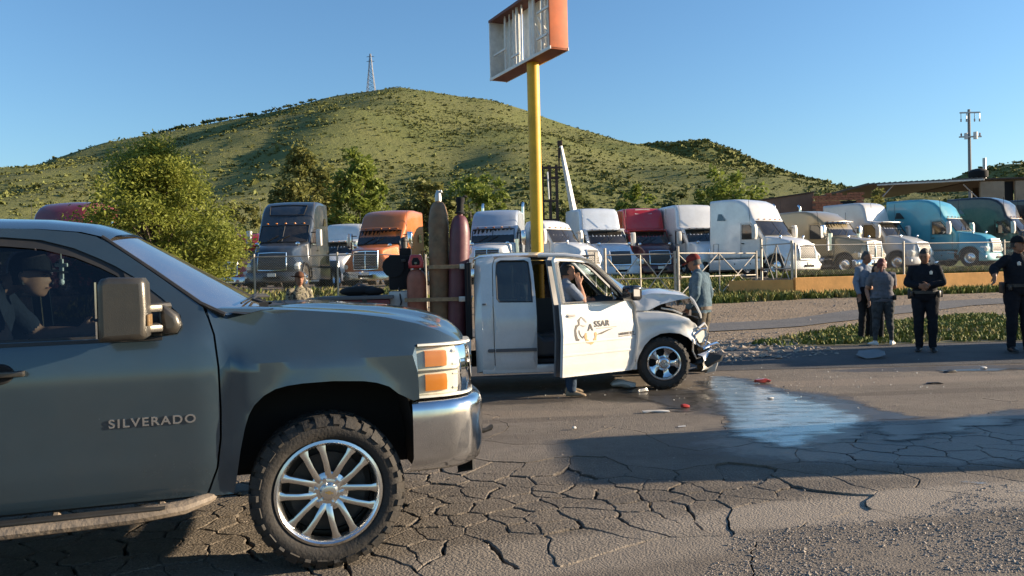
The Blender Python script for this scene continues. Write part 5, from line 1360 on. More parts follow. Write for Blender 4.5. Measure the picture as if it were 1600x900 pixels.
def big_wheel(parent, loc, side, dual=False):
    w = link('wheel', None, parent); w.location = loc
    b = MB(); Rt, Rr, h = .50, .30, .15
    pr = [(Rr, -h * .8), (Rr + .03, -h * .95), (.42, -h), (.475, -h * .9), (.498, -h * .72), (.50, 0)]; pr = pr + [(r, -y) for r, y in reversed(pr[:-1])]
    b.lathe(pr, 28, 'Y')
    for k in range(26):
        a = 2 * math.pi * k / 26; c, q = math.cos(a), math.sin(a)
        b.box((.503 * c, 0, .503 * q), (.03, .24, .06), Matrix.Rotation(-a, 3, 'Y'))
    if dual: b.lathe([(r, y - side * .33) for r, y in pr], 28, 'Y')
    b.build('tyre', 'rubber', w)
    s = side; b = MB()
    if dual: b.lathe([(.30, s * .14), (.28, s * .10), (.26, -s * .02), (.14, -s * .04), (.13, s * .06), (.10, s * .10), (.001, s * .11)], 24, 'Y')
    else: b.lathe([(.30, s * .13), (.285, s * .12), (.26, s * .06), (.19, s * .12), (.12, s * .13), (.115, s * .19), (.09, s * .22), (.001, s * .225)], 24, 'Y')
    b.build('rim', 'alloy', w)
def semi(label, col, px, Y, rz, style='aero', roof=3.9, lot=None, length=5.3, stacks=False, hoodcol=None, sleeper_win=True, mount=2.5, hazy=False, extras=None):
    T = thing('semi_truck', label, 'truck', group='semi trucks parked in the yard')
    c = at(px, 430, Y); f = Vector((math.cos(rz), math.sin(rz)))
    gx, gy = c.x + f.x * 2.6, c.y + f.y * 2.6
    T.location = (gx, gy, (ground_z(gx - f.x * 2.6, gy - f.y * 2.6) if lot is None else lot)); T.rotation_euler = (0, 0, rz)
    col_h = hoodcol or col; E_ = -length; W = 1.22
    if style == 'aero':
        cab = [(-1.62, .95), (-1.60, 1.95), (-1.72, 2.02), (-2.02, 2.44), (-2.28, 2.80), (-2.40, 2.96), (-2.62, roof - .56), (-2.92, roof - .28), (-3.30, roof - .11), (-3.8, roof - .03), (-4.4, roof), (E_, roof), (E_ - .04, roof - .1), (E_ - .04, .95)]
        ws = [(-1.735, 2.06), (-2.28, 2.78)]
    elif style == 'step':
        cab = [(-1.55, .95), (-1.53, 1.90), (-1.62, 1.97), (-1.90, 2.40), (-2.10, 2.68), (-2.05, 2.74), (-2.6, 2.84), (-2.75, 2.90), (-2.90, roof - .42), (-3.02, roof - .18), (-3.25, roof - .04), (-3.7, roof), (E_, roof), (E_ - .03, roof - .08), (E_ - .03, .95)]
        ws = [(-1.635, 2.0), (-2.09, 2.65)]
    elif style == 'mid':
        cab = [(-1.62, .95), (-1.60, 1.93), (-1.72, 2.0), (-1.98, 2.40), (-2.20, 2.70), (-2.34, 2.84), (-2.62, roof - .40), (-2.95, roof - .18), (-3.4, roof - .05), (-4.0, roof), (E_, roof), (E_ - .04, roof - .1), (E_ - .04, .95)]
        ws = [(-1.735, 2.04), (-2.20, 2.68)]
    else:       # day cab
        cab = [(-1.55, .95), (-1.53, 1.85), (-1.62, 1.92), (-1.85, 2.30), (-2.05, 2.60), (-2.2, roof - .18), (-2.5, roof - .04), (-3.0, roof), (-3.3, roof - .06), (-3.36, roof - .3), (-3.36, .95)]
        ws = [(-1.635, 1.95), (-2.04, 2.57)]; E_ = -3.36
    def dfm(p):
        k = smooth(-3.3, -1.6, p.x); a = p.y / W
        x = p.x + .20 * (1 - a * a) * k - .06 * k
        y = p.y * lerp(1.0, .93, k) * lerp(1.0, .93, smooth(2.6, roof, p.z))
        return Vector((x, y, p.z + .05 * (1 - a * a) * smooth(2.5, roof, p.z)))
    b = MB(); b.slab(cab, -W, W, .13, 4, dfm, 0, rows=9); body = b.build('cab', col, T, sharp=38)
    # glass
    def glass(name, poly3, parent, m='truck_glass'):
        g = MB(); g.add(poly3, [tuple(range(len(poly3)))]); return g.build(name, m, parent, recalc=False, sharp=0)
    g = MB(); rings = []
    dn = Vector((ws[1][1] - ws[0][1], -(ws[1][0] - ws[0][0]))).normalized() * .012
    for i in range(4):
        t = i / 3; x, z = lerp(ws[0][0], ws[1][0], t) + dn.x, lerp(ws[0][1], ws[1][1], t) + dn.y
        rings.append([dfm(Vector((x, (W - .10 - .04 * t) * u, z))) for u in [-1 + k / 7 for k in range(15)]])
    g.loft(rings, False); wsd = g.build('windshield', 'truck_glass', T, recalc=False)
    g = MB()
    ring = [dfm(Vector((ws[0][0] + dn.x * 1.6, (W - .09) * u, ws[0][1] - .01))) for u in [-1 + k / 7 for k in range(15)]] + [dfm(Vector((ws[1][0] + dn.x * 1.6, (W - .13) * u, ws[1][1] + .01))) for u in [1 - k / 7 for k in range(15)]]
    g.tube(ring + ring[:1], .022, 5, False); g.build('windshield_seal', 'black_plastic', wsd)
    g = MB(); m0 = dfm(Vector((ws[0][0] + dn.x * 1.5, 0, ws[0][1]))); m1 = dfm(Vector((ws[1][0] + dn.x * 1.5, 0, ws[1][1]))); g.tube([m0, m1], .018, 5); g.build('centre_post', 'black_plastic', wsd)
    for s in (-1, 1):
        xb = ws[0][0]
        sw = [(xb - .30, 1.98), (xb - .62, 2.42), (xb - .78, 2.62), (xb - 1.25, 2.64), (xb - 1.27, 1.92), (xb - .55, 1.90)]
        gl = glass('side_window', [dfm(Vector((x, s * (W + .006), z))) for x, z in sw], T)
        g = MB(); R_ = [dfm(Vector((x, s * (W + .008), z))) for x, z in sw]; g.tube(R_ + R_[:1], .02, 5, False); g.build('window_seal', 'black_plastic', gl)
        g = MB(); D_ = [dfm(Vector((x, s * (W + .003), z))) for x, z in [(xb - .16, .98), (xb - .14, 1.9), (xb - .72, 2.70), (xb - 1.33, 2.72), (xb - 1.36, .98)]]; g.tube(D_, .010, 4, False); g.build('door_seam', 'black_plastic', T)
        g = MB(); h_ = dfm(Vector((xb - 1.22, s * (W + .02), 1.70))); g.box(h_, (.16, .04, .05), bev=.01); g.build('door_handle', 'black_plastic', T)
        if style in ('aero', 'mid', 'step') and sleeper_win:
            x0 = E_ + .55
            q = [(x0, 2.15), (x0 + .50, 2.15), (x0 + .46, 2.52), (x0 + .1, 2.58)] if style != 'aero' else [(x0, roof - 1.05), (x0 + .58, roof - 1.08), (x0 + .30, roof - .72), (x0 + .08, roof - .70)]
            glass('sleeper_window', [dfm(Vector((x, s * (W + .006), z))) for x, z in q], T)
            lo = [(E_ + .3, 1.15), (E_ + .62, 1.15), (E_ + .62, 1.75), (E_ + .3, 1.75)]
            g = MB(); L_ = [dfm(Vector((x, s * (W + .004), z))) for x, z in lo]; g.tube(L_ + L_[:1], .012, 4, False); g.build('locker_seam', 'black_plastic', T)
    # bonnet with wheel arches
    hz = 1.98 if style != 'day' else 1.9
    ax = -1.02
    archp = [(ax + .60 * math.cos(R(a)), .52 + .60 * math.sin(R(a))) for a in range(0, 181, 15)]
    nose = {'aero': [(-.10, .62), (-.06, 1.0), (-.10, 1.35), (-.22, 1.58), (-.50, 1.74)], 'mid': [(-.06, .62), (-.04, 1.1), (-.06, 1.50), (-.14, 1.66), (-.40, 1.76)], 'step': [(-.10, .62), (-.06, 1.0), (-.10, 1.35), (-.24, 1.52), (-.5, 1.66)], 'day': [(-.06, .62), (-.05, 1.1), (-.1, 1.45), (-.25, 1.58), (-.5, 1.68)]}[style]
    hp = [(-.45, .62)] + [(x, z) for x, z in nose if True][0:0] + []
    hp = nose + [(-1.0, 1.86), (-1.68, hz), (-1.70, .80), (-1.64, .62)] + list(reversed(archp))
    def hdf(p):
        k = smooth(-1.7, 0, p.x); wide = lerp(.96, .92, k)
        up = smooth(1.05, 1.5, p.z)                          # bonnet narrows above the wings
        nar = lerp(1.0, lerp(.92, .70, k), up)
        a = p.y / W
        return Vector((p.x - .16 * a * a * smooth(-1.2, -.1, p.x), p.y * wide * nar, p.z + .06 * (1 - a * a) * smooth(1.4, 1.7, p.z) - .0))
    b = MB(); b.slab(hp, -W, W, .12, 4, hdf, 0, rows=9); hood = b.build('hood', col_h, T, sharp=38)
    for s in (-1, 1):
        b = MB(); R_ = [hdf(Vector((x, s * (W + .01), z))) for x, z in archp]; b.tube(R_, .03, 6); b.build('arch_lip', 'black_plastic', hood)
        b = MB(); b.slab([(ax + .58 * math.cos(R(a)), .52 + .58 * math.sin(R(a))) for a in range(0, 181, 20)], s * 1.02 - .03, s * 1.02 + .03, .01, 1); b.build('arch_lining', 'matte_black', hood)
    # grille
    gw = .56 if style != 'day' else .46; gz0, gz1 = .82, 1.62 if style == 'mid' else 1.52
    def gsurf(u, z):
        base = interp(sorted([(zz, xx) for xx, zz in nose]), z); return Vector((base + .035 - .16 * (u * gw / W) ** 2, gw * u, z))
    g = MB(); rings = []
    for i in range(7):
        z = lerp(gz0, gz1, i / 6); rings.append([gsurf(u, z) + Vector((0, 0, 0)) for u in (-1, -.6, -.2, .2, .6, 1)])
    g.loft(rings, False); gr = g.build('grille', 'grille_mesh', T, recalc=False)
    g = MB(); fr = [gsurf(-1.04, gz0), gsurf(-1.04, (gz0 + gz1) / 2), gsurf(-1.02, gz1), gsurf(0, gz1 + .02), gsurf(1.02, gz1), gsurf(1.04, (gz0 + gz1) / 2), gsurf(1.04, gz0), gsurf(0, gz0 - .02), gsurf(-1.04, gz0)]
    g.tube([p + Vector((.012, 0, 0)) for p in fr], .032, 6, False)
    g.build('grille_surround', 'chrome', gr)
    for k in range(1, 7):
        z = lerp(gz0, gz1, k / 7); g = MB(); g.tube([gsurf(u, z) + Vector((.012, 0, 0)) for u in (-1, -.5, 0, .5, 1)], .012, 4); g.build('grille_bar', 'chrome' if style == 'mid' else 'grey_trim', gr)
    if style == 'mid':
        g = MB(); g.tube([gsurf(0, z) + Vector((.02, 0, 0)) for z in (gz0, 1.2, gz1)], .03, 6); g.build('grille_spine', 'chrome', gr)
    # bumper, lamps
    bpp = [(-.55, .30), (-.05, .30), (.02, .36), (.03, .60), (-.02, .72), (-.30, .76), (-.55, .74)]
    def bdf(p): a = p.y / W; return Vector((p.x - .26 * abs(a) ** 2.5 * smooth(-.6, 0, p.x), p.y, p.z))
    b = MB(); b.slab(bpp, -W, W, .08, 3, bdf, 0, rows=9); bu = b.build('bumper', 'chrome' if style == 'mid' else col_h, T, sharp=40)
    b = MB(); b.box((.02, 0, .50), (.05, .70, .12), bev=.01); b.build('bumper_vent', 'matte_black', bu)
    for s in (-1, 1):
        b = MB(); b.box((-.20, s * 1.10, .53), (.06, .16, .10), bev=.02); b.build('fog_lamp', 'lens_white', bu)
        b = MB(); b.slab([(-.52, .84), (-.16, .84), (-.12, .98), (-.22, 1.12), (-.44, 1.14), (-.56, 1.0)], s * 1.0 - .11, s * 1.0 + .11, .04, 3, lambda p: Vector((p.x - .12 * (abs(p.y) - .9), p.y * .98 + s * .015, p.z))); hl = b.build('headlight', 'lens_white', T)
        b = MB(); b.box((-.50, s * 1.075, .98), (.06, .10, .12), bev=.015); b.build('turn_signal', 'amber', hl)
        # door mirrors on brackets
        mr = link('mirror', None, T); xb = ws[0][0]
        b = MB(); b.slab([(-.11, -.36), (.06, -.36), (.11, -.2), (.11, .2), (.06, .36), (-.11, .36)], -.12, .12, .05, 3); b.xf(Matrix.Translation((xb - .22, s * (W + .30), 2.22))); b.build('mirror_shell', 'chrome' if style == 'mid' else 'white_trim', mr)
        b = MB(); b.tube([(xb - .25, s * (W - .05), 2.45), (xb - .22, s * (W + .25), 2.46)], .022, 5); b.tube([(xb - .25, s * (W - .05), 1.98), (xb - .22, s * (W + .25), 1.98)], .022, 5); b.build('mirror_arm', 'black_plastic', mr)
        b = MB(); b.ball((-.95, s * .86, 1.93), (.05, .10, .09), 10, 7); b.cyl((-.95, s * .84, 1.72), (-.95, s * .86, 1.93), .014, n=5); b.build('hood_mirror', 'chrome', T)
        big_wheel(T, (ax, s * 1.02, .50), s)
        big_wheel(T, (E_ - .75, s * 1.06, .50), s, True); big_wheel(T, (E_ - 2.05, s * 1.06, .50), s, True)
        b = MB(); b.cyl((-2.2, s * .93, .68), (-3.9 if style != 'day' else -3.2, s * .93, .68), .30, n=16); tk = b.build('fuel_tank', 'tank_metal', T)
        for xx in (-2.5, -2.95 if style == 'day' else -3.5):
            b = MB(); b.cyl((xx - .03, s * .93, .68), (xx + .03, s * .93, .68), .308, n=16); b.build('tank_strap', 'dark_steel', tk)
        if style in ('aero',):
            b = MB(); b.box(((-1.72 + E_) / 2 - .05, s * 1.215, .66), (abs(E_ + 1.85), .03, .52), bev=.01); b.build('side_skirt', col, T)
        if stacks:
            b = MB(); b.cyl((E_ - .12, s * 1.08, 1.0), (E_ - .12, s * 1.08, roof + .30), .075, n=12); b.tube([(E_ - .12, s * 1.08, roof + .28), (E_ - .14, s * 1.08, roof + .42), (E_ - .26, s * 1.08, roof + .52)], .07, 10, False); st_ = b.build('exhaust_stack', 'chrome', T)
            b = MB(); b.cyl((E_ - .12, s * 1.08, 1.2), (E_ - .12, s * 1.08, 2.2), .11, n=12); b.build('heat_shield', 'chrome', st_)
    # roof marker lamps
    for k in range(5):
        u = (k - 2) * .42; zt = ws[1][1] + .10
        p = dfm(Vector((interp(sorted([(z, x) for x, z in cab[2:8]]), zt) + .02, u, zt))); b = MB(); b.ball(p, (.045, .055, .03), 8, 5); b.build('marker_lamp', 'amber', T)
    if style == 'step' or style == 'mid':
        b = MB(); rings = []
        for (dx, dz) in ((.035, .16), (.25, .12), (.255, .095), (.06, .115)):
            rings.append([dfm(Vector((ws[1][0] + dx, (W - .12) * u, ws[1][1] + dz))) for u in [-1 + k / 4 for k in range(9)]])
        b.loft(rings, False); b.build('sun_visor', col, T)
    b = MB(); b.box(((E_ - 2.9 - .5) / 2, .42, .72), (abs(E_ - 2.6), .09, .26)); b.box(((E_ - 2.9 - .5) / 2, -.42, .72), (abs(E_ - 2.6), .09, .26)); b.box((ax, 0, .52), (.14, 1.9, .12)); b.box((E_ - .75, 0, .52), (.2, 1.9, .2)); b.box((E_ - 2.05, 0, .52), (.2, 1.9, .2)); b.build('chassis', 'undercoat', T)
    b = MB(); b.slab([(E_ - .8, .88), (E_ - .95, 1.05), (E_ - 1.9, 1.05), (E_ - 2.1, .9)], -.55, .55, .02, 2); b.build('fifth_wheel', 'dark_steel', T)
    for s in (-1, 1):
        b = MB(); q0 = dfm(Vector((ws[0][0] + dn.x * 2.5, s * .25 - .45, ws[0][1] + .02))); q1 = dfm(Vector((ws[0][0] + dn.x * 2.5 - .18, s * .25 + .05, ws[0][1] + .28))); b.tube([q0, q1], .016, 4); b.build('wiper', 'black_plastic', wsd)
        for z in (.45, .80):
            b = MB(); b.box((-1.95, s * 1.17, z), (.50, .16, .05), bev=.01); b.build('cab_step', 'tank_metal', T)
        b = MB(); p_ = dfm(Vector((ws[0][0] - .2, s * 1.15, 2.5))); b.tube([(p_.x - .55, s * 1.16, 2.5), (p_.x - .6, s * 1.2, roof - .1)], .012, 4); b.build('antenna', 'black_plastic', T)
    b = MB(); b.box((.045, 0, .62), (.02, .34, .14)); b.build('licence_plate', 'lens_white', T)
    if style == 'mid':
        for s in (-1, 1):
            b = MB(); b.cyl((-1.85, s * 1.18, 1.25), (-1.85, s * 1.18, 2.15), .16, n=14); b.build('air_cleaner', 'chrome', T)
    if extras: extras(T, dfm, W, roof, E_)
    return T
G = R
def red_patch(T, dfm, W, roof, E_):
    b = MB(); pts = [dfm(Vector((x + .02, y, z + .015))) for (x, y, z) in ((-2.93, -.55, roof - .40), (-2.93, .55, roof - .40), (-3.12, .45, roof - .10), (-3.12, -.45, roof - .10))]; b.add(pts, [(0, 1, 2, 3)]); b.build('roof_hatch', 'fade_patch', T, recalc=False)
def roof_outline(T, dfm, W, roof, E_):
    b = MB(); P = [dfm(Vector((x + .012, y, z + .01))) for (x, y, z) in ((-2.52, -.80, roof - .70), (-2.70, -.85, roof - .47), (-2.93, -.88, roof - .27), (-2.95, 0, roof - .25), (-2.93, .88, roof - .27), (-2.70, .85, roof - .47), (-2.52, .80, roof - .70), (-2.50, 0, roof - .72), (-2.52, -.80, roof - .70))]; b.tube(P, .02, 5, False); b.build('roof_panel_seam', 'black_plastic', T)
semi('maroon semi truck roof showing over the near pickup, behind the green tree', 't_maroon', 96, 34, G(-93), 'aero', 4.05)
semi('small red semi truck peeking out between the green tree and the dark truck', 't_red', 384, 52, G(-95), 'mid', 3.6)
semi('dark navy semi truck with split windshield behind the chain-link fence', 't_navy', 452, 35.5, G(-90), 'aero', 3.95, extras=roof_outline)
semi('white semi truck in the gap between the dark and orange trucks', 't_white', 536, 50, G(-97), 'step', 3.9)
semi('orange semi truck with tall chrome grille beside the dark navy truck', 't_orange', 602, 39, G(-101), 'mid', 3.75)
semi('pale blue-grey semi truck with twin chrome stacks behind the gas cylinders', 't_bluegrey', 775, 40, G(-98), 'mid', 3.72, stacks=True, hoodcol='t_white')
semi('white day-cab truck facing away to the right behind the wrecked pickup roof', 't_white', 862, 40, G(-40), 'day', 3.05)
semi('white high-roof semi truck standing next to the red one', 't_white_cool', 942, 44, G(-74), 'step', 4.0)
semi('bright red high-roof semi truck with a faded roof hatch', 't_red', 1010, 46, G(-82), 'step', 4.1, hoodcol='t_darkred', extras=red_patch)
semi('white high-roof semi truck behind the man in the red cap', 't_white', 1092, 45, G(-76), 'step', 4.15)
semi('white sleeper half hidden behind the big white truck at the gate', 't_white', 1144, 53, G(-70), 'aero', 4.2)
semi('large white aerodynamic semi truck right behind the gate', 't_white', 1196, 40.5, G(-57), 'aero', 4.0, length=5.2)
semi('tan gold semi truck with chrome stack beside the large white truck', 't_gold', 1300, 43, G(-58), 'mid', 3.45, stacks=True)
semi('silver semi truck with dark roof windows behind the standing group', 't_silver', 1378, 46, G(-56), 'step', 3.95, length=5.6)
semi('bright teal blue semi truck behind the first policeman', 't_teal', 1484, 46.5, G(-52), 'aero', 4.0, length=5.7)
semi('black semi truck beside the teal one', 't_black', 1580, 49, G(-50), 'aero', 4.2, length=5.8)
semi('second black semi truck at the right frame edge', 't_black', 1668, 51, G(-50), 'aero', 4.2, length=5.8)
# ================================================================ PEOPLE
def cloth(name, col, rough=.85, var=.18): return mat(name, col, rough, var=var, vscale=14, bump=.35, bscale=45, spec=.15)
cloth('uniform', (.012, .013, .017)); cloth('shirt_blue', (.078, .120, .150)); cloth('shirt_grey', (.17, .17, .18)); cloth('tee_grey', (.135, .13, .14)); cloth('pants_dark', (.02, .02, .022)); cloth('jeans', (.035, .055, .085)); cloth('leggings', (.055, .058, .060), var=.4); cloth('work_pants', (.10, .085, .065)); cloth('cap_red', (.17, .028, .024)); cloth('cap_black', (.012, .012, .014)); cloth('shirt_slate', (.18, .21, .26)); cloth('tee_navy', (.02, .026, .038)); cloth('brim_hat', (.10, .045, .025))
mat('skin', (.36, .185, .115), .55, var=.12, vscale=25, spec=.3); mat('skin_dark', (.26, .125, .075), .55, var=.12, vscale=25, spec=.3)
mat('hair_black', (.012, .010, .009), .6, bump=.5, bscale=90); mat('hair_red', (.17, .030, .018), .55, bump=.6, bscale=90); mat('hair_grey', (.06, .055, .05), .7, bump=.5, bscale=120)
mat('shoe_white', (.60, .58, .55), .6); mat('shoe_black', (.012, .012, .012), .45); mat('shoe_tan', (.26, .19, .12), .8, var=.2); mat('eye_dark', (.015, .012, .01), .3); mat('lip', (.22, .08, .06), .5); mat('leather', (.018, .015, .013), .45); mat('badge_silver', (.6, .6, .58), .3, .8); mat('belt_brown', (.06, .035, .02), .6)
m = bpy.data.materials.new('camo'); m.use_nodes = True; nt = m.node_tree; b_ = nt.nodes['Principled BSDF']; b_.inputs['Roughness'].default_value = .9
tc = nt.nodes.new('ShaderNodeTexCoord'); n1 = N(nt, 'ShaderNodeTexNoise', Scale=14.0, Detail=3.0); nt.links.new(tc.outputs['Object'], n1.inputs['Vector'])
cr = nt.nodes.new('ShaderNodeValToRGB'); cr.color_ramp.interpolation = 'CONSTANT'
for p_, c_ in ((0, (.03, .03, .025, 1)), (.45, (.22, .19, .13, 1)), (.55, (.10, .09, .05, 1)), (.63, (.34, .30, .22, 1))):
    e = cr.color_ramp.elements.new(p_) if p_ not in (0,) else cr.color_ramp.elements[0]; e.color = c_
nt.links.new(n1.outputs['Fac'], cr.inputs['Fac']); nt.links.new(cr.outputs['Color'], b_.inputs['Base Color']); M['camo'] = m
def person(label, loc, rz, mats, J=None, h=1.75, build=1.0, belly=0.0, group=None, head_turn=(0, 0), hair=None, cap=None, vox=.0105, sleeves='long', hem=0.0, female=False, name='person', legs=True, mtx=None):
    """one continuous body; mats = dict(shirt, pants, shoe, skin). Local +x = the way the person faces, y = left"""
    j = dict(pelvis=(0, 0, .96), waist=(0, 0, 1.08), chest=(.0, 0, 1.28), neck=(-.01, 0, 1.47), head=(.025, 0, 1.62),
             shl=(0, .180, 1.395), shr=(0, -.180, 1.395), ell=(-.03, .235, 1.13), elr=(-.03, -.235, 1.13), wrl=(.06, .245, .89), wrr=(.06, -.245, .89),
             hipl=(0, .095, .92), hipr=(0, -.095, .92), knl=(.015, .105, .50), knr=(.015, -.105, .50), anl=(-.02, .11, .09), anr=(-.02, -.11, .09), toel=(.15, .135, .03), toer=(.15, -.135, .03), handl=(0, 0, -1), handr=(0, 0, -1), curl=.5)
    if J: j.update(J)
    j = {k: (Vector(v) if isinstance(v, tuple) else v) for k, v in j.items()}
    B = build; prim = []; mb = MB()
    def limb(pts, rads, tagn, n=12, ell=None):
        mb.tube(pts, rads, n, True, ell); 
        for p, q, r0, r1 in zip(pts, pts[1:], rads, rads[1:]): prim.append((Vector(p), Vector(q), r0, r1, tagn))
        for p, r in ((pts[0], rads[0]), (pts[-1], rads[-1])): mb.ball(p, r * .98, 10, 7)
    def along(a, b_, ts): return [a.lerp(b_, t) for t in ts]
    # torso rings (follow pelvis-waist-chest-neck, widths from the shoulder line)
    sv = (j['shl'] - j['shr']).normalized(); hv = (j['hipl'] - j['hipr']).normalized()
    def ring(c, side, up, a, bb, n=20, fwd=0):
        f = side.cross(up).normalized() 
        return [c + side * (a * math.copysign(abs(math.cos(t)) ** .8, math.cos(t))) + f * (bb * math.copysign(abs(math.sin(t)) ** .9, math.sin(t)) + (fwd if math.sin(t) > 0 else 0) * abs(math.sin(t))) for t in [2 * math.pi * k / n for k in range(n)]]
    up1 = (j['waist'] - j['pelvis']).normalized(); up2 = (j['chest'] - j['waist']).normalized(); up3 = (j['neck'] - j['chest']).normalized()
    hp_w = .175 if female else .160
    T_ = [(j['pelvis'] - up1 * .10, hv, up1, .125 * B, .105 * B, 0), (j['pelvis'] - up1 * .03, hv, up1, hp_w * B, .125 * B, belly * .3), (j['pelvis'] + up1 * .05, hv, up1, (hp_w - .005) * B, .122 * B, belly * .8), (j['waist'], hv.lerp(sv, .4), up1, (.142 if female else .152) * B, .112 * B, belly), (j['waist'].lerp(j['chest'], .5), hv.lerp(sv, .7), up2, .158 * B, .116 * B, belly * .7), (j['chest'], sv, up2, .172 * B, .122 * B, belly * .25 + (.03 if female else 0)), (j['chest'].lerp(j['neck'], .45), sv, up3, .155 * B, .108 * B, 0), (j['chest'].lerp(j['neck'], .74), sv, up3, .105 * B, .080 * B, 0), (j['neck'] - up3 * .005, sv, up3, .068, .062, 0)]
    rings = [ring(c, s, u, a, bb, fwd=fw) for (c, s, u, a, bb, fw) in T_]
    mb.loft(rings, True, True)
    for a, b2 in zip(T_, T_[1:]):
        tg = 'pants' if (a[0] + b2[0]).z / 2 < j['pelvis'].z + .04 - hem else 'shirt'
        for off in (-.5, 0, .5):
            prim.append((a[0] + a[1] * a[3] * off, b2[0] + b2[1] * b2[3] * off, a[4] * .95, b2[4] * .95, tg))
    # neck and head
    limb([j['neck'] - up3 * .03, j['neck'].lerp(j['head'], .55)], [.060, .053], 'skin')
    hd = j['head']; hr = Euler((0, R(head_turn[1]), R(head_turn[0]))).to_matrix()
    def HP(x, y, z): return hd + hr @ Vector((x, y, z))
    cr_ = []
    for (z, a, bb, x) in ((-.112, .022, .024, .035), (-.104, .040, .040, .030), (-.085, .056, .058, .018), (-.055, .066, .080, .008), (-.02, .072, .092, .0), (.02, .075, .097, -.004), (.055, .073, .094, -.008), (.085, .062, .080, -.010), (.108, .040, .052, -.010), (.118, .012, .016, -.010)):
        cr_.append([HP(x + bb * math.cos(t), a * math.sin(t), z) for t in [2 * math.pi * k / 18 for k in range(18)]])
    mb.loft(cr_, True, True)
    mb.loft([[HP(.082, q, .012) for q in (-.006, .006)] + [HP(.06, 0, .012)], [HP(.108, q, -.030) for q in (-.013, .013)] + [HP(.07, 0, -.035)], [HP(.092, q, -.042) for q in (-.016, .016)] + [HP(.06, 0, -.045)]], True, True)   # nose
    mb.ball(HP(.080, 0, -.066), (.016, .024, .012), 8, 6)          # lips
    for s in (-1, 1):
        mb.ball(HP(-.01, s * .076, -.005), (.022, .012, .034), 8, 6)    # ears
        mb.ball(HP(.072, s * .030, .022), (.016, .024, .009), 8, 5)     # brow
    prim.append((HP(-.01, 0, -.06), HP(-.01, 0, .06), .085, .085, 'skin'))
    # arms
    for s, sh, el, wr, hn in ((1, 'shl', 'ell', 'wrl', 'handl'), (-1, 'shr', 'elr', 'wrr', 'handr')):
        a, e, w = j[sh], j[el], j[wr]
        sl = {'long': 1.0, 'short': .0}[sleeves]
        k = .010 if sleeves == 'long' else 0
        limb([a + (j['chest'].lerp(j['neck'], .5) - a) * .25] + along(a, e, (0, .4, .75)), [.062 * B, .064 * B, .056 * B, .050 * B], 'shirt')
        limb(along(a, e, (.7, 1.0)), [.047 * B + k, .043 * B + k], 'shirt' if sleeves == 'long' else 'skin')
        limb(along(e, w, (0, .3, .7, .92)), [.043 * B + k, .045 * B + k, .036 + k, .030 + k], 'shirt' if sleeves == 'long' else 'skin')
        limb(along(e, w, (.88, 1.0)), [.027, .026], 'skin')
        # hand: palm, four fingers, thumb from the side of the palm
        d = Vector(j[hn]).normalized() if Vector(j[hn]).length > 0 else (w - e).normalized()
        fw = (w - e).normalized(); d = (d * .6 + fw * .4).normalized() if j.get('keep_hand') is None else d
        side = d.cross(Vector((0, s * 1.0, .001)))
        side = side.normalized() if side.length > .2 else Vector((1, 0, 0))      # thumb side (forward)
        pn = side.cross(d).normalized() * -s                     # palm faces the body
        c0 = w + d * .045
        mb.box(c0, (.085, .028, .080), Matrix((d, pn, side)).transposed(), .012)
        prim.append((w, w + d * .09, .042, .042, 'skin'))
        for q, (ln, off) in enumerate(((.068, .030), (.078, .010), (.072, -.010), (.056, -.030))):
            p0 = w + d * .082 + side * off; cu = j['curl']
            p1 = p0 + (d * (1 - cu * .35) + pn * -s * cu * .0 + pn * cu * .5).normalized() * ln * .5
            p2 = p1 + (d * (1 - cu) + pn * cu * 1.1).normalized() * ln * .5
            mb.tube([p0 - d * .01, p1, p2], [.0100, .0095, .0085], 7); mb.ball(p2, .0085, 7, 5)
            prim.append((p0, p1, .01, .01, 'skin')); prim.append((p1, p2, .01, .009, 'skin'))
        t0 = w + d * .03 + side * .036; t1 = t0 + (side * .6 + d * .6).normalized() * .04; t2 = t1 + (d * .9 + pn * .4).normalized() * .032
        mb.tube([t0, t1, t2], [.012, .011, .009], 7); mb.ball(t2, .009, 7, 5); prim.append((t0, t2, .012, .01, 'skin'))
    if legs:
        for s, hi, kn, an, to in ((1, 'hipl', 'knl', 'anl', 'toel'), (-1, 'hipr', 'knr', 'anr', 'toer')):
            H_, K_, A_, O_ = j[hi], j[kn], j[an], j[to]; th_ = 1.12 if female else 1.0
            limb([H_ + Vector((0, 0, .02))] + along(H_, K_, (.2, .55, .9)), [.098 * B * th_, .096 * B * th_, .080 * B * th_, .064 * B], 'pants')
            bag = .012 if mats.get('baggy', True) else 0
            limb(along(K_, A_, (-.08, .08, .3, .65, .98)), [.062 * B, .060 * B + bag * .4, .060 * B + bag * .5, .048 + bag, .040 + bag * 1.6], 'pants')
            limb([A_, A_ + Vector((0, 0, -.05))], [.040, .042], 'shoe')
            fd = (O_ - A_); fd.z = 0; fd = fd.normalized() if fd.length > .01 else Vector((1, 0, 0)); sd = Vector((-fd.y, fd.x, 0))
            base = Vector((A_.x, A_.y, A_.z - .085))
            rg = []
            for (x, w_, zt) in ((-.075, .020, .045), (-.06, .034, .07), (0, .040, .085), (.07, .046, .068), (.13, .048, .050), (.17, .036, .036), (.19, .014, .022)):
                rg.append([base + fd * x + sd * w_ * math.copysign(abs(math.cos(t)) ** .6, math.cos(t)) + Vector((0, 0, max(0.0, zt * (.5 + .5 * math.sin(t))))) for t in [2 * math.pi * k / 12 for k in range(12)]])
            mb.loft(rg, True, True)
            prim.append((base + fd * -.05 + Vector((0, 0, .03)), base + fd * .16 + Vector((0, 0, .02)), .045, .035, 'shoe'))
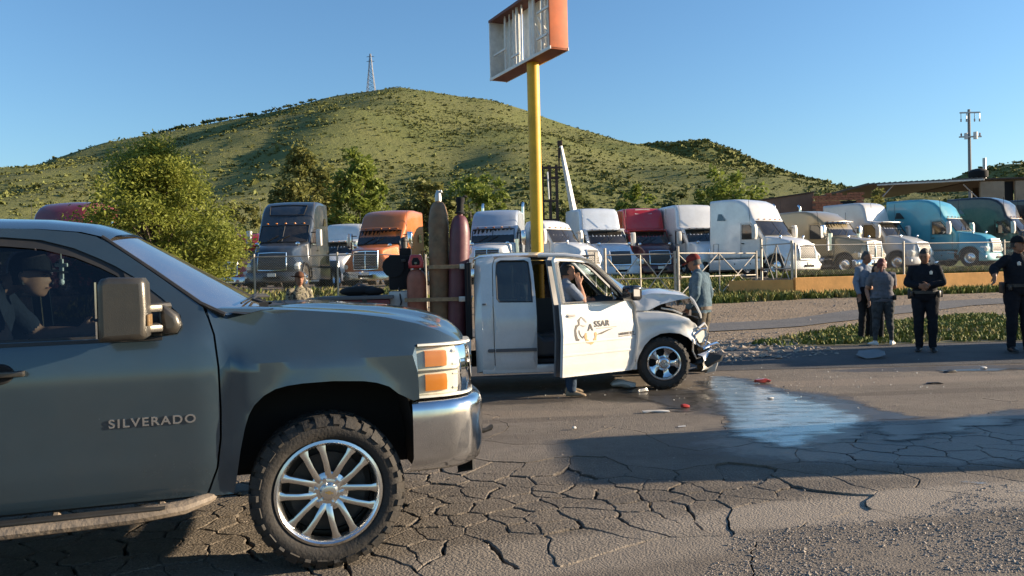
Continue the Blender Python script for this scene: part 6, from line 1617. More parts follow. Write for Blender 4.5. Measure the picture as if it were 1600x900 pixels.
    # fuse to one skin
    me = bpy.data.meshes.new('tmp'); me.from_pydata(mb.v, [], mb.f); bm = bmesh.new(); bm.from_mesh(me); bmesh.ops.recalc_face_normals(bm, faces=bm.faces); bm.to_mesh(me); bm.free()
    o = bpy.data.objects.new('tmp', me); C.objects.link(o)
    md = o.modifiers.new('r', 'REMESH'); md.mode = 'VOXEL'; md.voxel_size = vox
    ms = o.modifiers.new('s', 'SMOOTH'); ms.factor = .5; ms.iterations = 3
    dg = bpy.context.evaluated_depsgraph_get(); dg.update()
    fm = bpy.data.meshes.new_from_object(o.evaluated_get(dg)); bpy.data.objects.remove(o); bpy.data.meshes.remove(me)
    n = len(fm.vertices); co = np.empty(n * 3); fm.vertices.foreach_get('co', co); co = co.reshape(-1, 3)
    best = np.full(n, 1e9); idx = np.zeros(n, int); names = ['skin', 'shirt', 'pants', 'shoe']
    for (p, q, r0, r1, tg) in prim:
        p_, q_ = np.array(p), np.array(q); d = q_ - p_; L2 = max(d @ d, 1e-9); t = np.clip(((co - p_) @ d) / L2, 0, 1)
        dist = np.linalg.norm(co - p_ - t[:, None] * d, axis=1) - (r0 + (r1 - r0) * t)
        k = dist < best; best[k] = dist[k]; idx[k] = names.index(tg)
    # creases in the clothes
    nv = np.empty(n * 3); fm.vertices.foreach_get('normal', nv); nv = nv.reshape(-1, 3)
    sd_ = rng.uniform(0, 50)
    for i in range(n):
        if idx[i] in (1, 2):
            x, y, z = co[i]; w = .0055 * mnoise.noise((x * 13 + sd_, y * 13, z * 22)) + .006 * mnoise.noise((x * 7 + z * 9, y * 7 - z * 5, z * 8 + sd_)) + .003
            co[i] += nv[i] * w
    fm.vertices.foreach_set('co', co.reshape(-1))
    nf = len(fm.polygons); lv = np.empty(len(fm.loops), int); fm.loops.foreach_get('vertex_index', lv); ls = np.empty(nf, int); fm.polygons.foreach_get('loop_start', ls)
    fi = np.max(np.stack([idx[lv[ls]], idx[lv[ls + 1]], idx[lv[ls + 2]]]), axis=0)
    fm.materials.clear()
    for nme in names: fm.materials.append(M[mats[nme]])
    fm.polygons.foreach_set('material_index', fi.astype(int)); fm.polygons.foreach_set('use_smooth', [True] * nf); fm.update()
    T = thing(name, label, 'person', loc, rz, group)
    sc = h / 1.755; T.scale = (sc, sc, sc)
    if mtx is not None: T.matrix_world = mtx @ Matrix.Scale(sc, 4)
    link('body', fm, T)
    # face details
    for s in (-1, 1):
        e = MB(); e.ball(HP(.083, s * .031, .006), (.008, .013, .006), 8, 5); e.build('eye', 'eye_dark', T)
        e = MB(); e.tube([HP(.086, s * .016, .028), HP(.086, s * .034, .034), HP(.074, s * .052, .028)], .0045, 5); e.build('eyebrow', 'hair_black', T)
    e = MB(); e.tube([HP(.089, -.022, -.064), HP(.098, 0, -.063), HP(.089, .022, -.064)], .0035, 5); e.build('mouth', 'lip', T)
    def hair_shell(m, low=-.02, thick=.012, front=.05):
        e = MB(); rg = []
        for i in range(9):
            z = lerp(low, .128, (i / 8) ** .8); q = math.sqrt(max(0, 1 - (max(z, 0) / .135) ** 2.4))
            rg.append([HP(-.008 + (.092 + thick) * q * math.cos(t) * (1 if math.cos(t) < 0 else (.98 if z > front else .15)), (.076 + thick) * q * math.sin(t), z) for t in [2 * math.pi * k / 20 for k in range(20)]])
        e.loft(rg, True, True); e.v = [tuple(Vector(p) + Vector((mnoise.noise(Vector(p) * 30), mnoise.noise(Vector(p) * 33 + Vector((5, 0, 0))), mnoise.noise(Vector(p) * 28))) * .005) for p in e.v]
        return e.build('hair', m, T, sharp=80)
    if hair == 'short': hair_shell('hair_black', -.045, .006, .055)
    elif hair == 'grey': hair_shell('hair_grey', -.045, .005, .06)
    elif hair == 'bun':
        hair_shell('hair_red', -.06, .014, .05); e = MB(); e.ball(HP(-.10, 0, .0), (.05, .055, .05), 12, 8); e.tube([HP(-.10, 0, -.03), HP(-.115, .01, -.10), HP(-.10, .015, -.17)], [.04, .032, .010], 8); e.build('hair_bun', 'hair_red', T)
    elif hair == 'long':
        hair_shell('hair_black', -.06, .013, .05); e = MB(); e.tube([HP(-.06, 0, .03), HP(-.09, 0, -.06), HP(-.085, 0, -.16), HP(-.075, 0, -.22)], [.07, .075, .065, .03], 10, True, (1.2, .6)); e.build('hair_fall', 'hair_black', T)
    if cap:
        kind, cm = cap
        e = MB(); rg = []
        for i in range(7):
            t = i / 6; z = lerp(.030, .142, t); q = math.sqrt(max(.02, 1 - t ** 2.6)); rg.append([HP(-.004 + .107 * q * math.cos(a), .089 * q * math.sin(a), z) for a in [2 * math.pi * k / 20 for k in range(20)]])
        e.loft(rg, True, True); cp = e.build('cap', cm, T, sharp=60)
        e = MB()
        if kind == 'ball':
            top = [HP(.06 + (.125) * math.cos(a) * 1.0, .092 * math.sin(a), .040 - .018 * math.cos(a)) for a in [R(-80 + 160 * k / 10) for k in range(11)]]
            e.loft([[p for p in top], [p + hr @ Vector((0, 0, -.008)) for p in top]], False); inner = [HP(.03, .088 * math.sin(a), .040) for a in [R(-80 + 160 * k / 10) for k in range(11)]]
            e.loft([top, inner], False); e.loft([[p + hr @ Vector((0, 0, -.008)) for p in top], [p + hr @ Vector((0, 0, -.008)) for p in inner]], False)
        else:
            o_ = [HP(.19 * math.cos(a), .165 * math.sin(a), .035 + .025 * math.sin(a) ** 2) for a in [2 * math.pi * k / 24 for k in range(24)]]; i_ = [HP(.09 * math.cos(a), .08 * math.sin(a), .035) for a in [2 * math.pi * k / 24 for k in range(24)]]
            e.loft([o_ + o_[:1], i_ + i_[:1]], False); e.loft([[p - Vector((0, 0, .006)) for p in o_ + o_[:1]], [p - Vector((0, 0, .006)) for p in i_ + i_[:1]]], False)
        e.build('cap_brim', cm, cp)
    T['j'] = 0; del T['j']
    return T, j, HP
def stand_at(px, py):
    d = ray(px, py); y = 8.0
    while y < 40:
        if CAM_H + d.z * y <= ground_z(d.x * y, y): break
        y += .01
    return Vector((d.x * y, y, ground_z(d.x * y, y) + .006))
def belt(T, j, m='leather', z=None, kit=False, B=1.0, belly=0):
    z = z if z is not None else j['pelvis'].z + .045; c = j['pelvis']
    e = MB(); rg = []
    for dz in (-.024, .024): rg.append([Vector((c.x + (.135 * B + (belly if math.sin(t) > 9 else 0)) * math.cos(t) + (belly * .9 * max(0, math.cos(t))), c.y + .172 * B * math.sin(t), z + dz)) for t in [2 * math.pi * k / 28 for k in range(28)]])
    e.loft(rg, True, False); bt = e.build('belt', m, T)
    if kit:
        for (a, s) in ((-95, (.09, .05, .17)), (95, (.07, .05, .12)), (60, (.06, .045, .10)), (-55, (.05, .04, .08))):
            e = MB(); e.box((c.x + (.15 * B + belly * .9 * max(0, math.cos(R(a)))) * math.cos(R(a)), c.y + .195 * B * math.sin(R(a)), z - .03), s, (0, 0, R(a + 90)), .012); e.build('belt_pouch', m, bt)
    return bt
UNI = dict(skin='skin_dark', shirt='uniform', pants='uniform', shoe='shoe_black')
# first policeman: looks down at hands joined in front
p0 = stand_at(1447, 550)
T, j, HP = person('policeman in black uniform looking down with hands joined at his belly', p0, R(-118), UNI,
    dict(head=(.075, .0, 1.605), neck=(.02, 0, 1.47), ell=(.03, .265, 1.16), elr=(.03, -.265, 1.16), wrl=(.235, .055, 1.12), wrr=(.225, -.060, 1.10), handl=(.25, -1, -.05), handr=(.25, 1, 0), anl=(-.01, .10, .09), anr=(-.03, -.10, .09), curl=.7, keep_hand=1), h=1.77, build=1.20, belly=.05, head_turn=(-8, 22), hair='short')
belt(T, j, kit=True, B=1.22, belly=.05)
e = MB(); e.slab([(-.022, -.03), (.022, -.03), (.026, .015), (0, .035), (-.026, .015)], -.004, .004, .002, 1); e.xf(Matrix.Translation((.155, .095, 1.33)) @ Matrix.Rotation(R(-72), 4, 'Z')); e.build('chest_badge', 'badge_silver', T)
e = MB(); e.slab([(-.03, -.035), (.03, -.035), (.03, .03), (0, .045), (-.03, .03)], -.004, .004, .002, 1); e.xf(Matrix.Translation((.0, .262, 1.33)) @ Matrix.Rotation(R(5), 4, 'Z')); e.build('shoulder_patch', 'badge_silver', T)
# second policeman: cap, arm held out from the side
p0 = stand_at(1592, 550)
T, j, HP = person('policeman in cap with arm held out, cut by the right frame edge', p0, R(-88), UNI,
    dict(elr=(.0, -.37, 1.26), wrr=(.17, -.47, 1.16), handr=(.15, -.1, -1), ell=(-.02, .27, 1.14), wrl=(.14, .22, .98), curl=.6, keep_hand=1, anl=(-.01, .14, .09), anr=(.0, -.12, .09)), h=1.93, build=1.20, belly=.04, head_turn=(30, 0), hair='short', cap=('ball', 'cap_black'))
belt(T, j, kit=True, B=1.22, belly=.04)
e = MB(); e.slab([(-.022, -.03), (.022, -.03), (.026, .015), (0, .035), (-.026, .015)], -.004, .004, .002, 1); e.xf(Matrix.Translation((.150, -.08, 1.335)) @ Matrix.Rotation(R(-105), 4, 'Z')); e.build('chest_badge', 'badge_silver', T)
# woman with her back to us
p0 = stand_at(1381, 540)
T, j, HP = person('red-haired woman in grey t-shirt and white shoes seen from behind', p0, R(82), dict(skin='skin', shirt='tee_grey', pants='leggings', shoe='shoe_white', baggy=False),
    dict(ell=(.10, .25, 1.16), elr=(.10, -.25, 1.16), wrl=(.27, .10, 1.13), wrr=(.27, -.10, 1.13), handl=(.3, -1, 0), handr=(.3, 1, 0), keep_hand=1, anl=(-.02, .17, .09), anr=(.0, -.15, .09), knl=(.01, .13, .5), knr=(.02, -.12, .5), toel=(.12, .24, .03), toer=(.12, -.22, .03), head=(.05, 0, 1.60)), h=1.64, build=1.17, female=True, hair='bun', sleeves='short', hem=.06, head_turn=(-15, 5))
e = MB(); e.box((-.10, -.19, .95), (.09, .05, .10), bev=.015); e.build('waist_pouch', 'leather', T)
# man and woman facing her
p0 = stand_at(1353, 531)
T, j, HP = person('tall man in slate blue shirt and dark trousers facing the red-haired woman', p0, R(-62), dict(skin='skin_dark', shirt='shirt_slate', pants='pants_dark', shoe='shoe_black'), dict(wrl=(.12, .24, .90), head=(.05, 0, 1.61), ell=(-.02, .24, 1.14)), h=1.80, build=1.02, hair='grey', head_turn=(15, 8))
p0 = stand_at(1360, 533)
p0 = p0 + Vector((.18, .10, 0))
T, j, HP = person('dark-haired woman half hidden behind the red-haired woman', p0, R(-75), dict(skin='skin', shirt='shirt_grey', pants='pants_dark', shoe='shoe_black'), dict(head=(.05, 0, 1.61)), h=1.56, build=1.0, female=True, hair='long', head_turn=(-5, 8), sleeves='short', hem=.05)
# man in blue shirt and red cap behind the crushed nose
p0 = stand_at(1098, 581)
T, j, HP = person('man in loose blue shirt and red cap behind the crushed pickup nose', p0, R(148), dict(skin='skin_dark', shirt='shirt_blue', pants='work_pants', shoe='shoe_black'), dict(head=(.10, 0, 1.585), neck=(.04, 0, 1.455), chest=(.02, 0, 1.275), wrl=(.13, .24, .92), ell=(-.01, .25, 1.14), elr=(-.04, -.26, 1.13), wrr=(.06, -.26, .90)), h=1.84, build=1.12, belly=.03, hair='grey', cap=('ball', 'cap_red'), hem=.05, head_turn=(5, 16))
belt(T, j, 'belt_brown', z=.93, B=1.13)
# man on the phone in the open doorway
p0 = Vector((.70, 10.33, .006))
T, j, HP = person('man in grey shirt and jeans standing behind the open pickup door', p0, R(12), dict(skin='skin', shirt='shirt_slate', pants='jeans', shoe='shoe_tan'), dict(head=(.03, .02, 1.60), elr=(.16, -.24, 1.20), wrr=(.14, -.13, 1.44), handr=(-.2, .3, 1), wrl=(.30, .20, 1.20), ell=(.06, .25, 1.16), handl=(1, 0, .1), keep_hand=1, anr=(-.02, -.20, .09), toer=(.14, -.26, .03), knr=(.03, -.16, .50), anl=(.05, .10, .09), knl=(.06, .10, .5), toel=(.2, .1, .03)), h=1.74, build=1.06, hair='short', sleeves='short', hem=.03)
# man with a brimmed hat beyond the near pickup
p0 = Vector((-3.72, 14.0, ground_z(-3.72, 14.0) + .006))
T, j, HP = person('man in brown brimmed hat and camouflage shirt behind the near pickup hood', p0, R(-60), dict(skin='skin_dark', shirt='camo', pants='jeans', shoe='shoe_tan'), dict(), h=1.62, hair='short', cap=('brim', 'brim_hat'), sleeves='short')
# seated passenger in the near pickup
bpy.context.view_layer.update()
mt = PICKUP.matrix_world @ Matrix.Translation((-1.62, -.47, .14))
T, j, HP = person('person in dark cap sitting in the near teal pickup cab', (0, 0, 0), 0, dict(skin='skin', shirt='tee_navy', pants='jeans', shoe='shoe_black'),
    dict(pelvis=(-.10, 0, .96), waist=(-.12, 0, 1.08), chest=(-.10, 0, 1.26), neck=(-.05, 0, 1.42), head=(.13, .0, 1.475), shl=(-.08, .19, 1.375), shr=(-.08, -.19, 1.375), hipl=(-.05, .1, .93), hipr=(-.05, -.1, .93), knl=(.38, .13, .95), knr=(.38, -.13, .95), anl=(.46, .13, .55), anr=(.46, -.13, .55), toel=(.62, .13, .5), toer=(.62, -.13, .5), elr=(.06, -.27, 1.14), wrr=(-.02, -.20, 1.33), handr=(-.35, .05, .8), ell=(.1, .26, 1.14), wrl=(.33, .15, 1.16), handl=(1, -.3, .2), keep_hand=1), h=1.755, build=1.05, hair='short', cap=('ball', 'cap_black'), sleeves='short', mtx=mt, head_turn=(-14, 0))
# ================================================================ YARD, SIGN, FENCES, BUILDINGS
mat('sign_yellow', (.64, .37, .012), .5, var=.12, vscale=2, dirt=.3, dirtcol=(.30, .18, .04)); mat('sign_orange', (.52, .12, .03), .55, var=.12, vscale=3, dirt=.2); mat('sign_white', (.74, .73, .68), .5, var=.1, dirt=.3, dirtcol=(.4, .36, .3)); mat('sign_brown', (.14, .05, .035), .7, var=.2)
mat('fence_metal', (.42, .38, .32), .55, .4, var=.2, vscale=8); mat('rust_dark', (.06, .035, .025), .8, var=.3, vscale=6)
mat('wall_orange', (.72, .36, .11), .9, var=.15, vscale=1.5, bump=.4, bscale=14, dirt=.35, dirtcol=(.34, .20, .10))
# pylon sign
nearc = at(860, 75, 24.0); zb = nearc.z
def depth_for(px, py, z):
    d = ray(px, py); return (z - CAM_H) / d.z
leftc = at(766, 126, depth_for(766, 126, zb)); 
wv = Vector((leftc.x - nearc.x, leftc.y - nearc.y, 0)); SL = wv.length; wv.normalize(); tv = Vector((-wv.y, wv.x, 0))
if tv.x < 0: tv = -tv
SH, ST = 2.05, .62
T = thing('pylon_sign', 'gutted orange roadside sign with bare white tubes on a yellow pole', 'sign')
base = nearc + wv * (SL * .40) + tv * (ST / 2)
gzp = ground_z(base.x, base.y); T.location = (base.x, base.y, gzp); T.rotation_euler = (0, 0, math.atan2(wv.y, wv.x))
zz = zb - gzp; x0, x1 = -SL * .40, SL * .60; ysgn = 1 if (Vector((-wv.y, wv.x, 0)).dot(tv) > 0) else -1
b = MB(); b.lathe([(.20, -.15), (.20, zz), (.001, zz)], 20); b.build('pole', 'sign_yellow', T)
b = MB(); b.lathe([(.30, 0), (.30, .04), (.2, .06)], 20); b.build('pole_flange', 'sign_yellow', T)
cab_ = link('sign_cabinet', None, T)
def panel_box(name, c, d, m): b = MB(); b.box(c, d, bev=.01); return b.build(name, m, cab_)
panel_box('bottom_panel', ((x0 + x1) / 2, 0, zz + .03), (SL, ST, .06), 'sign_brown'); panel_box('top_panel', ((x0 + x1) / 2, 0, zz + SH - .03), (SL, ST, .06), 'sign_brown')
panel_box('end_panel', (x0 + .03, 0, zz + SH / 2), (.06, ST + .01, SH + .01), 'sign_orange'); panel_box('end_panel', (x1 - .03, 0, zz + SH / 2), (.06, ST + .01, SH + .01), 'sign_white')
r2 = random.Random(5)
for k in range(19):
    x = lerp(x0 + .2, x1 - .6, k / 18) + r2.uniform(-.08, .08); y = r2.uniform(-.16, .16)
    b = MB(); b.cyl((x, y, zz + .06), (x + r2.uniform(-.04, .04), y, zz + SH - .06), .026 if k % 3 else .045, n=8); b.build('lamp_tube', 'sign_white', cab_)
for (xa, za, xb, zb_) in ((x0 + .9, .35, x0 + 1.7, 1.55), (x0 + .5, .5, x0 + 1.2, 1.3)):
    b = MB(); b.tube([(xa, 0, zz + za), (xb, .05, zz + zb_)], .03, 6); b.build('loose_brace', 'sign_white', cab_)
b = MB(); b.cyl((0, 0, zz), (0, 0, zz + SH - .05), .10, n=12); b.build('centre_post', 'sign_white', cab_)
for (xa, z, l) in ((x1 - 1.0, .85, .9), (x0 + .1, 1.35, .9), (x1 - 2.0, .45, .6), (x0 + .4, .55, .7)):
    b = MB(); b.box((xa + l / 2, -ysgn * .18, zz + z), (l, .05, .06)); b.build('cross_rail', 'sign_white', cab_)
for (xq, wq_) in ((x1 - .42, .72), (x1 - 1.1, .42), (x1 - 1.75, .40), (x0 + 1.75, .50), (x0 + 1.05, .44), (x0 + .38, .50)):
    b = MB(); b.box((xq, ysgn * .22, zz + SH / 2), (wq_, .02, SH - .16)); b.build('remaining_panel', 'sign_white', cab_)
for y in (-ST / 2, ST / 2):
    for z in (.03, SH - .03):
        b = MB(); b.box(((x0 + x1) / 2, y, zz + z), (SL + .02, .03, .09)); b.build('edge_trim', 'sign_white' if z < .1 else 'sign_brown', cab_)

# chain-link fence runs: posts, rail, woven wire
def fence(label, P0, P1, h, npost, lean=0, mesh=True, rail=True, m='fence_metal', sp=.085, barb=False, name='chain_link_fence', zb=None):
    T = thing(name, label, 'fence'); P0 = Vector(P0); P1 = Vector(P1); L = (P1 - P0).length; d = (P1 - P0).normalized()
    T.location = (P0.x, P0.y, 0); T.rotation_euler = (0, 0, math.atan2(d.y, d.x))
    gz = lambda t: (ground_z(P0.x + d.x * t, P0.y + d.y * t + .3) if zb is None else zb)
    for k in range(npost):
        t = L * k / (npost - 1); b = MB(); b.cyl((t, 0, gz(t) - .1), (t, 0, gz(t) + h + .06), .034, n=8); b.ball((t, 0, gz(t) + h + .07), .04, 8, 5); b.build('post', m, T)
    if rail:
        b = MB(); n = 12; b.tube([(L * i / n, 0, gz(L * i / n) + h) for i in range(n + 1)], .024, 6); b.build('top_rail', m, T)
    if mesh:
        vs = []; fs = []; r = .0035
        n = int(L / sp); seg = 5
        for s in (1, -1):
            for i in range(-int(h / sp) - 1, n + 1):
                xa = i * sp if s > 0 else i * sp + h; ta, tb = (xa, xa + s * h)
                pa, pb = (ta, .05), (tb, h)
                # clip to the run
                def cl(p, q):
                    out = []
                    for (a, b2) in ((p, q), (q, p)):
                        x, z = a
                        if x < 0: t = (0 - x) / (b2[0] - x); x, z = 0, z + (b2[1] - z) * t
                        elif x > L: t = (L - x) / (b2[0] - x); x, z = L, z + (b2[1] - z) * t
                        out.append((x, z))
                    return out
                if max(ta, tb) <= 0 or min(ta, tb) >= L: continue
                (xa_, za_), (xb_, zb_) = cl(pa, pb)
                A = Vector((xa_, 0, gz(xa_) + za_)); Bq = Vector((xb_, 0, gz(xb_) + zb_)); o = len(vs)
                for q in (A, Bq): vs += [q + Vector((0, r, r)), q + Vector((0, -r, r)), q + Vector((0, 0, -r))]
                fs += [(o, o + 1, o + 4, o + 3), (o + 1, o + 2, o + 5, o + 4), (o + 2, o, o + 3, o + 5)]
        me = bpy.data.meshes.new('woven_wire'); me.from_pydata([tuple(v) for v in vs], [], fs); me.materials.append(M['galvanised']); w = link('woven_wire', me, T); w['kind'] = 'stuff'
    return T
fence('chain-link fence with pipe posts in front of the navy and orange trucks', (-17.5, 27.4), (-3.2, 28.0), 1.75, 6)
fence('pipe fence with top rail above the low orange wall', (WALL_X + .1, WALL_Y + .16), (34, wall_y(34) + .16), 1.18, 6, sp=.10, zb=1.28)
fence('short chain-link run between yellow sign pole and pipe gate', (-3.0, 28.0), (3.0, 28.6), 1.75, 3)
# pipe gates with crossed braces
def gate(label, px0, px1, Y0, Y1, h, ratio=.5):
    A = at(px0, 430, Y0); B = at(px1, 430, Y1); d = Vector((B.x - A.x, B.y - A.y, 0)); L = d.length; d.normalize()
    T = thing('pipe_gate', label, 'gate', (A.x, A.y, ground_z(A.x, A.y)), math.atan2(d.y, d.x), 'pipe gates of the truck yard')
    for x in (0, L):
        b = MB(); b.cyl((x, 0, -.1), (x, 0, h + (.25 if x == 0 else .1)), .05, n=8); b.build('gate_post', 'fence_metal', T)
    for z in (.12, h * .5, h):
        b = MB(); b.cyl((0, 0, z), (L, 0, z), .026, n=6); b.build('gate_rail', 'fence_metal', T)
    b = MB(); b.cyl((L / 2, 0, .12), (L / 2, 0, h), .026, n=6); b.build('gate_stile', 'fence_metal', T)
    for (xa, za, xb, zb2) in ((0, .12, L / 2, h), (0, h, L / 2, .12), (L / 2, .12, L, h), (L / 2, h, L, .12)):
        b = MB(); b.cyl((xa, .03, za), (xb, .03, zb2), .020, n=6); b.build('gate_brace', 'fence_metal', T)
    b = MB(); b.box((.06, -.03, h * .5), (.05, .08, .16)); b.build('hinge', 'rust_dark', T)
gate('braced pipe gate leaf left of the man in the red cap', 946, 1055, 28.8, 29.2, 1.75)
gate('braced pipe gate leaf right of the man in the red cap', 1060, 1182, 29.2, 32.5, 1.75)
gate('short braced pipe gate leaf in front of the large white truck', 1190, 1238, 32.0, 30.2, 1.9)
# low wall with a return
T = thing('retaining_wall', 'low orange painted wall along the truck yard', 'wall', (WALL_X, WALL_Y, .45), math.atan(.25))
b = MB(); b.slab([(0, -.1), (26, .05), (26, .84), (0, .80)], -.06, .10, .012, 1, sub=1.2); b.build('wall_face', 'wall_orange', T)
b = MB(); b.box((-.9, .85, .28), (2.4, .14, .9), (0, 0, R(-42)), .012); b.build('wall_return', 'wall_orange', T)
# derrick and crane boom between the trucks
T = thing('derrick', 'dark rusty derrick frame rising behind the white truck', 'derrick'); c = at(862, 430, 47); T.location = (c.x, c.y, ground_z(c.x, c.y))
hd = at(862, 258, 47).z - T.location.z
for x in (-.42, .02, .42):
    b = MB(); b.box((x, 0, hd / 2), (.17, .17, hd)); b.build('mast', 'rust_dark', T)
for z, w in ((hd - .15, 1.5), (hd - .75, 1.15), (hd - 2.1, 1.0), (hd - 3.2, 1.1), (hd - 4.4, 1.0)):
    b = MB(); b.box((0, -.02, z), (w, .15, .12)); b.build('crossbar', 'rust_dark', T)
b = MB(); b.tube([(-.1, -.1, hd - .4), (-.05, -.1, hd - 2)], .05, 5); b.build('hydraulic_rod', 'sign_white', T)
T = thing('crane_boom', 'slim pale crane boom leaning above the white trucks', 'crane'); A = at(899, 345, 48); B = at(876, 226, 48); g = ground_z(A.x, A.y)
T.location = (A.x, A.y, g); up = B - A; lo = A - up * ((A.z - g - .9) / up.z)
b = MB(); b.tube([lo - T.location, A - T.location, A.lerp(B, .6) - T.location, B - T.location], [.24, .22, .16, .09], 4); b.build('boom', 'sign_white', T)
b = MB(); q = B - T.location; b.box(q + Vector((-.05, 0, .08)), (.30, .2, .32), bev=.04); b.box(q + Vector((-.10, 0, -.5)), (.14, .14, .6)); b.cyl(q + Vector((-.12, 0, -.8)), q + Vector((-.12, 0, -1.6)), .05, n=6); b.build('boom_head', 'rust_dark', T)
b = MB(); b.box((lo - T.location) + Vector((0, 0, -.45)), (1.0, 1.0, .9), bev=.05); b.build('boom_base', 'dark_steel', T)
# roof-top lamp pole between trucks
# ---------------------------------------------------------------- buildings
mat('brick_raw', (.34, .13, .07), .9, var=.2, vscale=3, bump=.6, bscale=12); mat('shed_dark', (.055, .042, .035), .85, var=.25, vscale=2); mat('shed_tan', (.30, .24, .17), .9, var=.15, vscale=1.2, dirt=.3); mat('roof_tin', (.085, .072, .062), .6, .0, var=.2, vscale=1.5); mat('block_brown', (.15, .095, .07), .85, var=.15, vscale=1.5, bump=.3, bscale=8)
def anchor(px, Y): c = at(px, 430, Y); return Vector((c.x, c.y, ground_z(c.x, c.y)))
a = anchor(1232, 60); T = thing('storehouse', 'dark brown blank wall with sloping top behind the gold truck', 'building', a, R(0))
hl_, hr_ = at(1180, 315, 60).z - a.z, at(1274, 295, 57).z - a.z
b = MB(); b.slab([(-2.5, -.2), (1.95, -.2), (1.95, hr_), (-2.5, hl_)], -.15, .15, .01, 1); b.build('wall', 'block_brown', T)
b = MB(); b.slab([(-2.55, hl_), (2.0, hr_ + .02), (2.0, hr_ + .10), (-2.55, hl_ + .08)], -.25, .2, .01, 1); b.build('coping', 'shed_dark', T)
b = MB(); b.slab([(-2.5, hl_ * .62), (1.95, hr_ * .66), (1.95, hr_ * .66 + .08), (-2.5, hl_ * .62 + .08)], -.19, -.14, .005, 1); b.build('string_course', 'shed_dark', T)
a = anchor(1312, 59); T = thing('brick_building', 'unfinished red brick walls behind the gold and silver trucks', 'building', a)
hb = at(1312, 300, 59).z - a.z
# real courses: rows of brick with uneven top
rb = random.Random(9); wdt = 3.8; bh, bl = .19, .40
rows = int(hb / bh)
for r_ in range(max(0, rows - 9), rows):
    for k in range(int(wdt / bl)):
        x = -wdt / 2 + k * bl + (r_ % 2) * bl / 2 + bl / 2
        if r_ == rows - 1 and rb.random() < .35: continue
        if rows - 5 <= r_ <= rows - 4 and .2 < x < 1.3: continue
        b = MB(); b.box((x, rb.uniform(-.015, .01), r_ * bh + bh / 2), (bl - .03, .2, bh - .025)); b.build('brick', 'brick_raw', T, sharp=0, recalc=False)
b = MB(); b.box((0, .06, rows * bh / 2 - .3), (wdt - .1, .2, rows * bh - .62)); b.build('wall_core', 'block_brown', T)
b = MB(); b.box((.75, 0, (rows - 4) * bh), (1.2, .1, .3)); b.build('opening', 'matte_black', T)
# long open shed at the right
a = anchor(1500, 66); T = thing('open_shed', 'long open shed with tin roof on posts behind the teal and black trucks', 'shed', a)
zl, zr, zq = at(1352, 291, 66).z - a.z, at(1522, 279, 64).z - a.z, at(1700, 276, 64).z - a.z
X = lambda px: at(px, 430, 66).x - a.x
def roofslab(name, xa, xb, za, zb2, ya, yb, th, m):
    b = MB(); b.slab([(xa, za), (xb, zb2), (xb, zb2 + th), (xa, za + th)], ya, yb, .01, 1); return b.build(name, m, T)
rf = roofslab('roof', X(1350), X(1525), zl, zr + .05, -1.2, 9, .10, 'roof_tin')
for k in range(22):
    xa = lerp(X(1350), X(1525), k / 21); z = lerp(zl, zr + .05, k / 21); b = MB(); b.box((xa, 3.9, z + .125), (.06, 10.2, .05)); b.build('roof_rib', 'roof_tin', rf)
roofslab('fascia', X(1362), X(1526), zl - .12, zr - .08, -1.3, -1.18, .13, 'galvanised')
for px in (1366, 1440, 1520):
    b = MB(); b.box((X(px), -1.0, 1.9), (.14, .14, 3.9 + (px - 1366) * .003)); b.build('post', 'dark_steel', T)
for (pa, za, pb, zb2) in ((1372, zl - 1.0, 1390, zl + .0), (1496, zr - .35, 1518, zr - 1.5)):
    b = MB(); b.tube([(X(pa), -1.05, za), (X(pb), -1.05, zb2)], .05, 5); b.build('knee_brace', 'galvanised', T)
b = MB(); b.box(((X(1350) + X(1525)) / 2, 8.6, 2.2), (X(1525) - X(1350), .15, 4.6)); b.build('back_wall', 'shed_dark', T)
for (pa, pb, m_) in ((1523, 1560, 'shed_tan'), (1577, 1720, 'shed_tan')):
    b = MB(); b.box(((X(pa) + X(pb)) / 2, -.9, zr / 2 - .1), (X(pb) - X(pa), .2, zr - .1)); b.build('wall', m_, T)
b = MB(); b.box((X(1568), -.6, zr / 2), (1.0, .1, zr - .3)); b.build('doorway', 'matte_black', T)
roofslab('roof', X(1521), X(1725), zr - .02, zr + .04, -1.15, 9, .12, 'shed_dark')
roofslab('roof', X(1425), X(1530), zr + .02, zr + .14, 9.2, 15, .10, 'roof_tin')
a = anchor(1531, 72); T = thing('water_tank', 'round dark water tank on the shed roof', 'tank', a); zt = at(1531, 276, 72).z - a.z
b = MB(); b.lathe([(.001, zt - .1), (.75, zt - .1), (.80, zt), (.80, zt + .45), (.55, zt + .65), (.2, zt + .72), (.001, zt + .72)], 20); b.build('tank_shell', 'matte_black', T)
b = MB(); b.lathe([(.5, 0), (.5, zt - .1)], 10); b.build('tank_stand', 'shed_dark', T)
a = anchor(1541, 74); b = MB(); b.cyl((0, 0, 0), (0, 0, at(1541, 247, 74).z - a.z), .16, n=8); b.box((0, 0, .1), (.5, .5, .2)); o = b.build('concrete_post', 'galvanised'); o.location = a; tag(o, 'short plain post beside the dark water tank', 'post')
mat('pole_grey', (.22, .21, .20), .8)
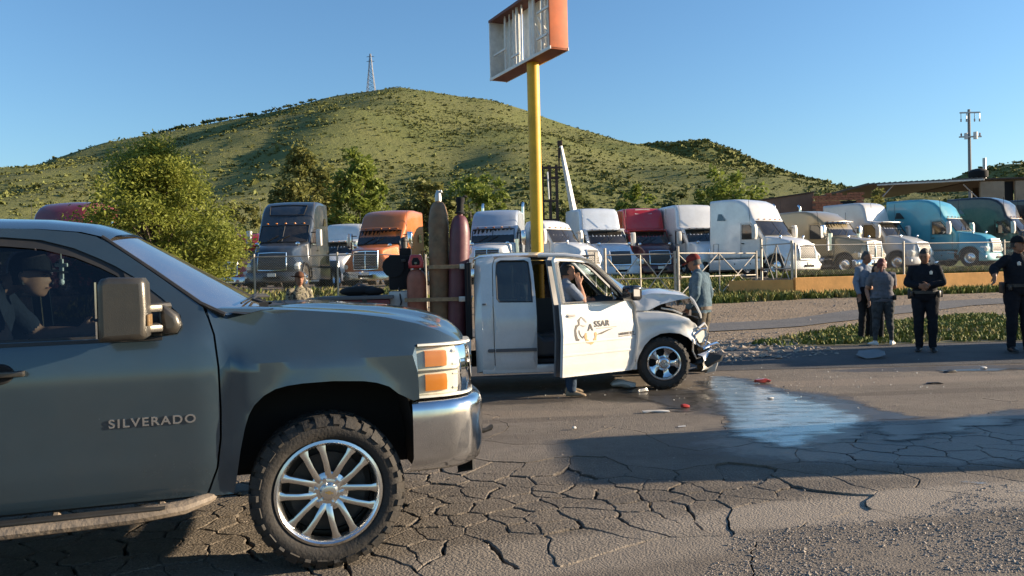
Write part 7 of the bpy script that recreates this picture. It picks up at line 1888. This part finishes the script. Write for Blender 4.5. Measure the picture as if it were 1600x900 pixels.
# utility pole with cross-arms
a = anchor(1518, 80); T = thing('utility_pole', 'concrete utility pole with two cross-arms above the shed', 'utility pole', a); zt = at(1513, 171, 80).z - a.z
b = MB(); b.cyl((0, 0, 0), (0, 0, zt), .20, .13, 10); b.build('pole', 'pole_grey', T)
for z, w in ((zt - .35, 2.0), (zt - 2.75, 2.2)):
    b = MB(); b.box((0, -.18, z), (w, .14, .13)); arm = b.build('cross_arm', 'galvanised', T)
    for x in (-.9, -.35, .45, .95):
        b = MB(); s_ = -1 if z > zt - 1 else 1; b.lathe([(.05, 0), (.09, .06), (.05, .12), (.09, .20), (.05, .28), (.001, .36)], 8, 'Z', (x, -.18, z + (.06 if s_ > 0 else -.9))); b.cyl((x, -.18, z), (x, -.18, z - .85 if s_ < 0 else z + .1), .035, n=5); b.build('insulator', 'sign_brown' if s_ > 0 else 'galvanised', arm)
b = MB(); b.cyl((.45, -.3, zt - 3.0), (.45, -.3, zt - 2.3), .2, n=10); b.cyl((-.5, -.3, zt - 3.0), (-.5, -.3, zt - 2.4), .16, n=10); b.build('switch_gear', 'sign_white', T)
# lattice mast on the hill
tp = at(580, 84, 428); tb = Vector((at(580, 140, 428).x, 428, hf1(at(580, 140, 428).x, 428) - .5)); T = thing('transmission_tower', 'thin steel lattice transmission tower on the hill top', 'tower', tb); ht = tp.z - tb.z
mat('lattice', (.20, .20, .21), .6, .4)
def wq(z): return interp([(0, 2.2), (ht * .6, .95), (ht * .78, .7), (ht, .25)], z)
for sx, sy in ((-1, -1), (1, -1), (1, 1), (-1, 1)):
    b = MB(); b.tube([(sx * wq(z), sy * wq(z), z) for z in (0, ht * .3, ht * .6, ht * .78, ht)], .13, 4); b.build('leg', 'lattice', T)
for k in range(9):
    z0, z1 = ht * k / 9, ht * (k + 1) / 9
    b = MB()
    for (ax_, s_) in ((0, -1), (0, 1), (1, -1), (1, 1)):
        p = lambda u, z: (u * wq(z), s_ * wq(z), z) if ax_ == 0 else (s_ * wq(z), u * wq(z), z)
        b.tube([p(-1, z0), p(1, z1)], .07, 3); b.tube([p(1, z0), p(-1, z1)], .07, 3); b.tube([p(-1, z1), p(1, z1)], .06, 3)
    b.build('lattice_bay', 'lattice', T)
for z in (ht * .80, ht * .92):
    b = MB(); b.tube([(-2.1, 0, z), (0, 0, z + .5), (2.1, 0, z)], .09, 4); b.tube([(-2.1, 0, z), (2.1, 0, z)], .08, 4); b.build('cross_arm', 'lattice', T)
# ---------------------------------------------------------------- trees
def leaf_mat(name, c1, c2, trans=.35):
    m = bpy.data.materials.new(name); m.use_nodes = True; nt = m.node_tree; nt.nodes.clear(); L = nt.links.new
    o = nt.nodes.new('ShaderNodeOutputMaterial'); d = nt.nodes.new('ShaderNodeBsdfPrincipled'); d.inputs['Roughness'].default_value = .6; d.inputs['Specular IOR Level'].default_value = .25
    t = nt.nodes.new('ShaderNodeBsdfTranslucent'); tc = nt.nodes.new('ShaderNodeTexCoord'); nz = N(nt, 'ShaderNodeTexNoise', Scale=1.6, Detail=6.0, Roughness=.75); L(tc.outputs['Object'], nz.inputs['Vector'])
    c = mixc(nt, rng_node(nt, nz.outputs['Fac'], .35, .65), c1, c2); L(c, d.inputs['Base Color']); L(c, t.inputs[0])
    mx = nt.nodes.new('ShaderNodeMixShader'); mx.inputs[0].default_value = trans; L(d.outputs[0], mx.inputs[1]); L(t.outputs[0], mx.inputs[2]); L(mx.outputs[0], o.inputs[0]); M[name] = m
leaf_mat('leaf_bright', (.165, .200, .034), (.265, .28, .052), .45); leaf_mat('leaf_olive', (.14, .15, .042), (.21, .205, .06)); leaf_mat('leaf_dark', (.085, .10, .032), (.135, .15, .045)); leaf_mat('leaf_green', (.135, .18, .030), (.215, .25, .048))
mat('bark', (.10, .075, .055), .9, var=.3, vscale=8, bump=.6, bscale=25)
def tree(label, base, height, rx, lm, nclump, nleaf, lsz, seed, trunk=.16, low=.25, shape=None, droop=0, tight=1.0, group='trees behind the yard'):
    r = random.Random(seed); T = thing('tree', label, 'tree', base, r.uniform(0, 6), group)
    cl = []
    while len(cl) < nclump:
        u = Vector((r.uniform(-1, 1), r.uniform(-1, 1), r.uniform(-1, 1)))
        if u.length > 1: continue
        if r.random() > .25 + .75 * u.length: continue
        z = lerp(low, 1, (u.z + 1) / 2) * height
        k = 1.0 if shape is None else interp(shape, z / height)
        p = Vector((u.x * rx * k, u.y * rx * k, z)); p += Vector((r.gauss(0, .06), r.gauss(0, .06), r.gauss(0, .05))) * rx
        cl.append((p, rx * r.uniform(.16, .30) * tight))
    tb_ = MB(); top = Vector((r.uniform(-.1, .1) * rx, r.uniform(-.1, .1) * rx, height * .72))
    pth = [Vector((0, 0, -.2)), Vector((r.uniform(-.05, .05), r.uniform(-.05, .05), height * .2)), Vector((r.uniform(-.1, .1) * rx, r.uniform(-.1, .1) * rx, height * .45)), top]
    tb_.tube(pth, [trunk * 1.25, trunk, trunk * .65, trunk * .2], 8)
    tb_.build('trunk', 'bark', T)
    lb = MB()
    for p, s in cl[::2]:
        t = r.uniform(.25, .85); k = t * 3; i = min(int(k), 2); q = pth[i].lerp(pth[i + 1], k - i)
        if q.z > p.z: q = pth[1].lerp(pth[2], r.random())
        mid = q.lerp(p, .5) + Vector((r.uniform(-.1, .1), r.uniform(-.1, .1), r.uniform(0, .15))) * rx
        lb.tube([q, mid, p], [trunk * .28, trunk * .16, trunk * .05], 4, False)
    lb.build('limbs', 'bark', T)
    vs = []; fs = []
    for p, s in cl:
        for k in range(int(nleaf * r.uniform(.6, 1.4))):
            d = Vector((r.gauss(0, 1), r.gauss(0, 1), r.gauss(0, .75))); d = d.normalized() * (r.random() ** .55) * s * 1.15
            c = p + d + Vector((0, 0, -droop * d.length)); a = Vector((r.uniform(-1, 1), r.uniform(-1, 1), r.uniform(-.7, .7))).normalized(); n_ = a.cross(Vector((r.uniform(-1, 1), r.uniform(-1, 1), r.uniform(-1, 1)))); n_ = n_.normalized() if n_.length > .1 else Vector((0, 0, 1))
            l = lsz * r.uniform(.6, 1.5); w = l * r.uniform(.3, .5); o = len(vs)
            vs += [c - a * l, c + n_ * w, c + a * l, c - n_ * w]; fs.append((o, o + 1, o + 2, o + 3))
    me = bpy.data.meshes.new('crown'); me.from_pydata([tuple(v) for v in vs], [], fs); me.materials.append(M[lm]); cr = link('crown', me, T)
    return T
def tree_px(label, pl, pr, ptop, Y, lm, ncl, nleaf, lsz, seed, **k):
    pc = (pl + pr) / 2; a = anchor(pc, Y); tree(label, a, at(pc, ptop, Y).z - a.z, (pr - pl) / 2 / 1250 * Y, lm, ncl, nleaf, lsz, seed, **k)
tree_px('big bushy yellow-green tree beside the dark navy truck', 118, 378, 222, 24.5, 'leaf_bright', 240, 230, .058, 1, tight=.8, trunk=.14, low=.06, shape=[(0, .7), (.25, 1.02), (.5, .95), (.75, .62), (1, .22)], group=None)
tree_px('tall olive tree rising behind the dark navy truck', 422, 535, 238, 62, 'leaf_olive', 80, 90, .20, 2, shape=[(0, .8), (.5, 1), (.8, .8), (1, .35)])
tree_px('tall green tree rising behind the orange truck', 512, 612, 236, 58, 'leaf_green', 80, 90, .19, 3, shape=[(0, .9), (.4, 1), (.8, .75), (1, .3)])
tree_px('broad olive tree behind the gas cylinders', 632, 720, 276, 64, 'leaf_olive', 70, 70, .20, 4)
tree_px('broad yellow-green tree left of the yellow pole', 700, 796, 268, 66, 'leaf_green', 70, 70, .20, 5)
tree_px('dark low tree behind the crane boom', 868, 942, 292, 66, 'leaf_dark', 40, 70, .20, 6, low=.1)
tree_px('bright green round tree above the red truck', 962, 1034, 289, 60, 'leaf_green', 50, 80, .18, 7)
tree_px('dark green tree above the white truck right of the red one', 1032, 1100, 302, 64, 'leaf_dark', 45, 70, .19, 8, low=.1)
tree_px('leafy green tree above the large white truck', 1086, 1188, 266, 62, 'leaf_green', 70, 80, .20, 9)
tree_px('dry yellowish small tree beside the brick walls', 1346, 1392, 292, 60, 'leaf_olive', 26, 60, .15, 10)
tree_px('dark shrubby tree left of the olive one behind the big tree', 330, 420, 318, 66, 'leaf_olive', 40, 60, .20, 11, low=.1)
# ---------------------------------------------------------------- vehicles beyond the right edge: they throw the long shadows
def van(label, col, x, y, rz, h=2.0):
    T = thing('parked_van', label, 'van', (x, y, ground_z(x, y)), rz, 'vans standing beyond the right edge')
    pr = [(0, .42), (.02, .80), (-.10, 1.0), (-.85, 1.18), (-1.05, 1.22), (-1.75, h - .12), (-2.1, h), (-4.6, h + .02), (-4.85, h - .2), (-4.92, .9), (-4.88, .42)]
    def df(p): return Vector((p.x - .15 * (p.y / .98) ** 2 * smooth(-.8, 0, p.x), p.y * lerp(1, .86, smooth(1.1, h, p.z)), p.z))
    b = MB(); b.slab(pr, -.98, .98, .08, 3, df, rows=5); b.build('body', col, T)
    b = MB(); b.add([df(Vector(p)) + Vector((.012, 0, .012)) for p in ((-1.10, -.85, 1.26), (-1.10, .85, 1.26), (-1.72, .82, h - .15), (-1.72, -.82, h - .15))], [(0, 1, 2, 3)]); b.build('windshield', 'truck_glass', T, recalc=False)
    for s in (-1, 1):
        for (xa, xb) in ((-1.45, -2.5), (-2.6, -3.7), (-3.8, -4.6)):
            b = MB(); b.add([df(Vector((xx, s * .985, zz_))) + Vector((0, s * .004, 0)) for xx, zz_ in ((xa, 1.22), (xa - .35 * (xa > -1.6), h - .25), (xb, h - .25), (xb, 1.22))], [(0, 1, 2, 3)]); b.build('side_window', 'truck_glass', T, recalc=False)
        b = MB(); b.box((-.06, s * .72, .86), (.10, .34, .18), bev=.03); b.build('headlight', 'lens_white', T)
        for xx in (-.95, -3.95):
            w = link('wheel', None, T); w.location = (xx, s * .86, .36); make_tyre(w, .36, .21, .22, 20, sidelugs=False); b = MB(); b.lathe([(.21, s * .08), (.17, s * .05), (.06, s * .07), (.001, s * .08)], 20, 'Y'); b.build('rim', 'alloy', w)
    b = MB(); b.box((.03, 0, .52), (.12, 1.9, .22), bev=.05); b.build('bumper', 'black_plastic', T)
van('white van beyond the right edge, nearer to the viewer', 't_white', 7.0, 7.35, R(183), 2.1)
van('dark van beyond the right edge, farther from the viewer', 't_navy', 11.0, 13.9, R(183), 2.1)
# ---------------------------------------------------------------- crash debris on the road
def debris(name, label, cat, px, py, bld, m, rz=0, z=.004):
    p = stand_at(px, py); b = MB(); bld(b); o = b.build(name, m); o.location = (p.x, p.y, p.z + z - .006); o.rotation_euler = (0, 0, rz); tag(o, label, cat); return o
def cr(b, a, s):
    b.v = [tuple(Vector(p) + Vector((mnoise.noise(Vector(p) * 9 + Vector((s, 0, 0))), mnoise.noise(Vector(p) * 9 + Vector((0, s, 0))), max(0, mnoise.noise(Vector(p) * 8 + Vector((0, 0, s)))))) * a) for p in b.v]; lo = min(p[2] for p in b.v); b.v = [(x, y, z - lo) for x, y, z in b.v]
def pl_panel(b):
    b.slab([(-.20, -.10), (.12, -.14), (.20, -.04), (.17, .08), (-.06, .16), (-.22, .05)], -.006, .006, .004, 1, lambda p: Vector((p.x, p.z * 1.5, p.y + .45 * (p.x + .2) ** 2 + .30 * max(0, p.z + .1) + .02)), .05); cr(b, .01, 3)
mat('plastic_grey', (.16, .165, .16), .5, var=.15); mat('lens_red', (.34, .04, .035), .25, coat=.5); mat('trim_pale', (.62, .58, .52), .5)
debris('road_debris', 'grey plastic car panel lying in front of the standing group', 'debris', 1361, 559, pl_panel, 'plastic_grey', .2)
debris('lens_shard', 'long red tail-lamp shard on the wet road', 'debris', 1191, 599, lambda b: (b.slab([(-.11, 0), (.10, -.015), (.13, .02), (.04, .05), (-.09, .035)], -.03, .03, .008, 1, None, .04), cr(b, .02, 5)), 'lens_red', .1)
debris('lens_shard', 'small red and white lamp shard near the crashed wheel', 'debris', 1071, 638, lambda b: (b.slab([(-.045, 0), (.04, 0), (.055, .025), (.0, .045), (-.045, .03)], -.025, .025, .008, 1, None, .03), cr(b, .03, 8)), 'lens_red', .6)
debris('trim_strip', 'pale broken trim strip lying on the road before the wreck', 'debris', 1024, 645, lambda b: (b.slab([(-.14, 0), (.14, .0), (.15, .012), (.05, .022), (-.15, .018)], -.03, .03, .004, 1, None, .04), cr(b, .015, 2)), 'trim_pale', .08)
debris('trim_shard', 'dark plastic shard on the dry road at right', 'debris', 1485, 582, lambda b: (b.slab([(-.10, 0), (.10, .0), (.06, .03), (-.08, .02)], -.04, .04, .004, 1, None, .04), cr(b, .02, 4)), 'black_plastic', .3)
debris('trim_shard', 'flat dark plastic shard lying nearer the wet streak', 'debris', 1462, 600, lambda b: (b.slab([(-.12, 0), (.10, .0), (.04, .02), (-.10, .015)], -.03, .03, .004, 1, None, .04), cr(b, .015, 6)), 'black_plastic', -.1)
debris('paper_scrap', 'crumpled pale scrap on the far wet strip', 'debris', 1538, 577, lambda b: (b.ball((0, 0, .02), (.05, .03, .018), 8, 6), cr(b, .03, 7)), 'trim_pale')
debris('plastic_sheet', 'pale grey plastic scrap under the wrecked pickup', 'debris', 975, 607, lambda b: (b.ball((0, 0, .04), (.17, .08, .05), 10, 6), cr(b, .06, 9)), 'trim_pale')
debris('metal_shard', 'crumpled metal piece beside the crashed wheel', 'debris', 1000, 613, lambda b: (b.slab([(-.09, 0), (.10, .01), (.07, .05), (-.06, .04)], -.05, .05, .006, 1, None, .03), cr(b, .04, 11)), 'chrome_dirty', .5)
debris('paper_scrap', 'small white scrap in the dark shadow on the road', 'debris', 898, 710, lambda b: (b.ball((0, 0, .012), (.025, .02, .014), 8, 5), cr(b, .01, 12)), 'trim_pale')
debris('paper_scrap', 'flat white scrap at the near rim of the shadow', 'debris', 1067, 742, lambda b: (b.slab([(-.04, 0), (.04, 0), (.04, .004), (-.04, .004)], -.02, .02, .001, 1), cr(b, .01, 13)), 'trim_pale')
debris('paper_scrap', 'white scrap at the rim of the large puddle', 'debris', 1204, 624, lambda b: (b.ball((0, 0, .018), (.04, .02, .012), 8, 5), cr(b, .02, 14)), 'trim_pale')
# glass crumbs: far too many to count
r3 = random.Random(77); vs = []; fs = []
mat('glass_crumb', (.6, .62, .58), .2)
for k in range(150):
    x, y = r3.gauss(2.6, 1.8), r3.gauss(11.0, .9)
    if not (0 < x < 8 and 8.6 < y < 13.5): continue
    s = r3.uniform(.003, .010); z = ground_z(x, y) + .004; o = len(vs)
    vs += [(x + s, y, z), (x - s * .5, y + s, z), (x - s * .5, y - s, z), (x, y, z + s)]; fs += [(o, o + 1, o + 3), (o + 1, o + 2, o + 3), (o + 2, o, o + 3)]
me = bpy.data.meshes.new('glass_crumbs'); me.from_pydata(vs, [], fs); me.materials.append(M['glass_crumb']); stuff(link('glass_crumbs', me), 'tiny broken glass crumbs on the road around the wreck', 'glass')
